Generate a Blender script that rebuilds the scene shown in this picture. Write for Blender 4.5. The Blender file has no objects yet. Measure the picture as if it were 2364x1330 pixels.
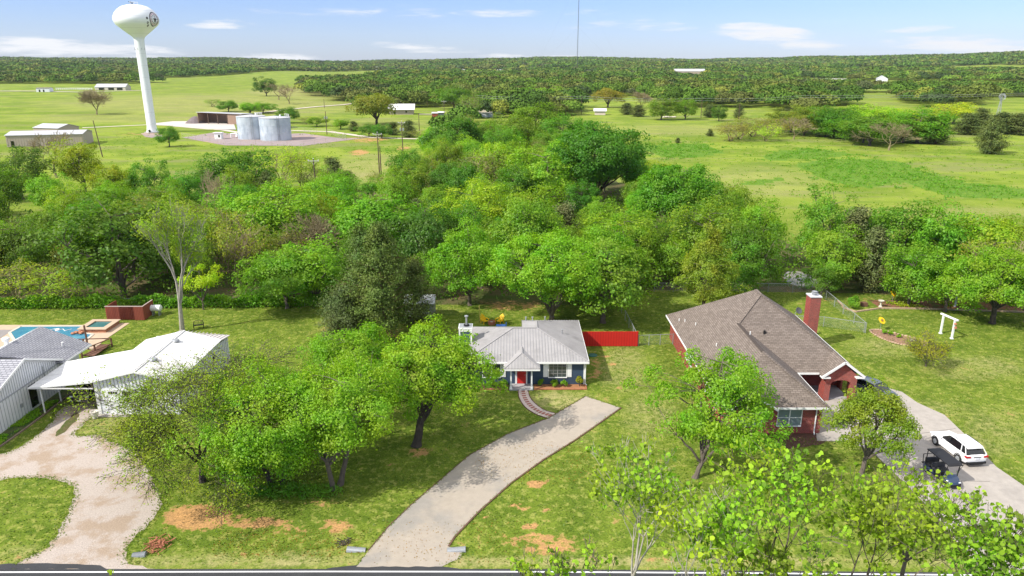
import bpy, math, random
import numpy as np
from mathutils import Vector, Matrix
R = math.radians
scene = bpy.context.scene
# ---------------------------------------------------------------- camera, sky, sun, exposure
F, CX, CY, CH = 1680.0, 1182.0, 665.0, 31.0
TH = math.atan(525 / F)
CT, ST = math.cos(TH), math.sin(TH)
cam = bpy.data.cameras.new("camera"); cam_o = bpy.data.objects.new("camera", cam)
scene.collection.objects.link(cam_o); scene.camera = cam_o
cam_o.location = (0, 0, CH); cam_o.rotation_euler = (math.pi / 2 - TH, 0, 0)
cam.sensor_width = 36; cam.lens = F / 2364 * 36; cam.clip_start = 0.5; cam.clip_end = 30000
SUN_EL = R(42); SX, SY = -0.885, -0.466          # the sun stands west-south-west, behind the camera's left shoulder
world = bpy.data.worlds.new("World"); scene.world = world; world.use_nodes = True
wn, wl = world.node_tree.nodes, world.node_tree.links
bg = wn["Background"]
sky = wn.new("ShaderNodeTexSky"); sky.sky_type = 'NISHITA'; sky.sun_disc = False
sky.sun_elevation = SUN_EL; sky.sun_rotation = math.atan2(SX, SY)
sky.air_density = 1.0; sky.dust_density = 0.25; sky.ozone_density = 3.0; sky.altitude = 200
def wnode(t, **k):
    n = wn.new(t)
    for a, b in k.items(): setattr(n, a, b)
    return n
# thin clouds: noise stretched along the horizon, on the direction of view
tc = wnode("ShaderNodeTexCoord"); sep = wnode("ShaderNodeSeparateXYZ"); wl.new(tc.outputs["Generated"], sep.inputs[0])
mp = wnode("ShaderNodeMapping"); mp.inputs["Scale"].default_value = (1.0, 1.0, 8.0); mp.inputs["Location"].default_value = (0.37, 0.1, 0.22)
wl.new(tc.outputs["Generated"], mp.inputs["Vector"])
cn = wnode("ShaderNodeTexNoise"); cn.inputs["Scale"].default_value = 16; cn.inputs["Detail"].default_value = 9; cn.inputs["Roughness"].default_value = 0.6; cn.inputs["Distortion"].default_value = 0.3
wl.new(mp.outputs[0], cn.inputs["Vector"])
def wm_(op, a_, b_):
    n = wnode("ShaderNodeMath", operation=op)
    for k, v in enumerate((a_, b_)):
        if v is None: continue
        if isinstance(v, (int, float)): n.inputs[k].default_value = v
        else: wl.new(v, n.inputs[k])
    return n.outputs[0]
az_ = wm_('DIVIDE', sep.outputs["X"], wm_('MAXIMUM', sep.outputs["Y"], .05)); el_ = sep.outputs["Z"]; dens = None
# cloud banks low over the horizon: (azimuth, height, half width, half height, strength, slant)
for ca, ce, ra, re, st_, sl_ in ((-.63, .014, .09, .012, 1.15, 0), (-.53, .011, .11, .009, 1.1, -.02), (-.32, .004, .08, .006, .9, 0), (-.375, .042, .05, .006, .7, 0), (-.108, .014, .08, .007, 1.0, -.07), (-.02, .006, .04, .004, .8, 0), (.17, .043, .10, .008, .5, 0), (.325, .033, .07, .011, 1.2, -.08), (.38, .018, .06, .008, 1.0, -.05), (.52, .034, .06, .006, .6, .03), (.60, .018, .12, .010, 1.15, -.03), (.70, .010, .10, .010, 1.1, 0), (-.1, .058, .3, .006, .35, 0), (.1, .004, .2, .003, .4, 0), (-1.3, .05, .3, .03, .9, 0), (1.3, .06, .3, .03, .9, 0)):
    dx_ = wm_('SUBTRACT', az_, ca); d_ = wm_('ADD', wm_('POWER', wm_('ABSOLUTE', wm_('DIVIDE', dx_, ra), None), 2), wm_('POWER', wm_('ABSOLUTE', wm_('DIVIDE', wm_('SUBTRACT', wm_('SUBTRACT', el_, ce), wm_('MULTIPLY', dx_, sl_)), re), None), 2))
    e_ = wm_('MULTIPLY', wm_('MAXIMUM', wm_('SUBTRACT', 1.3, d_), 0), st_); dens = e_ if dens is None else wm_('MAXIMUM', dens, e_)
sh_ = wm_('ADD', wm_('MULTIPLY', dens, .42), wm_('MULTIPLY', wm_('SUBTRACT', cn.outputs["Fac"], .5), 1.7))
cr = wnode("ShaderNodeMapRange"); cr.interpolation_type = 'SMOOTHSTEP'
cr.inputs["From Min"].default_value = 0.08; cr.inputs["From Max"].default_value = 0.66; wl.new(sh_, cr.inputs["Value"])
cm = wnode("ShaderNodeMath", operation='MULTIPLY'); wl.new(cr.outputs[0], cm.inputs[0]); wl.new(wm_('MINIMUM', wm_('ADD', wm_('MULTIPLY', dens, 2.2), .12), 1.0), cm.inputs[1])
tint = wnode("ShaderNodeMix", data_type='RGBA', blend_type='MULTIPLY'); tint.inputs["Factor"].default_value = 1.0
wl.new(sky.outputs[0], tint.inputs["A"]); tint.inputs["B"].default_value = (0.66, 0.765, 1.17, 1)
hi_ = wnode("ShaderNodeMapRange"); hi_.interpolation_type = 'SMOOTHSTEP'; hi_.inputs["From Min"].default_value = .12; hi_.inputs["From Max"].default_value = .5; hi_.inputs["To Max"].default_value = .85; wl.new(sep.outputs["Z"], hi_.inputs["Value"])
zenith_fill = wnode("ShaderNodeMix", data_type='RGBA'); wl.new(hi_.outputs[0], zenith_fill.inputs["Factor"]); wl.new(tint.outputs["Result"], zenith_fill.inputs["A"]); zenith_fill.inputs["B"].default_value = (8.6, 8.7, 8.9, 1)   # sky above the frame whitened and brightened, added to lift the shadows
cmix = wnode("ShaderNodeMix", data_type='RGBA'); wl.new(cm.outputs[0], cmix.inputs["Factor"])
wl.new(zenith_fill.outputs["Result"], cmix.inputs["A"]); cmix.inputs["B"].default_value = (7.0, 7.0, 7.1, 1)
wl.new(cmix.outputs["Result"], bg.inputs["Color"]); bg.inputs["Strength"].default_value = 0.10
sun = bpy.data.lights.new("sun", 'SUN'); sun.energy = 4.2; sun.angle = R(0.53); sun.color = (1.0, 0.95, 0.86)
sun_o = bpy.data.objects.new("sun", sun); scene.collection.objects.link(sun_o)
sun_o.rotation_euler = Vector((SX * math.cos(SUN_EL), SY * math.cos(SUN_EL), math.sin(SUN_EL))).to_track_quat('Z', 'Y').to_euler()
vs = scene.view_settings; vs.view_transform = 'Standard'; vs.look = 'None'; vs.gamma = 1; vs.exposure = 0.55
scene.cycles.max_bounces = 6; scene.cycles.transparent_max_bounces = 12; scene.cycles.use_denoising = True

# ---------------------------------------------------------------- geometry helpers
def smooth(a, b, v):
    t = np.clip((np.asarray(v, float) - a) / (b - a), 0, 1); return t * t * (3 - 2 * t)
def terrain(x, y):
    x = np.asarray(x, float); y = np.asarray(y, float); d = np.hypot(x, y) + 1e-6; s = x / d
    far = smooth(900, 4600, d)
    h = far * (20 + 34 * smooth(0.15, 0.62, s) + 7 * np.sin(s * 11 + 0.6) + 4 * np.sin(s * 27 + d * .0011))
    h = h + smooth(1100, 2500, d) * 5 * np.sin(d * 0.0027 + s * 9) + smooth(330, 700, d) * (2.2 * np.sin(x * 0.011 + 1.3) * np.sin(y * 0.008)) 
    h = h + 9 * smooth(2300, 4000, d) * np.exp(-((s + 0.0) / 0.07) ** 2)
    return h
def G(px, py, z=0.0):
    "point of the plane z seen at pixel (px, py) of the photograph"
    u = (px - CX) / F; v = (py - CY) / F
    dy = CT - v * ST; dz = -ST - v * CT; t = (z - CH) / dz
    return (u * t, dy * t)
def GT(px, py):
    "the same on the terrain, for far things"
    u = (px - CX) / F; v = (py - CY) / F; dy = CT - v * ST; dz = -ST - v * CT
    t = 300.0
    while t < 9000:
        if CH + dz * t <= float(terrain(u * t, dy * t)): break
        t *= 1.004
    return (u * t, dy * t, float(terrain(u * t, dy * t)))
def PIX(x, y, z):
    d = y * CT + (CH - z) * ST
    return CX + F * x / d, CY + F * ((CH - z) * CT - y * ST) / d
def inpoly(px, py, poly):
    px = np.asarray(px, float); py = np.asarray(py, float); c = np.zeros(px.shape, bool); n = len(poly)
    for i in range(n):
        x0, y0 = poly[i]; x1, y1 = poly[(i + 1) % n]
        if y0 == y1: continue
        c ^= ((y0 > py) != (y1 > py)) & (px < (x1 - x0) * (py - y0) / (y1 - y0) + x0)
    return c

def tag(o, label=None, cat=None, group=None, kind=None):
    if label: o["label"] = label
    if cat: o["category"] = cat
    if group: o["group"] = group
    if kind: o["kind"] = kind
    return o
def thing(name, label, cat, loc=(0, 0, 0), rz=0.0, group=None):
    o = bpy.data.objects.new(name, None); scene.collection.objects.link(o)
    o.location = loc; o.rotation_euler = (0, 0, rz); o.empty_display_size = 0.3
    return tag(o, label, cat, group)
def dup(root, loc, rz=0.0, label=None, group=None, scale=None, color=None):
    r = root.copy(); scene.collection.objects.link(r); r.location = loc; r.rotation_euler = (0, 0, rz)
    if label: r["label"] = label
    if group: r["group"] = group
    if scale is not None: r.scale = scale
    for ch in KIDS.get(root.name, ()):
        c = ch.copy(); scene.collection.objects.link(c); c.parent = r
        if color is not None: c.color = color
        KIDS.setdefault(r.name, []).append(c)
        for g in KIDS.get(ch.name, ()):
            d = g.copy(); scene.collection.objects.link(d); d.parent = c
    return r
KIDS = {}
class MB:
    "collects shapes, then links them as one mesh object"
    def __init__(s): s.v = []; s.f = []; s.xf = None
    def pt(s, p):
        if s.xf is not None: p = s.xf @ Vector(p)
        s.v.append((p[0], p[1], p[2])); return len(s.v) - 1
    def face(s, pts): s.f.append([s.pt(p) for p in pts]); return s
    def box(s, x0, x1, y0, y1, z0, z1):
        i = [s.pt(p) for p in ((x0, y0, z0), (x1, y0, z0), (x1, y1, z0), (x0, y1, z0), (x0, y0, z1), (x1, y0, z1), (x1, y1, z1), (x0, y1, z1))]
        for q in ((0, 3, 2, 1), (4, 5, 6, 7), (0, 1, 5, 4), (1, 2, 6, 5), (2, 3, 7, 6), (3, 0, 4, 7)): s.f.append([i[k] for k in q])
        return s
    def bar(s, a, b, w, h=None, up=(0, 0, 1)):
        a, b = Vector(a), Vector(b); h = w if h is None else h; d = (b - a).normalized(); u = Vector(up)
        if abs(d.dot(u)) > 0.98: u = Vector((1, 0, 0))
        r = d.cross(u).normalized(); u = r.cross(d)
        i = [s.pt(p + r * (sx * w / 2) + u * (sz * h / 2)) for p in (a, b) for sx, sz in ((-1, -1), (1, -1), (1, 1), (-1, 1))]
        for q in ((0, 1, 2, 3), (7, 6, 5, 4), (0, 4, 5, 1), (1, 5, 6, 2), (2, 6, 7, 3), (3, 7, 4, 0)): s.f.append([i[k] for k in q])
        return s
    def tube(s, pts, rad, n=6, cap=True):
        pts = [Vector(p) for p in pts]; rad = rad if hasattr(rad, '__len__') else [rad] * len(pts)
        rings = []; u = None
        for k, p in enumerate(pts):
            d = (pts[min(k + 1, len(pts) - 1)] - pts[max(k - 1, 0)]).normalized()
            if u is None: u = Vector((1, 0, 0)) if abs(d.x) < 0.9 else Vector((0, 1, 0))
            r = d.cross(u).normalized(); u = r.cross(d).normalized()
            rings.append([s.pt(p + (r * math.cos(a) + u * math.sin(a)) * rad[k]) for a in (2 * math.pi * j / n for j in range(n))])
        for a, b in zip(rings, rings[1:]):
            for j in range(n): s.f.append([a[j], a[(j + 1) % n], b[(j + 1) % n], b[j]])
        if cap: s.f.append(rings[0][::-1]); s.f.append(rings[-1])
        return s
    def lathe(s, prof, c=(0, 0, 0), n=24):
        rings = []
        for r, z in prof:
            if r < 1e-4: rings.append([s.pt((c[0], c[1], c[2] + z))])
            else: rings.append([s.pt((c[0] + r * math.cos(2 * math.pi * j / n), c[1] + r * math.sin(2 * math.pi * j / n), c[2] + z)) for j in range(n)])
        for a, b in zip(rings, rings[1:]):
            for j in range(n):
                k = (j + 1) % n
                if len(a) == 1 and len(b) == 1: continue
                if len(a) == 1: s.f.append([a[0], b[k], b[j]])
                elif len(b) == 1: s.f.append([a[j], a[k], b[0]])
                else: s.f.append([a[j], a[k], b[k], b[j]])
        return s
    def slab(s, pts, t):
        "a sheet of thickness t below the polygon pts"
        pts = [Vector(p) for p in pts]; n = (pts[1] - pts[0]).cross(pts[2] - pts[1]).normalized()
        if n.z < 0: pts.reverse()
        a = [s.pt(p) for p in pts]; b = [s.pt(p - Vector((0, 0, t))) for p in pts]; m = len(pts)
        s.f.append(a); s.f.append(b[::-1])
        for k in range(m): s.f.append([a[k], b[k], b[(k + 1) % m], a[(k + 1) % m]])
        return s
    def build(s, name, mat, parent=None, smooth_=False):
        off = Vector((0, 0, 0)); q = parent
        if parent is not None and s.xf is None and not getattr(s, 'local', False):
            while q is not None: off += q.location; q = q.parent
        me = bpy.data.meshes.new(name); me.from_pydata([(x - off.x, y - off.y, z - off.z) for x, y, z in s.v], [], s.f); me.update()
        o = bpy.data.objects.new(name, me); scene.collection.objects.link(o)
        if mat: me.materials.append(mat)
        if smooth_:
            me.polygons.foreach_set("use_smooth", [True] * len(me.polygons))
            me.set_sharp_from_angle(angle=R(38))
        if parent is not None:
            o.parent = parent; KIDS.setdefault(parent.name, []).append(o)
        return o
def LM():
    m = MB(); m.local = True; return m
def ribs(mb, poly, along, spacing, w, h, phase=0.5):
    "raised ribs on a convex polygon; 'along' is the rib direction in the plane"
    P = [Vector(p) for p in poly]; n = (P[1] - P[0]).cross(P[2] - P[1]).normalized()
    if n.z < 0: n = -n
    d = Vector(along); d = (d - n * d.dot(n)).normalized(); c = d.cross(n).normalized()
    o = P[0]; q = [((p - o).dot(c), (p - o).dot(d)) for p in P]
    lo = min(a for a, b in q); hi = max(a for a, b in q); k = lo + spacing * phase
    while k < hi:
        hits = []
        for i in range(len(q)):
            (a0, b0), (a1, b1) = q[i], q[(i + 1) % len(q)]
            if (a0 - k) * (a1 - k) < 0: hits.append(b0 + (b1 - b0) * (k - a0) / (a1 - a0))
        if len(hits) >= 2:
            b0, b1 = min(hits), max(hits)
            if b1 - b0 > 0.15: mb.bar(o + c * k + d * (b0 + .01) + n * (h / 2 - .003), o + c * k + d * (b1 - .01) + n * (h / 2 - .003), w, h, up=n)
        k += spacing
    return mb
def wobble(poly, amp, step, seed=1):
    rg = random.Random(seed); out = []
    for i in range(len(poly)):
        a, b = Vector(poly[i]), Vector(poly[(i + 1) % len(poly)]); L = (b - a).length; n = max(1, int(L / step))
        nrm = Vector((-(b - a).y, (b - a).x)).normalized() if L > 0 else Vector((0, 0))
        for k in range(n):
            j = rg.uniform(-amp, amp); out.append(tuple(a + (b - a) * (k / n) + nrm * j))
    return out
def catmull(pts, k=5, closed=True):
    n = len(pts); out = []
    for i in range(n if closed else n - 1):
        p0, p1, p2, p3 = [Vector(pts[(i + j) % n]) if closed else Vector(pts[min(max(i + j, 0), n - 1)]) for j in (-1, 0, 1, 2)]
        for j in range(k):
            t = j / k
            out.append(tuple(0.5 * ((2 * p1) + (p2 - p0) * t + (2 * p0 - 5 * p1 + 4 * p2 - p3) * t * t + (3 * p1 - p0 - 3 * p2 + p3) * t ** 3)))
    if not closed: out.append(tuple(pts[-1]))
    return out
def sheet(name, poly, z, mat, thick=0.0):
    mb = MB()
    if thick: mb.slab([(x, y, z) for x, y in poly], thick)
    else:
        a = sum(poly[i][0] * poly[(i + 1) % len(poly)][1] - poly[(i + 1) % len(poly)][0] * poly[i][1] for i in range(len(poly)))
        mb.face([(x, y, z) for x, y in (poly if a > 0 else poly[::-1])])
    o = mb.build(name, mat); return tag(o, kind="structure")

# ---------------------------------------------------------------- materials
MATS = {}
def mat(name, col, rough=0.8, var=0.12, vscale=1.5, bump=0.0, bscale=20, metal=0.0, spec=0.3, col2=None, two=0.5, tscale=0.3, stretch=None):
    "a surface of one colour with broken-up tone, optional second colour in patches, optional bump"
    if name in MATS: return MATS[name]
    m = bpy.data.materials.new(name); m.use_nodes = True; nt = m.node_tree; N, L = nt.nodes, nt.links
    b = N["Principled BSDF"]; b.inputs["Roughness"].default_value = rough; b.inputs["Metallic"].default_value = metal; b.inputs["Specular IOR Level"].default_value = spec
    co = N.new("ShaderNodeTexCoord"); src = co.outputs["Object"]
    if stretch:
        mpn = N.new("ShaderNodeMapping"); mpn.inputs["Scale"].default_value = stretch; L.new(src, mpn.inputs["Vector"]); src = mpn.outputs[0]
    n1 = N.new("ShaderNodeTexNoise"); n1.inputs["Scale"].default_value = vscale; n1.inputs["Detail"].default_value = 7; n1.inputs["Roughness"].default_value = 0.65; L.new(src, n1.inputs["Vector"])
    mr = N.new("ShaderNodeMapRange"); mr.inputs["From Min"].default_value = 0.25; mr.inputs["From Max"].default_value = 0.75
    mr.inputs["To Min"].default_value = 1 - var; mr.inputs["To Max"].default_value = 1 + var; L.new(n1.outputs["Fac"], mr.inputs["Value"])
    mx = N.new("ShaderNodeMix"); mx.data_type = 'RGBA'; mx.inputs["A"].default_value = (*col, 1); mx.inputs["B"].default_value = (*(col2 or col), 1)
    if col2:
        n2 = N.new("ShaderNodeTexNoise"); n2.inputs["Scale"].default_value = tscale; n2.inputs["Detail"].default_value = 6; n2.inputs["Roughness"].default_value = .6; L.new(src, n2.inputs["Vector"])
        m2 = N.new("ShaderNodeMapRange"); m2.interpolation_type = 'SMOOTHSTEP'; m2.inputs["From Min"].default_value = two - .08; m2.inputs["From Max"].default_value = two + .08; L.new(n2.outputs["Fac"], m2.inputs["Value"])
        L.new(m2.outputs[0], mx.inputs["Factor"])
    else: mx.inputs["Factor"].default_value = 0
    sc = N.new("ShaderNodeVectorMath"); sc.operation = 'SCALE'; L.new(mx.outputs["Result"], sc.inputs[0]); L.new(mr.outputs[0], sc.inputs["Scale"])
    L.new(sc.outputs[0], b.inputs["Base Color"])
    if bump:
        n3 = N.new("ShaderNodeTexNoise"); n3.inputs["Scale"].default_value = bscale; n3.inputs["Detail"].default_value = 4; L.new(src, n3.inputs["Vector"])
        bp = N.new("ShaderNodeBump"); bp.inputs["Strength"].default_value = bump; bp.inputs["Distance"].default_value = 0.05; L.new(n3.outputs["Fac"], bp.inputs["Height"]); L.new(bp.outputs[0], b.inputs["Normal"])
    MATS[name] = m; return m
def bricky(name, c1, c2, mortar, bw, bh, rough=0.85, mort=0.012, var=0.15, zs=1.0, patch=None):
    "bricks or shingles on walls and slopes that run along x or y"
    m = bpy.data.materials.new(name); m.use_nodes = True; nt = m.node_tree; N, L = nt.nodes, nt.links
    b = N["Principled BSDF"]; b.inputs["Roughness"].default_value = rough; b.inputs["Specular IOR Level"].default_value = 0.2
    g = N.new("ShaderNodeNewGeometry"); sp = N.new("ShaderNodeSeparateXYZ"); L.new(g.outputs["Position"], sp.inputs[0])
    ns = N.new("ShaderNodeSeparateXYZ"); L.new(g.outputs["True Normal"], ns.inputs[0])
    ax = N.new("ShaderNodeMath"); ax.operation = 'ABSOLUTE'; L.new(ns.outputs["X"], ax.inputs[0])
    ay = N.new("ShaderNodeMath"); ay.operation = 'ABSOLUTE'; L.new(ns.outputs["Y"], ay.inputs[0])
    gt = N.new("ShaderNodeMath"); gt.operation = 'GREATER_THAN'; L.new(ax.outputs[0], gt.inputs[0]); L.new(ay.outputs[0], gt.inputs[1])
    mu = N.new("ShaderNodeMix"); mu.data_type = 'FLOAT'; L.new(gt.outputs[0], mu.inputs["Factor"]); L.new(sp.outputs["X"], mu.inputs["A"]); L.new(sp.outputs["Y"], mu.inputs["B"])
    mz = N.new("ShaderNodeMath"); mz.operation = 'MULTIPLY'; mz.inputs[1].default_value = zs; L.new(sp.outputs["Z"], mz.inputs[0])
    cb = N.new("ShaderNodeCombineXYZ"); L.new(mu.outputs["Result"], cb.inputs["X"]); L.new(mz.outputs[0], cb.inputs["Y"])
    br = N.new("ShaderNodeTexBrick"); br.inputs["Scale"].default_value = 1.0; br.inputs["Brick Width"].default_value = bw; br.inputs["Row Height"].default_value = bh
    br.inputs["Mortar Size"].default_value = mort; br.inputs["Color1"].default_value = (*c1, 1); br.inputs["Color2"].default_value = (*c2, 1); br.inputs["Mortar"].default_value = (*mortar, 1)
    br.inputs["Bias"].default_value = 0.0; L.new(cb.outputs[0], br.inputs["Vector"])
    n1 = N.new("ShaderNodeTexNoise"); n1.inputs["Scale"].default_value = 1.1; n1.inputs["Detail"].default_value = 8; n1.inputs["Roughness"].default_value = .7; L.new(g.outputs["Position"], n1.inputs["Vector"])
    mr = N.new("ShaderNodeMapRange"); mr.inputs["From Min"].default_value = .25; mr.inputs["From Max"].default_value = .75; mr.inputs["To Min"].default_value = 1 - var; mr.inputs["To Max"].default_value = 1 + var; L.new(n1.outputs["Fac"], mr.inputs["Value"])
    sc = N.new("ShaderNodeVectorMath"); sc.operation = 'SCALE'; L.new(br.outputs["Color"], sc.inputs[0]); L.new(mr.outputs[0], sc.inputs["Scale"])
    L.new(sc.outputs[0], b.inputs["Base Color"])
    bp = N.new("ShaderNodeBump"); bp.inputs["Strength"].default_value = .5; bp.inputs["Distance"].default_value = .02; bp.invert = True; L.new(br.outputs["Fac"], bp.inputs["Height"]); L.new(bp.outputs[0], b.inputs["Normal"])
    MATS[name] = m; return m
def leafmat(name, col, trans=0.35, var=0.3, rough=0.55, yellow=0.0):
    "foliage: colour of the object's own tint times 'col', broken per leaf and in patches, light passing through"
    m = bpy.data.materials.new(name); m.use_nodes = True; nt = m.node_tree; N, L = nt.nodes, nt.links
    for n in list(N): N.remove(n)
    out = N.new("ShaderNodeOutputMaterial"); g = N.new("ShaderNodeNewGeometry"); oi = N.new("ShaderNodeObjectInfo")
    mr = N.new("ShaderNodeMapRange"); mr.inputs["To Min"].default_value = 1 - var; mr.inputs["To Max"].default_value = 1 + var; L.new(g.outputs["Random Per Island"], mr.inputs["Value"])
    n1 = N.new("ShaderNodeTexNoise"); n1.inputs["Scale"].default_value = 0.45; n1.inputs["Detail"].default_value = 3; L.new(g.outputs["Position"], n1.inputs["Vector"])
    hs = N.new("ShaderNodeHueSaturation"); hs.inputs["Color"].default_value = (*col, 1)
    hm = N.new("ShaderNodeMapRange"); hm.inputs["From Min"].default_value = .3; hm.inputs["From Max"].default_value = .7; hm.inputs["To Min"].default_value = .474 - yellow; hm.inputs["To Max"].default_value = .520; L.new(n1.outputs["Fac"], hm.inputs["Value"]); L.new(hm.outputs[0], hs.inputs["Hue"])
    ml = N.new("ShaderNodeMix"); ml.data_type = 'RGBA'; ml.blend_type = 'MULTIPLY'; ml.inputs["Factor"].default_value = 1; L.new(hs.outputs[0], ml.inputs["A"]); L.new(oi.outputs["Color"], ml.inputs["B"])
    sc = N.new("ShaderNodeVectorMath"); sc.operation = 'SCALE'; L.new(ml.outputs["Result"], sc.inputs[0]); L.new(mr.outputs[0], sc.inputs["Scale"])
    df = N.new("ShaderNodeBsdfDiffuse"); tr = N.new("ShaderNodeBsdfTranslucent"); gl = N.new("ShaderNodeBsdfGlossy"); gl.inputs["Roughness"].default_value = rough; gl.inputs["Color"].default_value = (1, 1, 1, 1)
    tcx = N.new("ShaderNodeVectorMath"); tcx.operation = 'MULTIPLY'; tcx.inputs[1].default_value = (1.15, 1.25, .6); L.new(sc.outputs[0], tcx.inputs[0])
    L.new(sc.outputs[0], df.inputs["Color"]); L.new(tcx.outputs[0], tr.inputs["Color"])
    m1 = N.new("ShaderNodeMixShader"); m1.inputs[0].default_value = trans; L.new(df.outputs[0], m1.inputs[1]); L.new(tr.outputs[0], m1.inputs[2])
    m2 = N.new("ShaderNodeMixShader"); m2.inputs[0].default_value = 0.02; L.new(m1.outputs[0], m2.inputs[1]); L.new(gl.outputs[0], m2.inputs[2])
    L.new(m2.outputs[0], out.inputs["Surface"]); MATS[name] = m; return m
def glass(name, col=(0.02, 0.028, 0.035), rough=0.06):
    m = bpy.data.materials.new(name); m.use_nodes = True; b = m.node_tree.nodes["Principled BSDF"]; N, L = m.node_tree.nodes, m.node_tree.links
    b.inputs["Roughness"].default_value = rough; b.inputs["Specular IOR Level"].default_value = 0.8
    n = N.new("ShaderNodeTexNoise"); n.inputs["Scale"].default_value = 1.2; c = N.new("ShaderNodeMix"); c.data_type = 'RGBA'; L.new(n.outputs["Fac"], c.inputs["Factor"])
    c.inputs["A"].default_value = (*[k * .6 for k in col], 1); c.inputs["B"].default_value = (*[k * 1.5 for k in col], 1); L.new(c.outputs["Result"], b.inputs["Base Color"]); MATS[name] = m; return m
M = MATS
leafmat("leaf", (0.225, 0.40, 0.014), trans=.45, var=.2); leafmat("leaf_broad", (0.24, 0.40, 0.015), trans=.5, var=.55, rough=.8, yellow=.012)
leafmat("needles", (0.12, 0.165, 0.035), trans=.12, var=.3)
mat("bark", (0.13, 0.105, 0.085), .95, .3, 3, bump=.6, bscale=9); mat("bark_dark", (0.06, 0.048, 0.04), .95, .3, 3, bump=.6, bscale=9)
mat("bark_pale", (0.34, 0.31, 0.26), .9, .25, 2.5, bump=.5, bscale=8); mat("seam_shade_muntin_grey", (.27, .265, .275), .5, .08, 1); mat("batten_shade_grey", (.36, .37, .39), .6, .05, 1); mat("twig_grey", (0.25, 0.205, 0.11), .95, .25, 2); mat("bark_red", (.17, .09, .065), .95, .3, 3, bump=.6, bscale=9)  # seam and batten greys carry painted rib shadow; muntins share the seam grey
mat("white_paint", (0.78, 0.78, 0.77), .55, .05, 1.2); mat("white_metal", (0.74, 0.73, 0.715), .5, .06, .8, spec=.4, col2=(.62, .605, .58), two=.56, tscale=.35, stretch=(.25, 1, 1)); mat("tank_white", (0.8, 0.81, 0.83), .4, .03, .1, spec=.5)
mat("white_siding", (0.70, 0.71, 0.73), .6, .06, 1.5); mat("concrete", (0.37, 0.335, 0.30), .9, .14, 1.6, bump=.25, bscale=25, col2=(.33, .30, .27), two=.56, tscale=.35)
mat("black_plastic", (.015, .015, .017), .5); mat("rubber", (.02, .02, .02), .85); mat("chrome", (.55, .56, .58), .25, metal=.9); mat("galvanised", (.34, .355, .37), .45, .1, 2, metal=.3)
mat("red_paint", (0.50, 0.02, 0.015), .55, .08, 1.5); mat("yellow_paint", (.85, .52, .01), .5, .05); mat("cedar_wood", (.25, .065, .04), .8, .22, 2, stretch=(1, 1, .15)); mat("brown_wood", (.15, .075, .05), .8, .2, 3)
mat("pole_wood", (.11, .075, .055), .9, .2, 2); mat("soil", (.42, .25, .12), .95, .2, 2, bump=.5); mat("mulch", (.10, .052, .036), .95, .3, 5, bump=.8, bscale=30)
mat("mulch_orange", (.36, .17, .08), .95, .3, 5, bump=.8, bscale=30); mat("stone_edge", (.42, .30, .20), .9, .25, 4, bump=.5); mat("limestone", (.55, .5, .42), .9, .12, 3)
glass("window_glass", (.05, .062, .07)); glass("car_glass", (.008, .009, .011), .04); glass("dark_glass", (.006, .007, .008), .1)
# ---------------------------------------------------------------- foliage builders
def quads_obj(name, V, material, parent=None, per=4):
    "V: (n, per, 3) corner points, one face each"
    n = V.shape[0]; me = bpy.data.meshes.new(name); me.vertices.add(n * per); me.vertices.foreach_set("co", V.astype(np.float32).ravel())
    me.loops.add(n * per); me.loops.foreach_set("vertex_index", np.arange(n * per, dtype=np.int32))
    me.polygons.add(n); me.polygons.foreach_set("loop_start", np.arange(0, n * per, per, dtype=np.int32)); me.polygons.foreach_set("loop_total", np.full(n, per, dtype=np.int32))
    me.materials.append(material); me.update(calc_edges=True); me.validate()
    o = bpy.data.objects.new(name, me); scene.collection.objects.link(o)
    if parent is not None: o.parent = parent; KIDS.setdefault(parent.name, []).append(o)
    return o
def unit(v): return v / (np.linalg.norm(v, axis=-1, keepdims=True) + 1e-9)
def cards(rg, C, Nrm, size, aspect=.62, jit=.9, fold=.22):
    n = len(C); nr = unit(Nrm + rg.normal(0, jit, (n, 3))); t = unit(np.cross(nr, rg.normal(0, 1, (n, 3)))); s = np.cross(nr, t)
    a = (size * rg.uniform(.6, 1.3, n) * .5)[:, None] if np.isscalar(size) else (size * .5)[:, None]
    b = a * aspect; f = nr * a * fold
    return np.stack([C - t * a - f, C - s * b + t * a * .12, C + t * a - f, C + s * b + t * a * .12], 1)
def lumps(rg, K, r, rz, hc, shape="round", low=-.55, ragged=.18):
    "centres of leaf clumps spread through a crown; returns centres, outward directions"
    ph = rg.uniform(0, 6.28, 6); out = []
    while len(out) < K:
        d = unit(rg.normal(0, 1, 3))
        if d[2] < low: continue
        w = 1 + ragged * (math.sin(3 * math.atan2(d[1], d[0]) + ph[0]) + .6 * math.sin(5 * math.atan2(d[1], d[0]) + ph[1] + 3 * d[2]) + .7 * math.sin(4 * d[2] + ph[2]))
        k = rg.uniform(.35, 1) ** .45
        p = np.array([d[0] * r, d[1] * r, d[2] * rz]) * k * w * .84
        if shape == "cone":
            t = (p[2] / rz + 1) / 2; q = max(.08, 1 - t) ** .75 * 1.25; p[0] *= q; p[1] *= q
        if shape == "vase":
            t = (p[2] / rz + 1) / 2; p[0] *= .55 + .6 * t; p[1] *= .55 + .6 * t
        out.append((p[0], p[1], p[2] + hc, d[0], d[1], max(d[2], -.2) + .35))
    o = np.array(out); return o[:, :3], unit(o[:, 3:])
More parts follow.
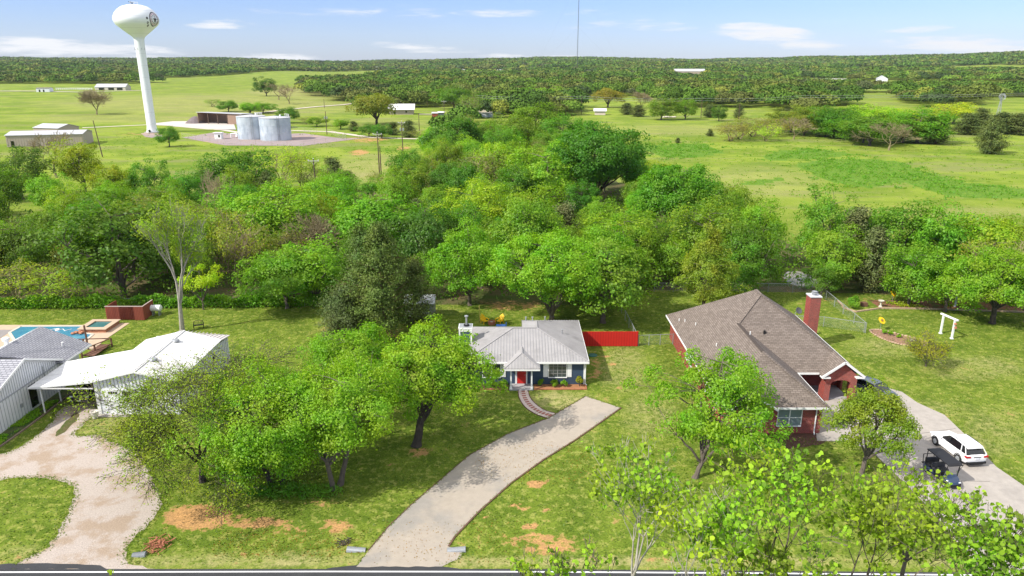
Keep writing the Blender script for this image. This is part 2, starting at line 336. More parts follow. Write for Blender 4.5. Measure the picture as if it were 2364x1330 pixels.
def crown_cards(rg, C, D, lr, per, size, jit=.75, flat=.75, spray=0.0):
    n = len(C); lrs = lr * rg.uniform(.65, 1.3, n); idx = np.repeat(np.arange(n), per)
    u = unit(rg.normal(0, 1, (len(idx), 3)) + D[idx] * .55); rad = rg.uniform(.25, 1, len(idx)) ** .5
    ext = np.where(rg.uniform(0, 1, len(idx)) < spray, rg.uniform(1, 1.7, len(idx)), 1)
    P = C[idx] + u * (lrs[idx] * rad * ext)[:, None] * np.array([1, 1, flat]); 
    return cards(rg, P, u * .8 + D[idx] * .6 + np.array([0, 0, .35]), size, jit=jit)
def limb(mb, a, b, r0, r1, rg, bend=.18, n=4, sides=5, rise=.25):
    a, b = Vector(a), Vector(b); L = (b - a).length; pts = []; rad = []
    off = Vector(rg.normal(0, bend * L * .5, 3)); off.z = abs(off.z) * .3 + rise * L * .3
    for k in range(n + 1):
        t = k / n; pts.append(a.lerp(b, t) + off * (4 * t * (1 - t)) * .6 + Vector(rg.normal(0, .015 * L, 3)) * (0 < k < n)); rad.append(r0 + (r1 - r0) * t)
    mb.tube(pts, rad, sides, cap=False); return pts
def make_tree(name, seed, h=11, r=5, hb=2.5, K=70, per=80, size=.4, lr=1.3, trunk=.28, shape="round", bark="bark", leaf="leaf", lean=(0, 0), ragged=.18, prim=7, low=-.55, twig=0.0, flat=.75, tint=(1, 1, 1, 1), jit=.75, label="x", cat="tree", group=None, trunks=1, spray=.12, loc=(0, 0, 0)):
    rg = np.random.default_rng(seed); t = thing(name, label, cat, loc, 0, group)
    rz = (h - hb) / 2; hc = hb + rz; C, D = lumps(rg, K, r, rz, hc, shape, low, ragged); C[:, 0] += lean[0]; C[:, 1] += lean[1]
    mb = LM(); fork = hb * .9 if hb > 1 else h * .22
    stems = []
    for q in range(trunks):
        a = q * 6.28 / trunks + seed; e = (0 if trunks == 1 else .35)
        base = Vector((math.cos(a) * e, math.sin(a) * e, -.1)); top = Vector((lean[0] * .35 + math.cos(a) * e * 3, lean[1] * .35 + math.sin(a) * e * 3, fork))
        pts = [base.lerp(top, k / 5) + Vector((rg.normal(0, .05) * trunk * 3, rg.normal(0, .05) * trunk * 3, 0)) * (k > 0) for k in range(6)]
        mb.tube(pts, [trunk * (1.5 if k == 0 else 1.12 - .06 * k) for k in range(6)], 8, cap=True); stems.append((pts[-1], trunk * .8))
    # leader plus primary limbs, each clump hung on the limb it is closest to
    prims = []
    sel = rg.permutation(len(C))[:prim]
    for k in sel:
        st, sr = stems[k % len(stems)]; tgt = Vector(C[k]) * .8 + Vector((lean[0] * .1, lean[1] * .1, fork * .2)); prims.append(limb(mb, st - Vector((0, 0, rg.uniform(0, fork * .25))), tgt, sr * rg.uniform(.5, .8), .05, rg, n=6, sides=6))
    st, sr = stems[0]; prims.append(limb(mb, st, (lean[0], lean[1], h * .86), sr * .8, .04, rg, bend=.06, n=6, sides=6))
    nodes = [(p, k) for pl in prims for k, p in enumerate(pl) if k > 0]
    for c in C:
        cv = Vector(c); best = min(nodes, key=lambda q: (q[0] - cv).length + (0 if q[0].z < cv.z else 1.5))
        limb(mb, best[0], cv, max(.02, trunk * .22), .015, rg, n=3, sides=3)
        if twig:
            for _ in range(int(twig)):
                e = cv + Vector(unit(rg.normal(0, 1, 3)) * lr * rg.uniform(.7, 1.5)); e.z += .25 * lr
                limb(mb, cv.lerp(best[0], rg.uniform(0, .5)), e, .022, .008, rg, n=2, sides=3)
    mb.build("trunk", M[bark], t)
    if per:
        V = crown_cards(rg, C, D, lr, per, size, jit, flat, spray); o = quads_obj("crown", V, M[leaf], t); o.color = tint
    return t
def make_bare(name, seed, h=12, trunk=.3, levels=5, spread=.5, bark="bark_pale", first=.3, kids=(3, 4), label="x", cat="tree", group=None, loc=(0, 0, 0), leafn=0, leafsize=.3, tint=(1, 1, 1, 1), ratio=.68, up=.35, leaf="leaf", droop=0.0, minr=.012, leafspread=.35, rad=None):
    rg = np.random.default_rng(seed); t = thing(name, label, cat, loc, 0, group); mb = LM(); tips = []; SEG = []
    def rec(p, d, L, r, lv):
        pts = [p]; q = p; dd = d.copy()
        n = 4 if lv == 0 else 3
        for k in range(n):
            dd = (dd + Vector(rg.normal(0, .13 if lv else .035, 3)) + Vector((0, 0, (up if lv > 0 else 0) * .18 - droop * (lv > 2)))).normalized(); q = q + dd * (L / n); pts.append(q)
        r1 = max(r * .62, minr * .7); SEG.append((pts, [r + (r1 - r) * k / n for k in range(n + 1)], 8 if lv == 0 else (5 if lv < 3 else 3)))
        if lv >= levels - 1: tips.append(pts[-1]); tips.append(pts[-2])
        if lv >= levels: return
        m = rg.integers(kids[0], kids[1] + 1)
        for j in range(m):
            a = 6.283 * (j / m) + rg.uniform(-.5, .5); s = spread * rg.uniform(.6, 1.35)
            if j == 0: s *= .4
            o = dd.orthogonal().normalized(); o.rotate(Matrix.Rotation(a, 3, dd)); nd = (dd * math.cos(s) + o * math.sin(s)).normalized()
            src = pts[-1] if j < 2 or lv == 0 else pts[-2]
            if lv == 0 and j > 1: src = pts[-1] - Vector((0, 0, rg.uniform(0, L * .3)))
            rec(src, nd, L * ratio * rg.uniform(.8, 1.15) if lv else (h * .27) * rg.uniform(.85, 1.15), max(r1 * (.9 if j == 0 else .68), minr), lv + 1)
    rec(Vector((0, 0, -.1)), Vector((0, 0, 1)), h * first, trunk, 0)
    zm = max(p.z for p in tips); fz = h / zm; rr_ = sorted(math.hypot(p.x, p.y) for p in tips)[int(len(tips) * .93)]; fx = fz if rad is None else rad / rr_
    def sc_(p): g = min(1, max(0, p.z) / (zm * .12)); return Vector((p.x * (1 + (fx - 1) * g), p.y * (1 + (fx - 1) * g), p.z * fz if p.z > 0 else p.z))
    for pts, rads, ns in SEG: mb.tube([sc_(p) for p in pts], rads, ns, cap=False)
    tips = [sc_(p) for p in tips]
    mb.build("trunk", M[bark], t)
    if leafn:
        T = np.array([tuple(p) for p in tips]); idx = rg.integers(0, len(T), leafn); P = T[idx] + rg.normal(0, leafspread, (leafn, 3))
        o = quads_obj("crown", cards(rg, P, np.tile([0, 0, .8], (leafn, 1)), leafsize), M[leaf], t); o.color = tint
    t["tips"] = 0; del t["tips"]
    return t
def make_cedar(name, seed, h=12, r=3.5, n=9000, size=.32, label="x", cat="tree", group=None, loc=(0, 0, 0), trunk=.25, hb=1.2, tint=(1, 1, 1, 1), irregular=.25, power=.7):
    rg = np.random.default_rng(seed); t = thing(name, label, cat, loc, 0, group); mb = LM()
    mb.tube([(0, 0, -.1), (.05, 0, h * .3), (0, .08, h * .6), (0, 0, h * .97)], [trunk * 1.3, trunk, trunk * .55, .03], 7)
    C, D = [], []; ph = rg.uniform(0, 6.28, 4); nb = int(60 + h * 8)
    for k in range(nb):
        z = hb + (h - hb) * (rg.uniform(0, 1) ** 1.1); tt = (z - hb) / (h - hb); a = rg.uniform(0, 6.283)
        w = 1 + irregular * (math.sin(2 * a + ph[0] + 4 * tt) + .7 * math.sin(5 * a + ph[1] + 9 * tt))
        R0 = r * (max(1 - tt, .02) ** power) * (min(1, .55 + 2.2 * tt)) * w; L = R0 * rg.uniform(.6, 1.05)
        e = Vector((math.cos(a) * L, math.sin(a) * L, z + L * .28)); s = Vector((0, 0, max(.2, z - L * .15)))
        limb(mb, s, e, .06 * (1 - tt) + .02, .012, rg, n=3, sides=3, rise=0)
        for f in (1.0, .8, .6, .38):
            if L * f > .25: C.append(tuple(s.lerp(e, f) + Vector(rg.normal(0, .18, 3)))); D.append((math.cos(a), math.sin(a), .5))
    mb.build("trunk", M["bark_red"], t); C = np.array(C); D = unit(np.array(D)); per = max(4, n // len(C))
    idx = np.repeat(np.arange(len(C)), per); P = C[idx] + rg.normal(0, 1, (len(idx), 3)) * np.array([.33, .33, .26]) * (r / 3.5) ** .5
    V = cards(rg, P, D[idx] + np.array([0, 0, .5]), size, aspect=.38, jit=.7); o = quads_obj("crown", V, M["needles"], t); o.color = tint
    return t
def make_bush(name, seed, r=.6, h=.9, n=500, size=.14, label="x", cat="shrub", group=None, loc=(0, 0, 0), tint=(1, 1, 1, 1), leaf="leaf", K=9):
    rg = np.random.default_rng(seed); t = thing(name, label, cat, loc, 0, group); C, D = lumps(rg, K, r * .8, h * .42, h * .52, "round", -.6, .15)
    mb = LM()
    for c in C: limb(mb, (0, 0, -.03), tuple(c), .02, .008, rg, n=2, sides=3)
    mb.build("stem", M["bark"], t); o = quads_obj("foliage", crown_cards(rg, C, D, r * .42, max(3, n // K), size, flat=.9), M[leaf], t); o.color = tint
    return t
# ---------------------------------------------------------------- ground
def axis(lo, hi, fine, step, g):
    a = [0.0]; x = 0.0
    a = list(np.arange(lo, hi + 1e-6, step)); s = step
    while a[-1] < fine[1]: s *= g; a.append(a[-1] + s)
    s = step; b = [a[0]]
    while b[-1] > fine[0]: s *= g; b.append(b[-1] - s)
    return np.array(b[:0:-1] + a)
gx = axis(-66, 66, (-7500, 7500), .5, 1.05); gy = axis(38, 104, (-60, 9000), .5, 1.03)
XX, YY = np.meshgrid(gx, gy); ZZ = terrain(XX, YY); yy = np.maximum(YY, 20)
PXX, PYY = PIX(XX, yy, 0 * XX)
def ell(L):
    m = np.zeros(XX.shape)
    for cx, cy, rx, ry, s in L:
        d = ((PXX - cx) / rx) ** 2 + ((PYY - cy) / ry) ** 2; m = np.maximum(m, s * np.clip(1.25 - d, 0, 1))
    return m
def z3(L, ox=1560, oy=60, s=2.94): return [(ox + x / s, oy + y / s) for x, y in L]
soil = ell([(455, 1196, 85, 34, 1.1), (600, 1208, 90, 18, .85), (740, 1165, 60, 16, .5), (690, 1226, 60, 14, .55), (775, 1212, 44, 20, .75), (830, 1075, 70, 14, .4), (965, 1044, 30, 11, .9),
    (1240, 1118, 24, 9, 1), (1190, 1168, 18, 8, 1), (1206, 1178, 16, 6, 1), (1262, 1173, 15, 5, .9), (1122, 1196, 11, 7, 1), (1221, 1213, 20, 8, 1), (1160, 1240, 9, 9, .9), (1235, 1240, 12, 7, 1), (1203, 1162, 14, 5, .8), (1255, 1248, 130, 20, .6), (1270, 1268, 70, 18, .7), (1450, 1290, 130, 14, .45),
    (1374, 850, 26, 44, .5), (1415, 842, 14, 6, .9), (1398, 823, 8, 5, .8), (1405, 890, 40, 14, .35), (560, 1275, 60, 14, .25), (140, 1010, 30, 14, .3), (220, 975, 40, 12, .35), (1200, 706, 110, 16, .55), (1380, 690, 90, 12, .35), (60, 1290, 60, 14, .35),
    (830, 352, 26, 8, .9), (930, 342, 22, 6, .8), (850, 322, 60, 9, .7), (300, 310, 40, 5, .5), (1850, 655, 40, 10, .5), (1960, 690, 160, 8, .35), (1100, 1070, 40, 10, .2), (800, 760, 60, 20, .3), (880, 770, 90, 22, .55)])
dry = ell([(1290, 925, 90, 26, .9), (1440, 850, 60, 60, .6), (1500, 960, 70, 60, .5), (1182, 1297, 1500, 16, .9), (240, 985, 110, 44, .75), (2000, 1000, 120, 40, .25), (2250, 850, 130, 30, .55), (2050, 800, 100, 26, .5), (2140, 950, 120, 26, .4), (2300, 1000, 80, 60, .4), (1330, 1000, 60, 30, .3),
    (500, 245, 420, 26, .7), (700, 215, 160, 18, .9), (300, 275, 300, 10, .6), (860, 395, 120, 40, .75), (900, 285, 120, 14, .4), (1750, 420, 170, 40, .55), (1560, 300, 160, 16, .5), (2200, 490, 260, 14, .6), (900, 720, 200, 10, .2), (60, 1280, 80, 24, .6), (640, 1290, 300, 20, .5)])
tall = np.zeros(XX.shape)
for poly in (z3([(800, 940), (1000, 905), (1300, 898), (1500, 915), (1700, 995), (1900, 1055), (2420, 1110), (2420, 1175), (2100, 1168), (1850, 1160), (1700, 1110), (1560, 1060), (1300, 1100), (1050, 1060), (900, 990)]),
             z3([(590, 890), (700, 850), (900, 832), (1200, 868), (1100, 885), (900, 905), (640, 912)]), z3([(-260, 815), (0, 800), (200, 800), (330, 860), (200, 885), (-100, 890)]), z3([(430, 1080), (480, 1055), (700, 1030), (760, 1040), (600, 1075)])):
    tall[inpoly(PXX, PYY, poly) & (YY > 120)] = 1
tall = np.maximum(tall, ell([(760, 420, 90, 14, .8), (1280, 470, 500, 60, .3)]) * (YY > 120))
WOODG = [(-150, 92), (14, 92), (20, 98.5), (75, 95), (150, 99), (150, 110), (95, 112), (62, 112), (50, 126), (40, 144), (34, 180), (22, 210), (8, 250), (0, 300), (-16, 300), (-22, 250), (-24, 205), (-30, 162), (-60, 143), (-78, 155), (-100, 145), (-150, 152), (-400, 150)]
WOODS = [[(-400, 704), (1000, 700), (1010, 640), (1480, 655), (1540, 640), (1760, 650), (1820, 668), (2500, 700), (2500, 545), (1900, 500), (1650, 430), (1500, 330), (1330, 262), (1250, 240), (1130, 262), (960, 330), (860, 440), (780, 430), (640, 360), (560, 365), (300, 385), (0, 350), (-400, 340)]]
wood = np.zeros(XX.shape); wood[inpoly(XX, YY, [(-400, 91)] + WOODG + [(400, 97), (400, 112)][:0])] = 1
sd = np.random.default_rng(5)
def vnoise(X, Y, s, seed):
    r = np.random.default_rng(seed); t = r.uniform(0, 1, (128, 128)); x = (X / s) % 128; y = (Y / s) % 128; i = x.astype(int); j = y.astype(int); fx = x - i; fy = y - j; fx = fx * fx * (3 - 2 * fx); fy = fy * fy * (3 - 2 * fy)
    i1 = (i + 1) % 128; j1 = (j + 1) % 128; return t[i, j] * (1 - fx) * (1 - fy) + t[i1, j] * fx * (1 - fy) + t[i, j1] * (1 - fx) * fy + t[i1, j1] * fx * fy
nv, nu = XX.shape; me = bpy.data.meshes.new("ground")
idx = (np.arange(nv - 1)[:, None] * nu + np.arange(nu - 1)[None, :]).ravel(); Q = np.stack([idx, idx + 1, idx + nu + 1, idx + nu], 1).astype(np.int32)
me.vertices.add(nv * nu); me.vertices.foreach_set("co", np.stack([XX, YY, ZZ], -1).astype(np.float32).ravel())
me.loops.add(Q.size); me.loops.foreach_set("vertex_index", Q.ravel()); me.polygons.add(len(Q)); me.polygons.foreach_set("loop_start", np.arange(0, Q.size, 4, dtype=np.int32)); me.polygons.foreach_set("loop_total", np.full(len(Q), 4, dtype=np.int32))
me.update(calc_edges=True); me.polygons.foreach_set("use_smooth", np.ones(len(Q), bool))
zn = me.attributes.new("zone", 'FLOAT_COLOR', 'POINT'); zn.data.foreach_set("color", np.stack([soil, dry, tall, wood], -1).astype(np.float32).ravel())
far = me.attributes.new("pasture", 'FLOAT', 'POINT'); far.data.foreach_set("value", smooth(105, 190, YY).astype(np.float32).ravel())
gm = bpy.data.materials.new("grass_ground"); gm.use_nodes = True; N, L = gm.node_tree.nodes, gm.node_tree.links; b = N["Principled BSDF"]; b.inputs["Roughness"].default_value = .95; b.inputs["Specular IOR Level"].default_value = .05
pos = N.new("ShaderNodeNewGeometry").outputs["Position"]
def noi(sc, det=5, ro=.6, dist=0):
    n = N.new("ShaderNodeTexNoise"); n.inputs["Scale"].default_value = sc; n.inputs["Detail"].default_value = det; n.inputs["Roughness"].default_value = ro; n.inputs["Distortion"].default_value = dist; L.new(pos, n.inputs["Vector"]); return n.outputs["Fac"]
def rng_(src, a, b_, c=0., d=1.):
    n = N.new("ShaderNodeMapRange"); n.interpolation_type = 'SMOOTHSTEP'; L.new(src, n.inputs["Value"])
    for k, v in zip(("From Min", "From Max", "To Min", "To Max"), (a, b_, c, d)): n.inputs[k].default_value = v
    return n.outputs[0]
def mth(op, a, b_):
    n = N.new("ShaderNodeMath"); n.operation = op
    for k, v in enumerate((a, b_)):
        if isinstance(v, (int, float)): n.inputs[k].default_value = v
        else: L.new(v, n.inputs[k])
    return n.outputs[0]
def mixc(f, a, b_):
    n = N.new("ShaderNodeMix"); n.data_type = 'RGBA'
    for k, v in (("Factor", f), ("A", a), ("B", b_)):
        if isinstance(v, tuple): n.inputs[k].default_value = (*v, 1)
        elif isinstance(v, (int, float)): n.inputs[k].default_value = v
        else: L.new(v, n.inputs[k])
    return n.outputs["Result"]
at = N.new("ShaderNodeAttribute"); at.attribute_name = "zone"; sz = N.new("ShaderNodeSeparateColor"); L.new(at.outputs["Color"], sz.inputs[0])
ap = N.new("ShaderNodeAttribute"); ap.attribute_name = "pasture"
n_big, n_mid, n_small, n_fine = noi(.045, 4, .55, .6), noi(.32, 6, .68), noi(1.6, 6, .7), noi(7, 3, .7)
lawn = mixc(rng_(n_mid, .38, .62), (.092, .142, .016), (.150, .205, .025)); lawn = mixc(mth('MULTIPLY', rng_(n_small, .50, .62), .7), lawn, (.29, .30, .075)); lawn = mixc(mth('MULTIPLY', rng_(n_mid, .55, .66), mth('MULTIPLY', rng_(n_big, .45, .6), .45)), lawn, (.30, .28, .085)); lawn = mixc(mth('MULTIPLY', rng_(n_small, .45, .34), .5), lawn, (.07, .115, .018))
past = mixc(rng_(n_big, .40, .60), (.145, .215, .022), (.225, .29, .036)); past = mixc(mth('MULTIPLY', rng_(n_mid, .5, .66), .5), past, (.27, .27, .085)); past = mixc(mth('MULTIPLY', rng_(n_small, .57, .66), .4), past, (.12, .17, .03))
mpx = N.new("ShaderNodeMapping"); mpx.inputs["Scale"].default_value = (.35, 1.3, 1); L.new(pos, mpx.inputs["Vector"]); nb_ = N.new("ShaderNodeTexNoise"); nb_.inputs["Scale"].default_value = .05; nb_.inputs["Detail"].default_value = 6; nb_.inputs["Roughness"].default_value = .62; L.new(mpx.outputs[0], nb_.inputs["Vector"])
past = mixc(mth('MULTIPLY', rng_(nb_.outputs["Fac"], .52, .62), .75), past, (.20, .215, .075)); past = mixc(mth('MULTIPLY', rng_(nb_.outputs["Fac"], .44, .36), .7), past, (.10, .18, .018))
col = mixc(ap.outputs["Fac"], lawn, past)
dryc = mixc(rng_(n_mid, .4, .6), (.34, .31, .13), (.27, .27, .09)); col = mixc(mth('MULTIPLY', sz.outputs["Green"], rng_(n_small, .34, .56)), col, dryc)
tallc = mixc(rng_(n_small, .4, .62), (.08, .165, .018), (.15, .26, .03)); col = mixc(rng_(mth('ADD', sz.outputs["Blue"], mth('MULTIPLY', mth('SUBTRACT', n_small, .5), 2.4)), .3, .7), col, tallc)
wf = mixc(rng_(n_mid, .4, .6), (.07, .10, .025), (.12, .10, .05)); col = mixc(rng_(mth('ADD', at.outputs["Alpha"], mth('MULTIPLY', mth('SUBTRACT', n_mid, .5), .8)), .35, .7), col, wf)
sl = mixc(rng_(n_small, .4, .62), (.50, .28, .115), (.36, .21, .09)); col = mixc(rng_(mth('ADD', sz.outputs["Red"], mth('ADD', mth('MULTIPLY', mth('SUBTRACT', n_small, .5), 2.6), mth('MULTIPLY', mth('SUBTRACT', n_mid, .5), 2.2))), .4, .8), col, sl)
sv = N.new("ShaderNodeVectorMath"); sv.operation = 'SCALE'; L.new(col, sv.inputs[0]); L.new(rng_(n_fine, .25, .75, .68, 1.32), sv.inputs["Scale"]); L.new(sv.outputs[0], b.inputs["Base Color"])
bp = N.new("ShaderNodeBump"); bp.inputs["Strength"].default_value = .7; bp.inputs["Distance"].default_value = .08; L.new(mth('ADD', n_small, mth('MULTIPLY', n_fine, .6)), bp.inputs["Height"]); L.new(bp.outputs[0], b.inputs["Normal"])
me.materials.append(gm); go = bpy.data.objects.new("ground", me); scene.collection.objects.link(go); tag(go, kind="structure")

# ---------------------------------------------------------------- road, drives, paths
mat("asphalt", (.045, .046, .05), .85, .18, .8, bump=.3, bscale=40); mat("gravel", (.44, .375, .33), .95, .28, 9, bump=1.0, bscale=22, col2=(.36, .275, .205), two=.53, tscale=.45)
mat("drive_concrete", (.365, .315, .26), .9, .1, 1.6, bump=.3, bscale=30, col2=(.29, .265, .235), two=.55, tscale=.22); mat("road_paint", (.8, .8, .8), .6, .08, 3)
mat("pad_gravel", (.30, .235, .23), .95, .15, .4, col2=(.40, .28, .2), two=.6, tscale=.05); mat("track", (.55, .48, .40), .95, .12, .3); mat("pale_yard", (.52, .47, .43), .95, .12, .1)
sheet("road", [(-260, 31.2), (260, 30.2), (260, 38.55), (34, 38.62), (0, 39.02), (-36, 39.0), (-260, 39.3)], .012, M["asphalt"])
mb = MB(); line = [(-260, 38.95), (-36, 38.68), (-12, 38.76), (0, 38.74), (14, 38.62), (34, 38.36), (260, 38.1)]
mb.face([(x, y - .06, .018) for x, y in line] + [(x, y + .06, .018) for x, y in line[::-1]])
tag(mb.build("road_marking", M["road_paint"]), kind="structure")
mb = MB(); mb.face([(x, 34.9, .018) for x in (-260, 260)] + [(x, 35.02, .018) for x in (260, -260)]); tag(mb.build("road_marking", M["yellow_paint"]), kind="structure")
sheet("road_apron", wobble([(-37, 39.0), (-25.8, 39.0), (-26.5, 39.35), (-30, 39.55), (-36.5, 39.4)], .05, .5), .016, M["asphalt"])
sheet("road_apron", wobble([(-12.5, 38.9), (-3, 38.9), (-5.2, 39.45), (-8, 39.5), (-10.5, 39.3)], .04, .5), .016, M["asphalt"])
gd = [G(*p) for p in [(40, 1316), (110, 1262), (150, 1200), (172, 1140), (150, 1112), (80, 1102), (0, 1108), (-160, 1120), (-160, 1062), (0, 1048), (50, 1030), (86, 1002), (118, 975), (150, 938), (212, 936), (218, 950), (190, 985), (172, 1005), (230, 1005), (260, 1022), (310, 1040), (350, 1100), (372, 1170), (330, 1222), (292, 1262), (300, 1300), (350, 1318)]]
sheet("gravel_drive", wobble(catmull(gd, 3), .16, .35, 3), .006, M["gravel"])
sheet("drive_grass_strip", wobble(catmull([G(*p) for p in [(128, 1002), (150, 975), (172, 955), (184, 956), (170, 978), (148, 998), (130, 1008)]], 3), .08, .3), .011, gm)
0 and sheet("drive_soil_track", wobble(catmull([G(*p) for p in [(222, 1250), (262, 1190), (284, 1178), (280, 1215), (262, 1262), (228, 1272), (190, 1282)]], 3), .12, .3), .012, mat("yellow_soil", (.47, .30, .15), .95, .14, 3, bump=.5))
cd = [G(*p) for p in [(822, 1309), (850, 1272), (895, 1218), (950, 1165), (1012, 1112), (1082, 1052), (1172, 1002), (1265, 966), (1352, 915), (1434, 942), (1392, 972), (1326, 1018), (1255, 1062), (1180, 1116), (1108, 1180), (1050, 1240), (1036, 1262), (1070, 1272), (1062, 1290), (1020, 1309)]]
sheet("driveway", wobble(cd, .05, .4, 7), .02, M["drive_concrete"])
bd = [G(*p) for p in [(1893, 950), (1905, 925), (1957, 909), (1985, 902), (2040, 893), (2082, 905), (2118, 930), (2180, 958), (2240, 1015), (2300, 1078), (2364, 1122), (2480, 1205), (2560, 1330), (2275, 1330), (2240, 1288), (2190, 1230), (2140, 1168), (2080, 1108), (2012, 1042), (1960, 1020), (1886, 1018), (1884, 1000)]]
sheet("driveway", bd, .02, M["concrete"])
mb = MB()
for a, b_ in (((2005, 1018), (2206, 990)), ((2120, 1110), (2285, 1112)), ((2195, 1240), (2364, 1240)), ((1930, 985), (2120, 970)), ((2160, 1160), (2250, 1040))):
    p, q = G(*a), G(*b_); mb.bar((p[0], p[1], .021), (q[0], q[1], .021), .05, .006)
tag(mb.build("driveway_joints", mat("joint", (.12, .11, .10), .9)), kind="structure")
pl = catmull([G(*p) for p in [(1196, 901), (1199, 920), (1213, 941), (1238, 957), (1266, 967)]], 4, False); pr = catmull([G(*p) for p in [(1219, 901), (1224, 918), (1237, 933), (1257, 947), (1284, 955)]], 4, False)
sheet("path", [tuple(p) for p in pl] + [tuple(p) for p in pr[::-1]], .024, mat("pinkish_concrete", (.52, .43, .38), .9, .1, 3))
mb = MB()
for k in range(1, len(pl) - 1):
    a, b_ = Vector((*pl[k], 0)), Vector((*pr[k], 0)); c = a.lerp(b_, .32); d = a.lerp(b_, .68); n = (Vector((*pl[k + 1], 0)) - Vector((*pl[k - 1], 0))).normalized() * .13
    mb.slab([c - n + Vector((0, 0, .034)), d - n + Vector((0, 0, .034)), d + n + Vector((0, 0, .034)), c + n + Vector((0, 0, .034))], .009)
tag(mb.build("path_pavers", mat("red_paver", (.30, .12, .09), .9, .25, 4)), kind="structure")
mb = MB()
for side in (pl, pr):
    for a, b_ in zip(side, side[1:]): mb.bar((a[0], a[1], .03), (b_[0], b_[1], .03), .07, .05)
for a, b_ in zip(cd[9:17], cd[10:17]): mb.bar((a[0], a[1], .03), (b_[0], b_[1], .03), .12, .07)
for a, b_ in zip(cd[1:8], cd[2:9]): mb.bar((a[0], a[1], .02), (b_[0], b_[1], .02), .07, .05)
tag(mb.build("drive_edging", mat("dark_edging", (.13, .07, .05), .9, .3, 4)), kind="structure")
# far tracks and yards
def ribbon(name, pts, w, z, m_):
    P = [Vector(G(*p)) for p in pts]; a, b_ = [], []
    for k in range(len(P)):
        d = (P[min(k + 1, len(P) - 1)] - P[max(k - 1, 0)]).normalized(); n = Vector((-d.y, d.x)) * w / 2; a.append(tuple(P[k] + n)); b_.append(tuple(P[k] - n))
    q = a + b_[::-1]; mb = MB(); 
    zz = [float(terrain(*p)) + z for p in q]
    m_n = len(a)
    for k in range(m_n - 1): mb.face([(*a[k], zz[k]), (*a[k + 1], zz[k + 1]), (*b_[k + 1], float(terrain(*b_[k + 1])) + z), (*b_[k], float(terrain(*b_[k])) + z)][::-1])
    return tag(mb.build(name, m_), kind="structure")
sheet("gravel_yard", [G(*p) for p in [(345, 286), (400, 280), (470, 280), (540, 286), (545, 300), (480, 299), (400, 292)]], .05, M["pale_yard"])
sheet("gravel_pad", [G(*p) for p in [(420, 318), (500, 305), (560, 312), (700, 308), (790, 320), (850, 318), (700, 337), (520, 336)]], .05, M["pad_gravel"])
ribbon("gravel_track", [(190, 295), (345, 288), (430, 291), (520, 301), (560, 308), (680, 302), (760, 304), (860, 318), (1000, 322)], 3.5, .07, M["track"])
ribbon("gravel_track", [(600, 262), (660, 255), (730, 248), (790, 243), (830, 238)], 4, .3, M["track"])
ribbon("gravel_track", [(-40, 211), (80, 211), (180, 213), (330, 209)], 7, .3, M["track"])
ribbon("gravel_track", [(968, 264), (1030, 264), (1100, 262)], 4, .3, M["track"])
sheet("gravel_yard", [G(*p) for p in [(325, 308), (358, 305), (378, 314), (362, 320), (335, 316)]], .06, M["pad_gravel"])
sheet("pond", wobble(catmull([G(*p) for p in [(1815, 628), (1850, 628), (1885, 645), (1880, 662), (1840, 660), (1812, 648)]], 3), .1, .4), .01, mat("pond_water", (.16, .15, .15), .3, .2, .8, col2=(.36, .32, .28), two=.5, tscale=.4))
# ---------------------------------------------------------------- buildings
def window(parent, axis_, at_, out, u0, u1, z0, z1, cols=2, rows=2, fr=.07, frm="white_paint", gl="window_glass", mun=.03, extra=None, munm=None):
    "window on a wall: axis 'x' means the wall runs along x at y=at_, 'out' is the sign of its outward normal"
    def bx(mb, a0, a1, w0, w1, b0, b1):
        w0, w1 = sorted((at_ + out * w0, at_ + out * w1))
        mb.box(a0, a1, w0, w1, b0, b1) if axis_ == 'x' else mb.box(w0, w1, a0, a1, b0, b1)
    w = MB(); bx(w, u0 - fr, u1 + fr, .0, .06, z1, z1 + fr); bx(w, u0 - fr, u1 + fr, .0, .09, z0 - fr, z0); bx(w, u0 - fr, u0, .0, .06, z0, z1); bx(w, u1, u1 + fr, .0, .06, z0, z1)
    o0 = w.build('window', M[frm], parent); w = MB()
    for k in range(1, cols): c = u0 + (u1 - u0) * k / cols; wd = mun * (2 if cols % 2 == 0 and k == cols // 2 else 1) / 2; bx(w, c - wd, c + wd, .012, .04, z0, z1)
    for k in range(1, rows): c = z0 + (z1 - z0) * k / rows; bx(w, u0, u1, .012, .036, c - mun / 2, c + mun / 2)
    o = o0
    if w.v: w.build("muntins", M[munm or frm], o)
    p = MB(); bx(p, u0, u1, .002, .012, z0, z1); p.build("pane", M[gl], o); return o
def hipplanes(mb, planes, t=.12):
    for p in planes: mb.slab(p, t)
# --- blue house with grey metal roof
mat("blue_siding", (.042, .068, .112), .65, .08, 1.2, stretch=(.3, .3, 6), bump=.35, bscale=1.6); mat("roof_metal", (.325, .312, .312), .55, .14, .9, spec=.3, col2=(.25, .24, .238), two=.6, tscale=.4)
bh = thing("blue_house", "small blue sided house with ribbed grey metal hip roof and red front door", "house", (1.4, 71, 0))
W0, W1, S0, N0 = -4.5, 7.2, 66.8, 76.0; EZ = 2.6; OV = .4
mb = MB()
mb.box(W0, W1, S0, S0 + .15, 0, EZ); mb.box(W0, W1, N0 - .15, N0, 0, EZ); mb.box(W0, W0 + .15, S0 + .15, N0 - .15, 0, EZ); mb.box(W1 - .15, W1, S0 + .15, N0 - .15, 0, EZ)
mb.box(1.5, 7.2, 78.0, 78.15, 0, EZ); mb.box(1.5, 1.65, 76.0, 78.0, 0, EZ); mb.box(7.05, 7.2, 76.0, 78.0, 0, EZ)
wall = mb.build("wall", M["blue_siding"], bh)
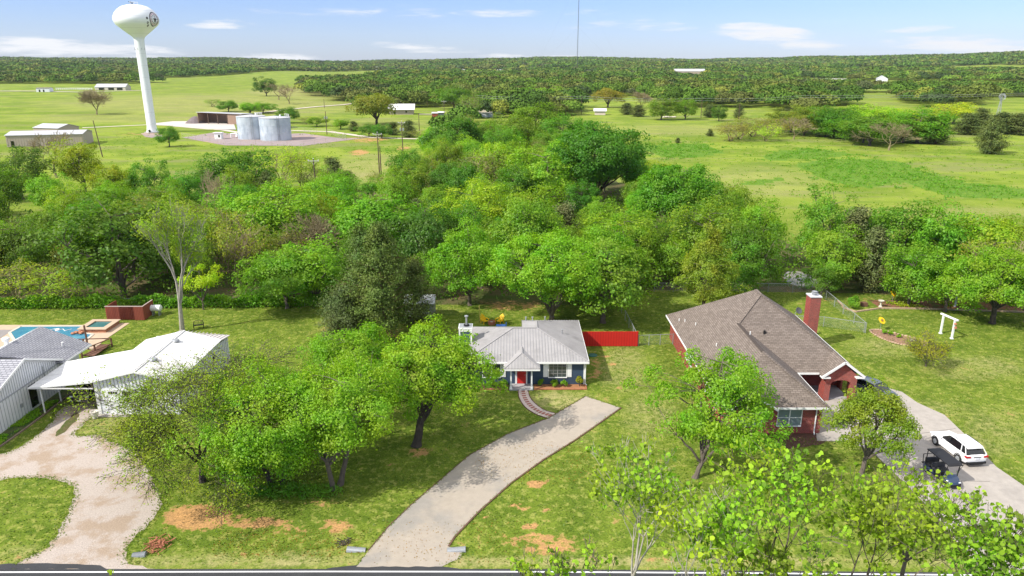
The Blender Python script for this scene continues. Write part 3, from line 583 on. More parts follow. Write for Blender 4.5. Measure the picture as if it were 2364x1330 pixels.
e0, e1, s0, n0 = W0 - OV, W1 + OV, S0 - OV, N0 + OV; rz_ = EZ + 1.72; ry = (s0 + n0) / 2; ra = e0 + (ry - s0); rb = e1 - (ry - s0)
south = [(e0, s0, EZ), (e1, s0, EZ), (rb, ry, rz_), (ra, ry, rz_)]; west = [(e0, n0, EZ), (e0, s0, EZ), (ra, ry, rz_)]; north = [(1.1, n0, EZ), (e0, n0, EZ), (ra, ry, rz_), (1.1, ry, rz_)]
bN = 78.5; east = [(e1, s0, EZ), (e1, bN, EZ), (rb, bN - (ry - s0), rz_), (rb, ry, rz_)]; nw = [(e1, bN, EZ), (1.1, bN, EZ), (1.1, bN - 4.6, EZ + 1.58), (rb, bN - (ry - s0), rz_)]
ww = [(1.1, bN - 4.6, EZ + 1.58), (1.1, ry, rz_ - .14), (rb, ry, rz_), (rb, bN - (ry - s0), rz_)]
mb = MB(); hipplanes(mb, (south, west, north, east, nw, ww), .1)
mb.slab([(1.1, n0, EZ - .02), (1.1, bN, EZ - .02), (1.3, bN, EZ + .02), (1.3, ry, rz_ - .2)], .02)
for a, b_ in ((south[0], south[3]), (south[1], south[2]), (south[2], south[3]), (east[2], east[3])): mb.bar(Vector(a) + Vector((0, 0, .03)), Vector(b_) + Vector((0, 0, .03)), .16, .05)
roof = mb.build("roof", M["roof_metal"], bh)
for p in (south, nw): mb = MB(); ribs(mb, p, (0, 0, 1), .30, .05, .04); mb.build("standing_seam", M["seam_shade_muntin_grey"], roof)  # these seams are coloured darker to stand in for their thin shadow lines
for p in (east, west): mb = MB(); ribs(mb, p, (0, 0, 1), .30, .03, .03); mb.build("standing_seam", M["roof_metal"], roof)
mb = MB(); mb.box(e0 - .03, e1 + .03, s0 - .05, s0, EZ - .2, EZ - .005); mb.box(e1 + .002, e1 + .05, s0, bN, EZ - .2, EZ - .005); mb.box(e0 - .05, e0 - .002, s0, n0, EZ - .2, EZ - .005); mb.box(e0, e1, s0 + .002, S0 - .002, EZ - .16, EZ - .11); mb.build("fascia", M["white_paint"], bh)
mb = MB(); mb.box(7.14, 7.26, S0 - .06, S0 + .1, 0, EZ - .17); mb.tube([(7.36, S0 - .3, EZ - .2), (7.32, S0 - .12, EZ - .45), (7.32, S0 - .12, .15), (7.45, S0 - .35, .08)], .05, 6); mb.build("downspout", M["white_paint"], bh)
px0, px1, pe, pz = -.78, 2.72, 65.15, 2.42; pm = (px0 + px1) / 2; ph_ = .92; ya = pe + 1.75; yb = s0 + (pz + ph_ - EZ) / (1.72 / 5.0) + .05
mb = MB(); 
def onroof(x, z): return (x, s0 + (z - EZ) / (1.72 / (ry - s0)), z)
pf = [(px0, pe, pz), (px1, pe, pz), (pm, ya, pz + ph_)]
pw = [(px0, s0 + .02, pz), (px0, pe, pz), (pm, ya, pz + ph_), (pm, yb, pz + ph_)]; pe_ = [(px1, pe, pz), (px1, s0 + .02, pz), (pm, yb, pz + ph_), (pm, ya, pz + ph_)]
hipplanes(mb, (pf, pw, pe_), .08)
for p in ((px0, pe, pz), (px1, pe, pz)): mb.bar(Vector(p) + Vector((0, 0, .02)), (pm, ya, pz + ph_ + .02), .12, .05)
mb.bar((pm, ya, pz + ph_ + .02), (pm, yb, pz + ph_ + .02), .14, .05); prf = mb.build("porch_roof", M["roof_metal"], bh); mb = MB(); ribs(mb, pf, (0, 0, 1), .3, .045, .03); mb.build("standing_seam", M["seam_shade_muntin_grey"], prf)  # porch seams likewise take the darker grey in place of rib shadow
mb = MB(); mb.box(px0, px1, pe - .05, pe + .02, pz - .22, pz - .09); mb.box(px0 - .03, px0 + .05, pe, S0, pz - .22, pz - .09); mb.box(px1 - .05, px1 + .03, pe, S0, pz - .22, pz - .09); mb.build("porch_beam", M["white_paint"], bh)
for x in (-.1, 1.93):
    mb = MB(); mb.box(x - .07, x + .07, 65.45, 65.6, .1, pz - .2); mb.box(x - .11, x + .11, 65.42, 65.63, .1, .3); mb.build("porch_post", M["white_paint"], bh)
mb = MB(); mb.box(-.25, 2.1, 65.35, S0 - .01, -.05, .1); mb.build("porch_slab", mat("porch_grey", (.36, .35, .36), .8, .1, 2), bh)
mb = MB(); mb.box(.5, 1.4, S0 - .05, S0 - .005, .12, 2.15); d = mb.build("door", M["red_paint"], bh); mb = MB(); mb.box(1.27, 1.32, S0 - .09, S0 - .05, 1.0, 1.14); mb.build("handle", M["chrome"], d)
mb = MB(); mb.box(.32, .495, S0 - .07, S0 - .004, .1, 2.3); mb.box(1.405, 1.53, S0 - .07, S0 - .004, .1, 2.3); mb.box(.5, 1.4, S0 - .07, S0 - .004, 2.155, 2.3); mb.build("door_frame", M["white_paint"], bh)
window(bh, 'x', S0, -1, 3.68, 5.42, .8, 2.32, 4, 4, mun=.03, munm="seam_shade_muntin_grey"); window(bh, 'x', S0, -1, -2.9, -1.18, .8, 2.32, 2, 1)
for a, b_ in ((3.12, 3.58), (5.52, 5.95), (-1.08, -.62)):
    mb = MB(); mb.box(a, b_, S0 - .045, S0 - .004, .82, 2.36); ribs(mb, [(a + .05, S0 - .045, .9), (b_ - .05, S0 - .045, .9), (b_ - .05, S0 - .045, 2.3), (a + .05, S0 - .045, 2.3)], (1, 0, 0), .08, .03, .02); mb.build("shutter", M["white_paint"], bh)
mb = MB(); mb.box(-5.45, -4.25, 70.9, 72.1, 0, 4.35); ch = mb.build("chimney", M["blue_siding"], bh)
mb = MB(); mb.box(-5.53, -5.38, 70.84, 70.98, 0, 4.5); mb.box(-4.32, -4.17, 70.84, 70.98, 0, 4.5); mb.box(-5.38, -4.32, 70.86, 70.9, 4.1, 4.5); mb.box(-5.57, -4.13, 70.83, 72.17, 4.36, 4.52); mb.build("chimney_trim", M["white_paint"], ch)
mb = MB(); mb.box(-5.5, -4.2, 70.9, 72.1, 4.521, 4.56); mb.lathe([(.28, 0), (.28, .1), (.1, .16), (.09, 1.0), (.2, 1.02), (.2, 1.1), (0, 1.2)], (-4.75, 71.4, 4.56), 12); mb.build("flue", M["galvanised"], ch)
mb = MB(); mb.lathe([(.3, 0), (.3, .14), (0, .15)], (-4.75, 71.4, 4.57), 12); mb.build("flue_collar", M["black_plastic"], ch)
for x, y in ((3.6, 74.6), (5.3, 72.2), (2.2, 73.6), (1.5, 74.0)):
    z = EZ + 1.72 * min(e1 - x, 78.5 - y, ry - s0) / (ry - s0); mb = MB(); mb.tube([(x, y, z - .05), (x, y, z + .45)], .06, 8); mb.lathe([(.0, .05), (.12, .02), (.12, 0), (0, 0)], (x, y, z + .44), 8); mb.build("vent_pipe", M["galvanised"], bh)
sheet("mulch_bed", [(-4.3, 65.65), (-.3, 65.65), (-.3, 66.79), (-4.3, 66.79)], .012, M["mulch"]); sheet("mulch_bed", [(2.15, 65.6), (7.25, 65.6), (7.25, 66.79), (2.15, 66.79)], .012, M["mulch_orange"])
for x0, x1, el_ in ((-4.3, -.4, "low brick edging of the dark mulch bed under the large window"), (2.2, 7.25, "low brick edging of the orange mulch bed under the shuttered window")):
    mb = MB(); k = x0
    while k < x1: mb.box(k, min(k + .24, x1), 65.5, 65.64, 0, .1); k += .25
    if x0 > 0:
        for k in range(5): mb.box(7.28, 7.4, 65.55 + k * .25, 65.78 + k * .25, 0, .1)
    tag(mb.build("bed_edging", mat("brick_edge", (.36, .14, .08), .9, .3, 4)), el_, "edging")

# --- brick house
glass("curtain_glass", (.17, .22, .23), .15)
bricky("red_brick", (.34, .042, .032), (.21, .03, .026), (.36, .24, .2), .22, .075, mort=.008, var=.2); bricky("shingles", (.225, .185, .158), (.16, .13, .11), (.075, .06, .052), .42, .17, mort=.014, var=.14, zs=1.55)
kh = thing("brick_house", "large red brick house with brown shingle hip roof and arched entry", "house", (25.5, 68, 0))
EZ2 = 2.7; sl = .725; o2 = .45
mb = MB(); Z = EZ2 - .02
def wallx(x0, x1, y, t=.2): mb.box(x0, x1, y, y + t, 0, Z)
def wally(x, y0, y1, t=.2): mb.box(x, x + t, y0, y1, 0, Z)
wallx(18.45, 26.7, 56.75); wally(18.45, 56.95, 79.65); wallx(18.65, 32.55, 79.45); wally(32.35, 65.6, 79.45); wally(26.5, 56.95, 66.4); wallx(26.7, 32.35, 66.4)
wallk = mb.build("wall", M["red_brick"], kh)
ap_ = (25.5, 71.1, EZ2 + 7.5 * sl); ap2 = (25.5, 72.6, EZ2 + 7.5 * sl); rf = (22.55, 60.85, EZ2 + 4.55 * sl); rj = (22.55, 68.15, EZ2 + 4.55 * sl)
c_sw, c_se, c_nw, c_ne, c_e, c_in = (18, 56.3, EZ2), (27.1, 56.3, EZ2), (18, 80.1, EZ2), (33, 80.1, EZ2), (33, 63.6, EZ2), (27.1, 63.6, EZ2)
mb = MB(); slabs = [[c_nw, c_sw, rf, rj, ap_, ap2], [c_sw, c_se, rf], [c_se, c_in, rj, rf], [c_in, c_e, ap_, rj], [c_e, c_ne, ap2, ap_], [c_ne, c_nw, ap2]]
for p in slabs: mb.slab(p, .1)
for a, b_ in ((c_se, rf), (rf, rj), (rj, ap_), (ap_, c_e), (ap_, ap2)): mb.bar(Vector(a) + Vector((0, 0, .015)), Vector(b_) + Vector((0, 0, .015)), .3, .05)
# front gable over the big window of the wing
gz = EZ2 + 1.25; gx_ = 20.6
mb.slab([(gx_, 55.95, gz), (gx_ - 2.0, 55.95, EZ2), (gx_ - 2.0, 56.5, EZ2), (gx_, 58.2, gz)], .1); mb.slab([(gx_, 55.95, gz), (gx_, 58.2, gz), (gx_ + 2.0, 56.5, EZ2), (gx_ + 2.0, 55.95, EZ2)], .1)
# gable over the arch
az = EZ2 + 1.42; am = 31.15
mb.slab([(am, 62.75, az), (29.2, 62.75, EZ2 - .02), (29.2, 63.8, EZ2 - .02), (am, 65.7, az)], .1); mb.slab([(am, 62.75, az), (am, 65.7, az), (33.1, 63.8, EZ2 - .02), (33.1, 62.75, EZ2 - .02)], .1)
roofk = mb.build("roof", M["shingles"], kh)
mb = MB(); f = .06
mb.box(18 - f, 18 - .004, 56.3, 80.1, Z - .16, EZ2 - .005); mb.box(18, 27.1, 56.3 - f, 56.296, Z - .16, EZ2 - .005); mb.box(27.104, 27.1 + f, 56.3, 63.5, Z - .16, EZ2 - .005); mb.box(27.1, 29.2, 63.6 - f, 63.596, Z - .16, EZ2 - .005); mb.box(33.004, 33 + f, 63.6, 80.1, Z - .16, EZ2 - .005)
for s_ in (-1, 1):
    mb.bar((am + s_ * .0, 62.72, az - .02), (am + s_ * 2.0, 62.72, EZ2 - .1), .06, .22); mb.box(*sorted((am + s_ * 1.2, am + s_ * 2.0)), 62.7, 63.3, EZ2 - .24, EZ2 - .13)
    mb.bar((gx_, 55.92, gz - .02), (gx_ + s_ * 2.05, 55.92, EZ2 - .1), .06, .2)
mb.box(18.1, 26.95, 56.35, 56.74, EZ2 - .17, EZ2 - .12); mb.build("fascia", M["white_paint"], kh)
mb = MB(); mb.tube([(26.4, 56.4, EZ2 - .12), (26.25, 56.66, EZ2 - .35), (26.25, 56.66, .2), (26.2, 56.4, .08)], .055, 6); mb.build("downspout", M["white_paint"], kh)
mb = MB(); mb.face([(gx_ - 1.9, 56.0, EZ2 - .05), (gx_ + 1.9, 56.0, EZ2 - .05), (gx_, 56.0, gz - .1)]); mb.box(gx_ - 1.75, gx_ + 1.75, 56.02, 56.745, EZ2 - .25, EZ2 - .1); mb.build("gable", M["red_brick"], kh)
# arched entry: front wall with an arch cut out, and two side piers
mb = MB(); y0, y1 = 63.1, 63.45; aw = .95; sp_ = 1.72
arc = [(am + aw * math.cos(t), sp_ + .42 * math.sin(t)) for t in [math.pi * k / 14 for k in range(15)]]
outline = [(am + 1.5, 0), (am + 1.5, EZ2 - .12), (am, az - .2), (am - 1.5, EZ2 - .12), (am - 1.5, 0), (am - aw, 0)] + arc[::-1] + [(am + aw, 0)]
for y, fl in ((y0, False), (y1, True)):
    lp = [(x, y, z) for x, z in outline]; mb.face(lp[::-1] if not fl else lp)
for k in range(len(outline)):
    a, b_ = outline[k], outline[(k + 1) % len(outline)]; mb.face([(a[0], y0, a[1]), (b_[0], y0, b_[1]), (b_[0], y1, b_[1]), (a[0], y1, a[1])])
mb.box(am - 1.5, am - 1.2, y1 + .003, 64.3, 0, EZ2 - .2); mb.box(am + 1.2, am + 1.5, y1 + .003, 64.3, 0, EZ2 - .2); mb.build("arch", M["red_brick"], kh)
mb = MB(); mb.box(26.72, 32.3, 63.5, 66.38, .0, .08); mb.build("porch_slab", M["porch_grey"], kh)
window(kh, 'x', 56.75, -1, 23.0, 25.0, .75, 2.3, 2, 2, mun=.045, gl="curtain_glass"); window(kh, 'x', 56.75, -1, 19.6, 21.6, .75, 2.3, 2, 2, mun=.045, gl="curtain_glass"); window(kh, 'x', 66.4, -1, 27.4, 28.7, .5, 2.2, 2, 3, mun=.03)
for a in (59.5, 62.4, 68.9, 70.4): window(kh, 'y', 18.45, -1, a, a + .95, .95, 2.25, 1, 2, mun=.03)
for k in range(7):
    mb = MB(); mb.box(26.3, 26.76, 56.7, 56.749, .1 + k * .37, .38 + k * .37); mb.box(26.702, 26.75, 56.75, 57.1, .1 + k * .37, .38 + k * .37); mb.build("quoin", M["red_brick"], kh)
mb = MB(); mb.box(33.05, 34.2, 76.4, 77.7, 0, 6.0); chk = mb.build("chimney", M["red_brick"], kh)
mb = MB(); mb.box(32.98, 34.27, 76.33, 77.77, 6.0, 6.12); mb.build("chimney_cap", mat("cap_concrete", (.52, .52, .54), .8), chk)
mb = MB(); mb.lathe([(.25, 0), (.25, .2), (.34, .22), (.34, .3), (.18, .36), (.18, .42), (.3, .44), (0, .52)], (33.62, 77.0, 6.12), 14); mb.build("flue", M["galvanised"], chk)
for x, y in ((18.7, 76.6), (19.1, 75.6), (19.7, 73.3), (20.1, 66.6), (22.8, 65.2)):
    mb = MB(); z = EZ2 + min(x - 18, 4.55) * sl; mb.tube([(x, y, z - .1), (x, y, z + .28)], .05, 6); mb.build("vent_pipe", M["white_paint"], kh)
mb = MB(); x, y = 24.9, 67.2; z = EZ2 + (y - 63.6) * sl; mb.tube([(x, y, z - .1), (x, y, z + .3)], .12, 8); mb.build("roof_vent", M["black_plastic"], kh)
dsh = thing("satellite_dish", "dark satellite dish on the roof edge beside the tall brick chimney", "satellite dish", (32.7, 79.5, EZ2 + .1)); mb = LM(); mb.tube([(0, 0, -.1), (.1, 0, .4), (.3, -.1, .6)], .03, 6); mb.build("mast", M["galvanised"], dsh)
mb = LM(); mb.xf = Matrix.Translation((.35, -.15, .65)) @ Matrix.Rotation(R(55), 4, Vector((1, .3, 0))); mb.lathe([(0, 0), (.15, .01), (.3, .05), (.4, .1), (.38, .12), (.28, .07), (0, .02)], (0, 0, 0), 16); mb.build("dish", mat("dish_grey", (.09, .09, .1), .5), dsh)
sheet("mulch_bed", wobble(catmull([(19.3, 56.7), (19.2, 54.6), (21, 53.9), (24, 54.3), (26.5, 55.1), (26.6, 56.7)], 4), .06, .3), .012, M["mulch"])

# --- white metal garage with carport
gh = thing("garage", "white metal garage with low gable roof and attached open carport", "garage", (-34, 67, 0))
gx0, gx1, gy0, gy1 = -37.8, -30.3, 60.3, 70.3; gm_ = -33.9; ez, rz2 = 3.45, 4.4
mb = MB(); mb.box(gx0, gx1, gy1 - .12, gy1, 0, ez); mb.box(gx0, gx0 + .12, gy0 + .12, gy1 - .12, 0, ez); mb.box(gx1 - .12, gx1, gy0 + .12, gy1 - .12, 0, ez)
fr_ = [(gx0, 0), (gx1, 0), (gx1, ez), (gm_, rz2 - .06), (gx0, ez)]
for y, fl in ((gy0, 0), (gy0 + .12, 1)): lp = [(x, y, z) for x, z in fr_]; mb.face(lp if not fl else lp[::-1])
for y, fl in ((gy1 - .12, 0), (gy1, 1)): lp = [(x, y, z) for x, z in ((gx0, ez), (gx1, ez), (gm_, rz2 - .06))]; mb.face(lp if not fl else lp[::-1])
mb.box(gx0, gx1 , gy1 + .003, 72.45, 0, 3.0)
wlg = mb.build("wall", M["white_siding"], gh); mb = MB(); ribs(mb, [(gx0 + .3, gy0, 2.7), (gx1, gy0, 2.7), (gx1, gy0, ez - .05), (gm_, gy0, rz2 - .15), (gx0 + .3, gy0, ez - .05)], (0, 0, 1), .33, .05, .05)
ribs(mb, [(gx1, gy0, .05), (gx1, 72.45, .05), (gx1, 72.45, 2.95), (gx1, gy1, ez - .1), (gx1, gy0, ez - .1)], (0, 0, 1), .4, .04, .04); mb.build("batten", M["batten_shade_grey"], wlg)  # battens painted darker in place of the shadow lines between wall ribs
wp = [(gx0 - .1, gy0 - .3, ez - .02), (gm_, gy0 - .3, rz2), (gm_, gy1 + .1, rz2), (gx0 - .1, gy1 + .1, ez - .02)]; ep = [(gm_, gy0 - .3, rz2), (gx1 + .2, gy0 - .3, ez - .05), (gx1 + .2, gy1 + .1, ez - .05), (gm_, gy1 + .1, rz2)]
lt = [(gm_ - 1.5, gy1 + .1, ez + .5), (gx1 + .2, gy1 + .1, ez - .08), (gx1 + .2, 72.6, 3.05), (gm_ - 1.5, 72.6, 3.4)]
mb = MB(); mb.slab(wp, .06); mb.slab(ep, .06); ribs(mb, ep, (1, 0, -.29), .3, .03, .025); ribs(mb, wp, (1, 0, .29), .9, .04, .03); mb.bar((gm_, gy0 - .3, rz2 + .02), (gm_, gy1 + .1, rz2 + .02), .3, .04); mb.build("roof", M["white_metal"], gh)
mb = MB(); mb.slab([lt[0], lt[1], lt[2]], .05); mb.slab([lt[0], lt[2], lt[3]], .05); ribs(mb, [lt[0], lt[1], lt[2], lt[3]], (0, 1, -.3), .4, .05, .05); mb.build("rear_roof", mat("roof_pinkish", (.58, .54, .53), .5, .06, 1), gh)
mb = MB(); k = gy0
while k < gy1: mb.box(gm_ - .05, gm_ + .05, k, k + .12, rz2 + .042, rz2 + .065); k += .28
mb.build("ridge_cap", mat("dark_gap", (.10, .10, .11), .8), gh)
cp = [(-43.7, gy0 - .3, 2.82), (gx0 - .1, gy0 - .3, ez - .03), (gx0 - .1, 67.6, ez - .03), (-43.7, 66.0, 2.82)]
mb = MB(); mb.slab(cp, .08); ribs(mb, cp, (1, 0, 0), .9, .03, .02); mb.box(-43.72, gx0, gy0 - .36, gy0 - .303, 2.7, 2.8); cpr = mb.build("carport_roof", M["white_metal"], gh)
mb = MB(); mb.bar((-43.7, gy0 - .34, 2.76), (gx0 - .1, gy0 - .34, ez - .1), .06, .14); mb.bar((gx0 - .1, gy0 - .34, ez - .06), (gm_, gy0 - .34, rz2 - .05), .06, .14); mb.bar((gm_, gy0 - .34, rz2 - .05), (gx1 + .2, gy0 - .34, ez - .1), .06, .14); mb.box(gx0 - .08, gx0 + .22, gy0 - .06, gy0 - .003, 0, ez); mb.build("fascia", M["white_paint"], gh)
for x, y in ((-42.9, 60.4), (-42.9, 62.9), (-42.9, 65.4)):
    mb = MB(); mb.box(x - .05, x + .05, y - .05, y + .05, 0, 2.8); mb.build("post", M["white_paint"], gh)
for a in (-37.05, -33.85):
    mb = MB(); mb.box(a, a + 2.85, gy0 - .05, gy0 - .004, .02, 2.5)
    for k in range(1, 4): mb.box(a, a + 2.85, gy0 - .056, gy0 - .05, .02 + .62 * k - .012, .02 + .62 * k + .012)
    dr = mb.build("garage_door", M["white_paint"], gh)
    mb = MB()
    for g_ in (0, 1):
        for k in range(4): mb.box(a + .38 + g_ * 1.25 + k * .21, a + .54 + g_ * 1.25 + k * .21, gy0 - .07, gy0 - .052, 2.08, 2.32)
    mb.build("pane", M["dark_glass"], dr)
    mb = MB()
    for z in (.5, 1.75):
        for s_ in (0, 1): mb.box(a + .05 + s_ * 2.3, a + .5 + s_ * 2.3, gy0 - .07, gy0 - .052, z, z + .04)
    mb.build("strap_hinge", M["black_plastic"], dr)
window(gh, 'y', gx1, 1, 67.9, 68.7, 1.5, 2.4, 1, 2, gl="dark_glass")
for y in (62.8, 67.6):
    mb = MB(); mb.lathe([(.32, 0), (.36, .12), (.30, .2), (0, .24)], (gm_ + .42, y, rz2 - .1), 14); mb.build("roof_vent", M["galvanised"], gh)
sheet("concrete_step", [(-38.1, 59.75), (-34.5, 59.75), (-34.5, 60.3), (-38.1, 60.3)], .05, M["concrete"], .06)
mb = MB(); mb.lathe([(.0, .0), (.22, 0), (.28, .35), (.34, .62), (.36, .68), (.30, .68), (.28, .58), (0, .55)], (-37.8, 59.5, .05), 14); pt = mb.build("planter", mat("pale_pot", (.6, .55, .5), .7)); tag(pt, "tall pale flower pot standing at the corner of the white garage", "planter")

# --- white house with grey shingle roofs at the edge
bricky("grey_shingles", (.40, .40, .43), (.33, .33, .36), (.15, .15, .17), .5, .2, mort=.03, var=.12, zs=2.2)
wh = thing("white_house", "white board and batten house with weathered grey shingle roofs", "house", (-48.5, 64, 0))
wx = -44.5
mb = MB(); mb.box(-54, wx - .15, 52.0, 52.15, 0, 2.6); mb.box(wx - .15, wx, 52.15, 66.6, 0, 2.7); mb.box(wx - 4, wx - .15, 66.45, 66.6, 0, 2.7)
mb.box(-52.4, wx - .4, 66.7, 69.9, 0, 2.55)
gp = [(wx, 52.15, 2.7), (wx, 66.6, 2.7), (wx, 61.0, 5.0), (wx, 55.5, 2.75)]
for x in (wx, wx - .15): lp = [(x, 53.5, 2.7), (x, 66.6, 2.7), (x, 65.9, 2.9), (x, 60.9, 5.05)]; mb.face(lp if x == wx else lp[::-1])
mb.box(-54, -53.85, 52.15, 70, 0, 2.6)
wlh = mb.build("wall", M["white_siding"], wh); mb = MB(); ribs(mb, [(wx + .0, 52.3, .1), (wx, 66.5, .1), (wx, 66.5, 2.62), (wx, 52.3, 2.62)], (0, 0, 1), .4, .04, .03); ribs(mb, [(wx, 54, 2.75), (wx, 66, 2.75), (wx, 60.9, 4.95)], (0, 0, 1), .3, .04, .03); mb.box(wx + .002, wx + .05, 52.3, 66.5, 2.62, 2.74)
mb.build("batten", M["batten_shade_grey"], wlh)
mb = MB()
mb.slab([(-54, 53.1, 2.45), (wx + .3, 53.1, 2.45), (wx + .3, 61.0, 5.2), (-54, 61.0, 5.2)], .12); mb.slab([(-54, 61.0, 5.2), (wx + .3, 61.0, 5.2), (wx + .3, 66.3, 2.95), (-54, 66.3, 2.95)], .12)
mb.slab([(-44.0, 65.9, 2.75), (-44.0, 70.85, 2.75), (-48.4, 70.1, 5.0), (-48.4, 62.2, 5.0), (-47.2, 63.6, 4.3)], .12)
mb.build("roof", M["grey_shingles"], wh)
mb = MB(); mb.slab([(-48.4, 60.0, 5.0), (-48.4, 70.1, 5.0), (-53.5, 70.1, 2.4), (-53.5, 60.0, 2.4)], .1); mb.build("white_roof", M["white_metal"], wh)
mb = MB(); mb.bar((wx + .32, 53.1, 2.42), (wx + .32, 61.0, 5.17), .05, .2); mb.bar((wx + .32, 61.0, 5.17), (wx + .32, 66.3, 2.9), .05, .2); mb.box(-43.995, -43.93, 65.9, 70.85, 2.55, 2.72); mb.build("fascia", M["white_paint"], wh)
mb = MB(); mb.box(wx + .002, wx + .05, 61.1, 62.1, .25, 2.4); mb.build("door", M["dark_glass"], wh); window(wh, 'y', wx, 1, 64.3, 64.8, 1.6, 2.2, 1, 1, gl="dark_glass", fr=.05)
mb = MB(); mb.lathe([(.2, 0), (.2, .35), (.32, .4), (.34, .62), (.2, .7), (0, .72)], (-48.9, 65.6, 4.8), 14); mb.build("roof_vent", M["white_paint"], wh)
mb = MB(); mb.tube([(-45.4, 68.4, 3.3), (-45.4, 68.4, 3.85), (-45.15, 68.3, 3.95)], .06, 6); mb.build("vent_pipe", M["white_paint"], wh)
mb = MB(); mb.tube([(wx + .08, 63.5, 1.2), (wx + .08, 63.5, 3.4)], .03, 6); mb.box(wx + .05, wx + .15, 59.6, 59.85, 1.0, 1.35); mb.build("meter_box", M["galvanised"], wh)
sheet("garden_bed", [(-44.45, 52), (-43.2, 52), (-43.0, 61), (-43.2, 66), (-44.45, 66)], .008, mat("bed_soil", (.09, .1, .035), .95, .3, 3, bump=.6, col2=(.05, .09, .02), two=.5, tscale=1.5))
mb = MB(); pp = [(-43.15, 52), (-42.9, 56), (-42.85, 59.5), (-43.0, 66)]
for a, b_ in zip(pp, pp[1:]): mb.bar((*a, .06), (*b_, .06), .12, .12)
tag(mb.build("garden_edging", mat("old_timber", (.22, .16, .12), .9, .2, 2)), "weathered timber edging along the bed beside the white house", "edging")
# ---------------------------------------------------------------- vehicles
mat("car_white", (.80, .80, .81), .18, .01, 1, spec=.6); mat("car_black", (.012, .012, .014), .15, .05, 1, spec=.6); mat("car_grey", (.13, .15, .185), .18, .03, 1, spec=.6, metal=.4); mat("car_navy", (.03, .05, .10), .2, .03, 1, spec=.6)
mat("tail_red", (.45, .01, .015), .2, .02, 1, spec=.6); mat("lamp_clear", (.75, .77, .8), .15, .02, 1, spec=.7); mat("plate", (.75, .76, .8), .5); mat("seat_grey", (.05, .05, .055), .7, .1, 5)
def loft(mb, rings, cap=True):
    R_ = [[mb.pt(p) for p in r] for r in rings]; n = len(R_[0])
    for a, b in zip(R_, R_[1:]):
        for j in range(n): mb.f.append([a[j], b[j], b[(j + 1) % n], a[(j + 1) % n]])
    if cap: mb.f.append(R_[0]); mb.f.append(R_[-1][::-1])
def body_ring(y, hw, zb, zt, crown=.02):
    r = [(-hw * .82, zb), (-hw * .97, zb + .1), (-hw, zb + (zt - zb) * .45), (-hw * .985, zt - .12), (-hw * .93, zt - .02), (-hw * .5, zt + crown), (hw * .5, zt + crown), (hw * .93, zt - .02), (hw * .985, zt - .12), (hw, zb + (zt - zb) * .45), (hw * .97, zb + .1), (hw * .82, zb)]
    return [(x, y, z) for x, z in r]
def cab_ring(y, hb, ht, zb, zt):
    return [(-hb, y, zb), (-(hb * .35 + ht * .65), y, zb + (zt - zb) * .6), (-ht, y, zt - .03), (-ht * .86, y, zt), (ht * .86, y, zt), (ht, y, zt - .03), (hb * .35 + ht * .65, y, zb + (zt - zb) * .6), (hb, y, zb)]
def car(name, label, cat, loc, rz, paint, body, cab, roof, wheels, wr=.36, hw=.95, group=None):
    "x across, y from the end that faces -y to the other"
    t = thing(name, label, cat, loc, rz, group)
    m = LM(); loft(m, [body_ring(*s) for s in body]); bo = m.build("body", M[paint], t, True)
    m = LM(); loft(m, [cab_ring(*s) for s in cab]); m.build("windows", M["car_glass"], t, True)
    m = LM(); loft(m, [[(-w, y, z - .045), (-w * .97, y, z), (-w * .5, y, z + .03), (w * .5, y, z + .03), (w * .97, y, z), (w, y, z - .045)] for y, w, z in roof]); m.build("roof", M[paint], t, True)
    for y in wheels:
        for s in (-1, 1):
            m = LM(); m.tube([(s * (hw - .2), y, wr), (s * (hw + .015), y, wr)], wr, 22); w = m.build("wheel", M["rubber"], t, True)
            m = LM(); m.tube([(s * (hw + .016), y, wr), (s * (hw + .03), y, wr)], [wr * .62, wr * .55], 14)
            for k in range(5):
                a = 6.283 * k / 5; m.bar((s * (hw + .03), y, wr), (s * (hw + .03), y + math.cos(a) * wr * .6, wr + math.sin(a) * wr * .6), .05, .03, up=(1, 0, 0))
            m.build("rim", M["galvanised"], w)
        for s in (-1, 1):
            m = LM(); pts = [(s * (hw + .004), y + (wr + .07) * math.cos(a), wr + (wr + .07) * math.sin(a)) for a in [math.pi * k / 10 for k in range(11)]]; m.tube(pts, .035, 5); m.build("wheel_arch", M["black_plastic"], t)
    return t
def add(t, name, m_, fn, parent=None, sm=False):
    m = LM(); fn(m); return m.build(name, M[m_], parent or t, sm)
sv = car("parked_car", "white suv parked on the concrete drive with its dark rear window towards the road", "car", (36.95, 51.15, .02), R(5), "car_white",
    [(0, .74, .5, .98), (.04, .86, .42, 1.04), (.16, .93, .33, 1.07), (.6, .955, .27, 1.08), (1.6, .955, .25, 1.06), (3.1, .95, .25, 1.02), (3.6, .94, .26, .98), (4.2, .92, .3, .9), (4.5, .84, .36, .8), (4.62, .68, .42, .7)],
    [(.10, .82, .78, 1.0, 1.06), (.62, .87, .66, 1.0, 1.56), (1.1, .89, .69, 1.0, 1.62), (1.9, .89, .69, 1.0, 1.62), (2.35, .89, .66, 1.0, 1.56), (3.35, .86, .80, .98, 1.02)],
    [(.36, .64, 1.50), (.62, .70, 1.60), (1.2, .73, 1.66), (1.9, .73, 1.66), (2.45, .67, 1.58)], (.85, 3.7))
add(sv, "tail_light", "tail_red", lambda m: (m.box(-.93, -.55, -.03, .22, .86, 1.0),)); add(sv, "tail_light", "tail_red", lambda m: (m.box(.55, .93, -.03, .22, .86, 1.0),))
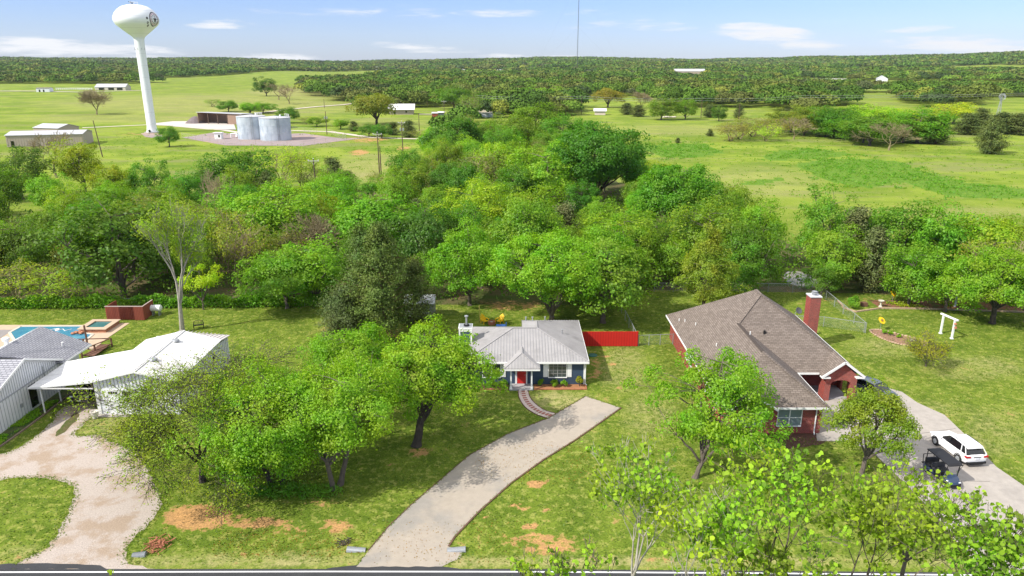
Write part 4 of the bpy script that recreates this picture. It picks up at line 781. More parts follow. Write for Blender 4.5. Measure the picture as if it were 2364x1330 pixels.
add(sv, "bumper", "black_plastic", lambda m: (m.box(-.80, .80, -.07, .2, .34, .5), m.box(-.55, .55, -.05, .1, .27, .34))); add(sv, "number_plate", "plate", lambda m: m.box(-.16, .16, -.045, .02, .72, .86)); add(sv, "emblem_bar", "black_plastic", lambda m: m.box(-.3, .3, -.035, .02, .89, .93))
for s in (-1, 1):
    for y0, y1 in ((.14, .58), (.75, .95), (3.3, 2.45)): add(sv, "pillar", "car_white", lambda m: m.bar((s * .885, y0, 1.03), (s * .70, y1, 1.58), .06, .04, up=(1, 0, 0)))
for s in (-1, 1): add(sv, "roof_rail", "black_plastic", lambda m: m.bar((s * .62, .8, 1.70), (s * .62, 2.2, 1.70), .025, .03)); add(sv, "mirror", "car_white", lambda m: m.box(s * 1.0 - .1, s * 1.0 + .1, 2.95, 3.1, 1.0, 1.16))
add(sv, "headlight", "lamp_clear", lambda m: m.box(-.86, -.55, 4.35, 4.56, .68, .78)); add(sv, "headlight", "lamp_clear", lambda m: m.box(.55, .86, 4.35, 4.56, .68, .78))
gc = car("parked_car", "dark grey car parked beyond the brick arch beside the drive", "car", (33.9, 66.4, .02), R(-152), "car_grey",
    [(0, .6, .45, .72), (.12, .82, .35, .82), (.5, .9, .27, .9), (1.3, .92, .24, .92), (3, .92, .24, .92), (4.0, .9, .27, .84), (4.4, .8, .35, .72), (4.55, .6, .42, .62)],
    [(.55, .78, .76, .88, .93), (1.15, .82, .62, .88, 1.36), (2.2, .83, .64, .88, 1.42), (2.7, .82, .62, .88, 1.38), (3.5, .8, .74, .86, .92)], [(1.05, .60, 1.36), (1.6, .64, 1.44), (2.2, .65, 1.45), (2.75, .61, 1.40)], (.9, 3.7), wr=.32, hw=.91)
for s in (-1, 1):
    for y0, y1 in ((.65, 1.1), (2.0, 2.0), (3.4, 2.75)): add(gc, "pillar", "car_grey", lambda m: m.bar((s * .83, y0, .9), (s * .64, y1, 1.4), .07, .05, up=(1, 0, 0)))
for s in (-1, 1): add(gc, "headlight", "lamp_clear", lambda m: m.box(*sorted((s * .5, s * .8)), 4.25, 4.5, .55, .68)); add(gc, "tail_light", "tail_red", lambda m: m.box(*sorted((s * .5, s * .8)), -.02, .15, .62, .74))
tk = car("pickup_truck", "black pickup truck parked under the carport roof facing the drive", "truck", (-40.6, 62.1, 0), 0, "car_black",
    [(0, .78, .55, .98), (.08, .92, .45, 1.08), (.5, .96, .42, 1.16), (1.5, .97, .42, 1.2), (1.9, .97, .4, 1.22), (3.9, .97, .4, 1.22), (5.4, .96, .5, 1.24), (5.5, .9, .55, 1.2)],
    [(1.5, .84, .82, 1.14, 1.19), (2.1, .86, .68, 1.14, 1.76), (3.0, .86, .70, 1.14, 1.8), (3.7, .86, .68, 1.14, 1.76), (3.85, .84, .7, 1.14, 1.3)], [(2.0, .68, 1.76), (2.5, .72, 1.82), (3.3, .72, 1.82), (3.75, .68, 1.77)], (.95, 4.5), wr=.4, hw=.96)
add(tk, "grille", "chrome", lambda m: (m.box(-.55, .55, -.05, .03, .98, 1.02), m.box(-.5, .5, -.05, .03, .72, .76), [m.box(-.52, .52, -.045, .03, .80 + .06 * k, .825 + .06 * k) for k in range(3)], m.box(-.57, -.52, -.05, .03, .74, 1.0), m.box(.52, .57, -.05, .03, .74, 1.0)))
add(tk, "number_plate", "plate", lambda m: m.box(-.16, .16, -.12, -.1, .48, .62)); add(tk, "bumper", "black_plastic", lambda m: m.box(-.9, .9, -.1, .1, .42, .66))
for s in (-1, 1): add(tk, "headlight", "lamp_clear", lambda m: m.box(*sorted((s * .6, s * .88)), -.04, .08, .86, .99)); add(tk, "mirror", "car_black", lambda m: m.box(*sorted((s * .98, s * 1.2)), 1.75, 1.85, 1.2, 1.4)); add(tk, "fog_light", "lamp_clear", lambda m: m.box(*sorted((s * .66, s * .78)), -.12, -.09, .5, .58))
# golf cart, front towards the road
ct = thing("golf_cart", "dark blue golf cart with black canopy on the concrete drive", "golf cart", (33.45, 48.0, .02), R(6))
add(ct, "chassis", "black_plastic", lambda m: (m.box(-.5, .5, .35, 3.0, .24, .36), m.box(-.56, .56, 1.45, 2.9, .36, .62)))
add(ct, "cowl", "car_navy", lambda m: loft(m, [[(-w, y, .32), (-w, y, z - .1), (-w * .75, y, z), (w * .75, y, z), (w, y, z - .1), (w, y, .32)] for y, w, z in ((-.02, .34, .5), (.1, .46, .66), (.4, .54, .78), (.7, .55, .92))]), sm=True)
add(ct, "rear_body", "car_navy", lambda m: (m.box(-.57, .57, 1.5, 1.54, .3, .64), m.box(-.6, -.57, 1.6, 2.9, .34, .64), m.box(.57, .6, 1.6, 2.9, .34, .64)))
add(ct, "bumper", "black_plastic", lambda m: m.box(-.42, .42, -.08, .02, .24, .4))
for y in (1.55, 2.3): add(ct, "seat", "seat_grey", lambda m: (m.box(-.55, .55, y, y + .5, .63, .76), m.box(-.55, .55, y + .45, y + .56, .78, 1.15)))
add(ct, "roof", "black_plastic", lambda m: loft(m, [[(-w, y, z - .04), (-w * .95, y, z + .02), (w * .95, y, z + .02), (w, y, z - .04)] for y, w, z in ((.25, .56, 1.88), (.5, .62, 1.93), (2.6, .62, 1.93), (2.85, .56, 1.88))]))
for x, y, y2 in ((-.5, .6, .45), (.5, .6, .45), (-.55, 2.75, 2.7), (.55, 2.75, 2.7)): add(ct, "roof_post", "black_plastic", lambda m: m.bar((x, y, .4), (x, y2, 1.88), .045))
add(ct, "windshield_frame", "galvanised", lambda m: (m.bar((-.48, .62, .95), (.48, .62, .95), .03), m.bar((-.48, .47, 1.8), (.48, .47, 1.8), .03), m.bar((-.48, .62, .95), (-.48, .47, 1.8), .03), m.bar((.48, .62, .95), (.48, .47, 1.8), .03)))
add(ct, "steering_wheel", "black_plastic", lambda m: (m.tube([(-.25 + .17 * math.cos(a), 1.05 + .1 * math.sin(a), 1.02 + .14 * math.sin(a)) for a in [k * .524 for k in range(13)]], .018, 5), m.bar((-.25, .75, .7), (-.25, 1.05, 1.02), .04)))
add(ct, "bag_rack", "black_plastic", lambda m: (m.bar((-.45, 3.15, .45), (-.45, 3.25, 1.2), .04), m.bar((.45, 3.15, .45), (.45, 3.25, 1.2), .04), m.bar((-.45, 3.25, 1.2), (.45, 3.25, 1.2), .04), m.box(-.45, .45, 2.95, 3.35, .42, .47)))
for x in (-.36, .36): add(ct, "headlight", "lamp_clear", lambda m: m.box(x - .09, x + .09, -.0, .08, .5, .58))
for y in (.35, 2.55):
    for s in (-1, 1):
        m = LM(); m.tube([(s * .42, y, .24), (s * .6, y, .24)], .24, 16); w = m.build("wheel", M["rubber"], ct, True); m = LM(); m.tube([(s * .601, y, .24), (s * .615, y, .24)], .13, 10); m.build("rim", M["galvanised"], w)
# ---------------------------------------------------------------- yards
mat("pool_water", (.045, .21, .33), .08, .12, .6, spec=.6, bump=.15, bscale=3, col2=(.09, .30, .40), two=.6, tscale=.4); mat("spa_water", (.06, .17, .17), .08, .15, 1, spec=.6, bump=.1, bscale=5)
mat("tan_deck", (.50, .375, .27), .85, .08, 1.5); mat("grey_deck", (.27, .245, .235), .85, .08, 1.5); mat("flagstone", (.42, .19, .11), .9, .5, 5, bump=.6, bscale=6)
pool = [(-59.9, 81.2), (-59.9, 83.3), (-52.3, 83.4), (-51.6, 81.3), (-49.6, 80.6), (-49.4, 78.6), (-51, 77.2), (-56, 76.8)]
sheet("pool_deck", [(-62.8, 83.9), (-62.8, 76), (-47.0, 76), (-47.3, 79), (-47.3, 84.6), (-52, 84.5), (-52.5, 83.9)], .04, M["tan_deck"], .05); sheet("pool_deck", [(-66, 82.2), (-66, 73), (-59.2, 73), (-59.95, 81), (-59.95, 82.2)], .055, M["grey_deck"], .05)
po = thing("swimming_pool", "blue swimming pool half hidden behind the grey shingle roof", "swimming pool", (-55, 80, 0)); mb = MB(); mb.face([(x, y, .075) for x, y in pool[::-1]]); mb.build("water", M["pool_water"], po)
mb = MB()
for a, b_ in zip(pool, pool[1:] + pool[:1]): mb.bar((*a, .07), (*b_, .07), .3, .06)
mb.build("coping", M["limestone"], po)
sp = thing("hot_tub", "raised stone spa with square green water beside the pool", "hot tub", (-50, 83, 0)); mb = MB(); mb.box(-51.6, -48.45, 81.25, 81.6, 0, .45); mb.box(-51.6, -48.45, 84.1, 84.45, 0, .45); mb.box(-51.6, -51.2, 81.6, 84.1, 0, .45); mb.box(-48.85, -48.45, 81.6, 84.1, 0, .45); mb.build("stone_wall", M["flagstone"], sp)
mb = MB(); mb.box(-51.75, -48.3, 81.1, 81.8, .451, .53); mb.box(-51.75, -48.3, 83.95, 84.6, .451, .53); mb.box(-51.75, -51.1, 81.8, 83.95, .451, .53); mb.box(-48.95, -48.3, 81.8, 83.95, .451, .53); mb.build("coping", M["tan_deck"], sp)
mb = MB(); mb.box(-51.19, -48.86, 81.61, 84.09, .1, .40); mb.build("water", M["spa_water"], sp)
def rocks(name, label, pts, s, seed, material, cat="rocks"):
    rg = random.Random(seed); mb = MB()
    for x, y, z in pts:
        r = s * rg.uniform(.7, 1.3); n = 7; ph = [rg.uniform(.75, 1.2) for _ in range(n * 3)]
        rings = [[(x + r * q * ph[k + j * n] * math.cos(6.283 * k / n), y + r * q * ph[k + j * n] * math.sin(6.283 * k / n), z + r * h * .7) for k in range(n)] for j, (q, h) in enumerate(((.8, -.2), (1, .35), (.6, .9)))]
        loft(mb, rings)
    o = mb.build(name, M[material]); return tag(o, label, cat)
rgp = random.Random(4)
rocks("rock_waterfall", "pile of reddish rocks spilling from the spa into the pool", [(-52.2 + rgp.uniform(0, 1.3), 80.6 + rgp.uniform(0, .9), .05 + rgp.uniform(0, .2)) for _ in range(16)], .22, 3, "flagstone")
cl = thing("pool_cleaner", "white floating cleaner with hose on the blue pool water", "pool cleaner", (-54.6, 82, .08)); mb = LM(); mb.lathe([(0, .2), (.2, .16), (.3, .05), (.28, 0), (0, 0)], (0, 0, 0), 12); mb.build("float", M["white_paint"], cl)
mb = LM(); mb.tube([(.2 + k * .12, .25 * math.sin(k * .7), .03) for k in range(12)], .04, 5); mb.tube([(-.2 - k * .12, .2 * math.sin(k * .6) + .1, .03) for k in range(12)], .04, 5); mb.build("hose", M["white_paint"], cl)
rl = thing("deck_railing", "dark red wooden deck railing with one tall post behind the white house", "railing", (-47, 76, 0)); mb = MB()
for a, b_ in (((-49.2, 76.6, 1), (-45.4, 76.9, 1)), ((-45.4, 76.9, 1), (-46.8, 73.4, 1)), ((-45.4, 76.9, .35), (-46.8, 73.4, .35))): mb.bar(a, b_, .12, .08)
mb.build("rail", M["brown_wood"], rl)
for x, y, h in ((-48.4, 76.6, 1), (-45.4, 76.9, 1), (-46.2, 74.9, 1), (-46.8, 73.4, 1), (-47.6, 76.0, 2.9)):
    mb = MB(); mb.box(x - .07, x + .07, y - .07, y + .07, 0, h); mb.build("post", M["brown_wood"], rl)
mb = MB(); mb.box(-46.7, -45.5, 73.5, 76.8, .25, .33); mb.build("deck", M["brown_wood"], rl)
en = thing("equipment_screen", "reddish wooden screen fence with lattice panel around pool equipment", "fence", (-48, 86.5, 0))
mb = MB(); mb.box(-50.6, -48.9, 85.6, 85.68, .05, 1.8); mb.box(-47.1, -45.9, 85.6, 85.68, .05, 1.8); mb.box(-45.95, -45.87, 85.69, 88.2, .05, 1.85); mb.box(-50.6, -50.5, 85.69, 88.2, .05, 1.8); ribs(mb, [(-50.5, 85.6, .1), (-45.9, 85.6, .1), (-45.9, 85.6, 1.75), (-50.5, 85.6, 1.75)], (0, 0, 1), .2, .015, .03); mb.build("board_panel", M["cedar_wood"], en)
mb = MB(); mb.box(-48.89, -47.11, 85.66, 85.7, .08, 1.78); mb.build("backing_panel", mat("cedar_dark", (.13, .03, .02), .9), en); mb = MB(); k = -1.6
while k < 1.8:
    for s in (-1, 1):
        x0, x1 = -48.0 + k, -48.0 + k + s * 1.6; z0, z1 = .15, 1.75; t0, t1 = 0, 1
        xs = [(x0 + (x1 - x0) * t, z0 + (z1 - z0) * t) for t in [q / 16 for q in range(17)]]; xs = [p for p in xs if -48.88 < p[0] < -47.12]
        if len(xs) > 1: mb.bar((xs[0][0], 85.62 + .015 * s, xs[0][1]), (xs[-1][0], 85.62 + .015 * s, xs[-1][1]), .04, .012)
    k += .17
mb.build("lattice", M["cedar_wood"], en); mb = MB(); mb.box(-50.65, -45.85, 85.57, 85.75, 1.805, 1.87); mb.box(-45.99, -45.83, 85.76, 88.2, 1.855, 1.9); mb.build("cap_rail", mat("cap_wood", (.42, .33, .3), .8), en)
pt = thing("propane_tank", "white propane tank beside the reddish wooden screen", "gas tank", (-45.2, 87.6, 0)); mb = LM(); mb.tube([(-.9, 0, .95), (-.75, 0, .95), (.5, 0, .95), (.65, 0, .95)], [.2, .42, .42, .2], 16); mb.build("tank", M["white_paint"], pt, True)
for x in (-.5, .3): mb = LM(); mb.box(x - .05, x + .05, -.3, .3, 0, .6); mb.build("leg", M["galvanised"], pt)
bn = thing("garden_bench", "small black metal bench beside the pale bare tree trunk", "bench", (-37.9, 82.6, 0), R(20)); mb = LM(); mb.box(-.6, .6, 0, .42, .42, .46); mb.build("seat", M["black_plastic"], bn)
mb = LM(); mb.tube([(-.6, .42, .5), (-.5, .5, .85), (0, .52, .95), (.5, .5, .85), (.6, .42, .5)], .03, 5); ribs(mb, [(-.55, .46, .5), (.55, .46, .5), (.55, .5, .85), (-.55, .5, .85)], (0, 0, 1), .12, .03, .03); mb.build("backrest", M["black_plastic"], bn)
for x in (-.55, .55): mb = LM(); mb.box(x - .03, x + .03, .0, .05, 0, .65); mb.box(x - .03, x + .03, .4, .45, 0, .6); mb.box(x - .03, x + .03, .05, .4, .6, .65); mb.build("leg", M["black_plastic"], bn)
# vine-covered fence in front of the wood
rg9 = np.random.default_rng(9); n = 26000; X_ = rg9.uniform(-95, -20.5, n); hh = 1.45 + .25 * np.sin(X_ * .9) + .2 * np.sin(X_ * 2.3 + 1); u_ = rg9.uniform(0, 1, n) ** .7
C_ = np.stack([X_, 90.3 + (X_ + 60) * .02 + rg9.normal(0, .28, n) * (1.25 - u_ * .5), .1 + u_ * hh + rg9.normal(0, .06, n)], 1)
hg = thing("vine_hedge", "low fence overgrown with green vines along the edge of the wood", "hedge", (-60, 90.3, 0)); V_ = cards(rg9, C_ - np.array([-60, 90.3, 0]), np.tile([0, -.5, .8], (n, 1)), .27, aspect=.75); ho = quads_obj("foliage", V_, M["leaf"], hg); ho.color = (.8, .95, .9, 1)
mb = LM(); x = -35
while x < 39: mb.tube([(x, (x + 0) * .02 + .2, -.05), (x, x * .02 + .2, 1.25)], .05, 5); x += 2.6
mb.bar((-35, -.5, 1.2), (39, .98, 1.2), .03); mb.build("fence_posts", M["galvanised"], hg)
# chain link fences
cl_ = bpy.data.materials.new("chain_link"); cl_.use_nodes = True; N, L = cl_.node_tree.nodes, cl_.node_tree.links; b = N["Principled BSDF"]; b.inputs["Base Color"].default_value = (.42, .44, .46, 1); b.inputs["Roughness"].default_value = .5; b.inputs["Metallic"].default_value = .3
g_ = N.new("ShaderNodeNewGeometry"); sx = N.new("ShaderNodeSeparateXYZ"); L.new(g_.outputs["Position"], sx.inputs[0])
def mm(op, a, b_):
    q = N.new("ShaderNodeMath"); q.operation = op
    for k, v in enumerate((a, b_)):
        if v is None: continue
        if isinstance(v, (int, float)): q.inputs[k].default_value = v
        else: L.new(v, q.inputs[k])
    return q.outputs[0]
h_ = mm('ADD', sx.outputs["X"], sx.outputs["Y"]); d1 = mm('ABSOLUTE', mm('SINE', mm('MULTIPLY', mm('ADD', h_, sx.outputs["Z"]), 42.), None), None); d2 = mm('ABSOLUTE', mm('SINE', mm('MULTIPLY', mm('SUBTRACT', h_, sx.outputs["Z"]), 42.), None), None)
al = mm('MAXIMUM', mm('LESS_THAN', d1, .09), mm('LESS_THAN', d2, .09)); L.new(al, b.inputs["Alpha"]); M["chain_link"] = cl_
def chain(label, pts, h=1.25, step=2.6, mname="galvanised", group=None):
    t = thing("chain_link_fence", label, "fence", (*pts[0], 0), 0, group); 
    mb = MB()
    for a, b_ in zip(pts, pts[1:]): mb.face([(*a, .05), (*b_, .05), (*b_, h - .03), (*a, h - .03)])
    mb.build("wire_mesh", M["chain_link"], t); mb = MB()
    for a, b_ in zip(pts, pts[1:]): mb.bar((*a, h), (*b_, h), .05)
    mb.build("top_rail", M[mname], t)
    for a, b_ in zip(pts, pts[1:]):
        A, B = Vector(a), Vector(b_); k = max(1, int((B - A).length / step))
        for q in range(k + (b_ is pts[-1])): p = A.lerp(B, q / k); mb = MB(); mb.tube([(p.x, p.y, -.05), (p.x, p.y, h + .06)], .04, 6); mb.build("post", M[mname], t)
    return t
chain("chain link fence running back from the red board fence into the shade", [(14.3, 77.1), (14.2, 83), (14.0, 91), (13.9, 97)])
chain("chain link fence and gate between the red board fence and the brick house", [(14.4, 77.2), (15.6, 77.3), (16.9, 77.4), (18.4, 77.6)], step=1.2)
chain("chain link fence behind the brick house at the edge of the trees", [(20, 97.6), (28, 97.4), (35.9, 97.3), (42.6, 96.9)])
chain("long chain link fence running from the trees towards the flower bed", [(42.7, 96.7), (42.4, 88), (42.1, 81.2)])
chain("short chain link fence between the chimney and the lone corner post", [(34.3, 83.9), (38, 83.4), (42.0, 81.3)])
mb = MB(); mb.box(8.35, 14.25, 76.9, 76.98, .05, 1.8); rf_ = thing("board_fence", "bright red board fence beside the blue house", "fence", (11, 76.9, 0)); bpn = mb.build("board_panel", M["red_paint"], rf_); mb = MB(); ribs(mb, [(8.36, 76.9, .06), (14.24, 76.9, .06), (14.24, 76.9, 1.79), (8.36, 76.9, 1.79)], (0, 0, 1), .3, .035, .02); mb.build("board_gap", mat("red_dark", (.33, .012, .01), .7, .2, 3), bpn)
mb = MB(); mb.box(7.3, 8.34, 76.9, 76.98, .05, 1.8); mb.build("gate", M["red_paint"], rf_)
for x in (8.35, 11.3, 14.25): mb = MB(); mb.box(x - .05, x + .05, 76.99, 77.09, 0, 1.78); mb.build("post", M["red_paint"], rf_)
# garden chairs and fire pit behind the blue house
def adirondack(label, loc, rz):
    t = thing("garden_chair", label, "chair", loc, rz, "yellow garden chairs by the fire pit"); m_ = M["yellow_paint"]
    a = LM(); [a.box(-.3, .3, -.32 + k * .1, -.24 + k * .1, .33 - k * .012, .355 - k * .012) for k in range(6)]; a.build("seat", m_, t)
    a = LM()
    for k in range(5): x = -.24 + k * .12; hgt = 1.08 - .12 * abs(k - 2); a.bar((x, .28, .28), (x * 1.15, .28 + .42 * hgt, hgt), .1, .03, up=(0, -1, .3))
    a.build("backrest", m_, t)
    for s in (-1, 1):
        a = LM(); a.box(*sorted((s * .3, s * .44)), -.38, .42, .56, .59); a.build("armrest", m_, t)
        for y in (-.32, .36): a = LM(); a.box(*sorted((s * .33, s * .38)), y - .05, y + .05, 0, .56); a.build("leg", m_, t)
    return t
c1 = adirondack("yellow slatted garden chair by the fire pit, on the chimney's side", (-3.35, 84.6, 0), R(35)); c2 = adirondack("yellow slatted garden chair by the fire pit, on the side away from the chimney", (-1.55, 84.6, 0), R(-35))
fp = thing("fire_pit", "round red brick fire pit between the two yellow chairs", "fire pit", (-2.5, 84.2, 0)); mb = LM(); mb.lathe([(.45, 0), (.45, .42), (.3, .42), (.3, .15), (0, .15)], (0, 0, 0), 16); mb.build("brick_ring", M["brick_edge"], fp); mb = LM(); mb.lathe([(.28, .16), (.2, .35), (0, .42)], (0, 0, 0), 8); mb.build("ash", mat("ash", (.4, .38, .36), .95, .3, 8), fp)
mb = MB(); mb.tube([(-4.05, 85.3, 0), (-4.05, 85.3, 2.1)], .05, 6); tag(mb.build("garden_stake", mat("yellow_wood", (.5, .4, .12), .8)), "thin yellowish pole standing behind the yellow chairs", "pole")
mb = MB(); mb.box(-1.9, -.8, 82.2, 82.9, 0, .5); mb.box(-.75, -.65, 82.3, 82.4, 0, .95); tag(mb.build("storage_bin", mat("blue_bin", (.03, .09, .3), .6)), "blue bin behind the ridge of the blue house", "bin")
mb = MB(); mb.lathe([(.5, 0), (.5, .06), (.4, .1), (0, .13)], (8.9, 74.3, 0), 18); tag(mb.build("septic_lid", mat("green_lid", (.03, .12, .09), .6)), "round green lid in the bare soil beside the blue house", "lid")
gs = thing("garden_shed", "small grey shed half hidden behind the dark cedars", "shed", (-11.6, 86, 0)); mb = LM(); mb.box(-1.8, 1.8, 0, 2.4, 0, 2.1); mb.build("wall", mat("shed_grey", (.33, .33, .34), .8), gs); mb = LM(); mb.slab([(-2, -.2, 2.1), (2, -.2, 2.1), (2, 1.2, 2.9), (-2, 1.2, 2.9)], .08); mb.slab([(-2, 1.2, 2.9), (2, 1.2, 2.9), (2, 2.6, 2.1), (-2, 2.6, 2.1)], .08); mb.build("roof", M["galvanised"], gs)
# east garden
ov = [(43.0, 81.9), (44.4, 82.1), (46.1, 80.4), (47.6, 78.6), (47.4, 77.4), (45.6, 76.9), (44.0, 77.8), (43.1, 79.6)]; ovc = catmull(ov, 4)
sheet("flower_bed", ovc, .012, mat("bed_brown", (.26, .15, .10), .95, .3, 4, bump=.6, bscale=12)); ed = catmull(ov, 6); rocks("stone_edging", "ring of tan stones around the oval flower bed", [(x, y, .03) for x, y in ed], .16, 8, "stone_edge", "edging")
bb = [(44.0, 93.2), (43.5, 90.2), (44.4, 88.7), (48.2, 90.1), (54, 89.9), (61.3, 89.1), (75, 87.5), (75, 92), (60, 93), (48, 93.8)]; sheet("flower_bed", bb[4:] + bb[:0] + [(48.3, 93.8), (48.3, 90.1)], .012, mat("bed_rust", (.22, .095, .06), .95, .35, 3, bump=.6, bscale=12, col2=(.10, .12, .03), two=.55, tscale=.9))
mb = MB()
for a, b_ in zip(bb[:7], bb[1:7]): mb.bar((*a, .08), (*b_, .08), .2, .2)
tag(mb.build("bed_border", M["stone_edge"]), "long tan stone border of the garden bed under the trees", "edging")
def sunflower(label, x, y, h, face):
    t = thing("metal_sunflower", label, "garden ornament", (x, y, 0), face, "metal sunflowers"); a = LM(); a.tube([(0, .04, 0), (0, .04, h)], .025, 5); a.build("stake", M["galvanised"], t)
    a = LM(); n = 14
    for k in range(n):
        q = 6.283 * k / n; c, s = math.cos(q), math.sin(q); c2_, s2 = math.cos(q + .24), math.sin(q + .24); c3, s3 = math.cos(q - .24), math.sin(q - .24)
        a.slab([(.14 * c3, 0, h + .14 * s3), (.42 * c3, -.02, h + .42 * s3), (.5 * c, -.02, h + .5 * s), (.42 * c2_, -.02, h + .42 * s2), (.14 * c2_, 0, h + .14 * s2)], .01) if False else a.face([(.14 * c3, .1 * s3, h + .12 * s3), (.42 * c3, .3 * s3, h + .3 * s3), (.5 * c, .35 * s, h + .35 * s), (.42 * c2_, .3 * s2, h + .3 * s2), (.14 * c2_, .1 * s2, h + .12 * s2)])
    a.build("petals", M["yellow_paint"], t); a = LM(); a.tube([(0, -.05, h + .05), (0, 0, h)], .16, 14); a.build("flower_centre", mat("seed_brown", (.25, .15, .05), .8), t)
sunflower("yellow metal sunflower on a stake beside the oval flower bed", 44.4, 82.2, 1.25, R(25)); sunflower("yellow metal sunflower in front of the trees behind the stone border", 51.0, 92.6, 1.3, R(25))
ab = thing("garden_arbor", "white wooden arbor standing alone on the lawn", "arbor", (51.2, 80.2, 0))
for x, y in ((50.95, 81.0), (51.3, 79.3)):
    mb = MB(); mb.box(x - .09, x + .09, y - .09, y + .09, 0, 2.3); mb.box(x - .15, x + .15, y - .15, y + .15, 0, .12); mb.build("post", M["white_paint"], ab)
mb = MB(); mb.bar((50.85, 81.4, 2.4), (51.4, 78.9, 2.4), .22, .16); mb.build("beam", M["white_paint"], ab); mb = MB(); mb.lathe([(.0, .2), (.15, .1), (.18, 0), (0, -.02)], (51.25, 79.0, 1.9), 10); mb.lathe([(0, .3), (.12, .18), (.14, 0), (0, -.02)], (51.35, 79.0, 1.4), 10); mb.build("hanging_ornament", M["brick_edge"], ab)
bt = thing("bird_bath", "small white bird bath at the end of the stone border", "bird bath", (48.6, 90.9, 0)); mb = LM(); mb.lathe([(.25, 0), (.22, .1), (.1, .2), (.1, .6), (.14, .7), (.36, .8), (.38, .88), (.3, .84), (0, .8)], (0, 0, 0), 14); mb.build("basin", M["limestone"], bt)
st = thing("white_sign_post", "white post with a flat box on top standing in front of the trees", "post", (58.4, 90.9, 0)); mb = LM(); mb.box(-.09, .09, -.09, .09, 0, 2.1); mb.build("post", M["white_paint"], st); mb = LM(); mb.box(-.5, .5, -.25, .25, 2.1, 2.5); mb.slab([(-.6, -.35, 2.5), (.6, -.35, 2.5), (.6, .35, 2.7), (-.6, .35, 2.7)], .05); mb.build("bird_house", M["white_paint"], st)
mb = MB(); mb.box(46.2, 46.9, 90.9, 91.6, 0, .5); tag(mb.build("wooden_planter", M["brown_wood"]), "square brown wooden planter beside the round green shrub", "planter")
rocks("garden_stones", "small heap of white stones in the oval flower bed", [(46.2, 78.6, .05), (46.5, 78.3, .1), (46.8, 78.6, .05), (46.4, 78.9, .1), (46.9, 78.2, .05)], .17, 5, "limestone")
# culverts and ditch things
def culvert(label, x, y, s, L_=1.25):
    t = thing("culvert_pipe", label, "pipe", (x, y, -.02), 0); a = LM(); P = []; n = 40
    for k in range(n): P.append((s * k * L_ / n, 0, .0 - .003 * k))
    a.tube(P, [.26 + .02 * (k % 2) for k in range(n)], 14, cap=False); a.tube([(s * .02, 0, 0), (s * .1, 0, 0)], .2, 14); a.build("pipe", M["galvanised"], t)
culvert("corrugated metal culvert end on the tree side of the driveway mouth", -10.95, 40.9, 1); culvert("corrugated metal culvert end on the soil patch side of the driveway mouth", -3.05, 40.9, -1)
culvert("white metal culvert end beside the gravel drive mouth", -24.0, 40.4, -1, .9)
def brush(label, x, y, n, s, m_, seed):
    rg = random.Random(seed); a = MB()
    for _ in range(n):
        p = Vector((x + rg.gauss(0, s), y + rg.gauss(0, s * 1.3), .05 + rg.random() * .12)); d = Vector((rg.uniform(-1, 1), rg.uniform(-1, 1), rg.uniform(-.1, .35))).normalized(); a.bar(p, p + d * rg.uniform(.15, .5), .05, .03)
    return tag(a.build("brush_pile", M[m_]), label, "brush pile")
brush("heap of dead leaves and twigs beside the white culvert end", -23.7, 41.4, 90, .35, "brick_edge", 3); brush("small heap of dark twigs beside the tree side culvert", -11.3, 41.6, 22, .2, "bark_dark", 5)
# foundation shrubs
for k, (x, r, l_) in enumerate(((2.9, .42, "loose green shrub beside the porch post of the blue house"), (4.25, .45, "rounded green shrub under the first half of the wide window"), (5.15, .42, "rounded green shrub under the second half of the wide window"), (6.75, .5, "tall brownish shrub at the corner downspout of the blue house"), (-.75, .45, "rounded green shrub between porch and large window of the blue house"), (-1.9, .5, "green shrub under the large window of the blue house"))):
    make_bush("foundation_shrub", 30 + k, r, .75 if k != 3 else 1.1, 500, .13, l_, "shrub", "shrubs along the front of the blue house", (x, 66.3 if k < 4 else 66.2, 0), (.85, .95, .8, 1) if k != 3 else (1.3, .8, .7, 1))
make_bush("round_shrub", 50, .95, 1.7, 1600, .16, "dense round green shrub inside the stone border", "shrub", None, (45.0, 90.3, 0), (.75, .9, .7, 1))
for k, (x, y) in enumerate(((44.7, 80.4), (45.3, 79.7), (44.3, 81.0))): make_bush("grass_clump", 55 + k, .35, .5, 200, .18, ("tuft of tall green grass in the middle of the oval flower bed", "tuft of green grass near the white stones in the oval flower bed", "tuft of green grass near the sunflower end of the oval bed")[k], "plant", "grass tufts in the oval flower bed", (x, y, 0), (.9, 1, .6, 1))
make_bush("crossroads_shrub", 60, .7, 1.2, 700, .15, "young leafy tree shrub beside the grey shed and chimney", "shrub", None, (-9.2, 84.6, 0), (.9, 1.25, 1, 1))
# ---------------------------------------------------------------- far structures
def on(x, y): return float(terrain(x, y))
mat("tan_metal", (.42, .345, .28), .6, .05, .5); mat("tan_metal_pale", (.62, .53, .44), .6, .05, .5); mat("grey_roof", (.46, .46, .48), .5, .06, .4); mat("tank_steel", (.42, .48, .54), .45, .12, .35, metal=.15, col2=(.52, .57, .62), two=.5, tscale=.25); mat("emblem_black", (.02, .012, .02), .5); mat("emblem_red", (.45, .03, .05), .5)  # second tan metal is a paler even wall colour, same on every side
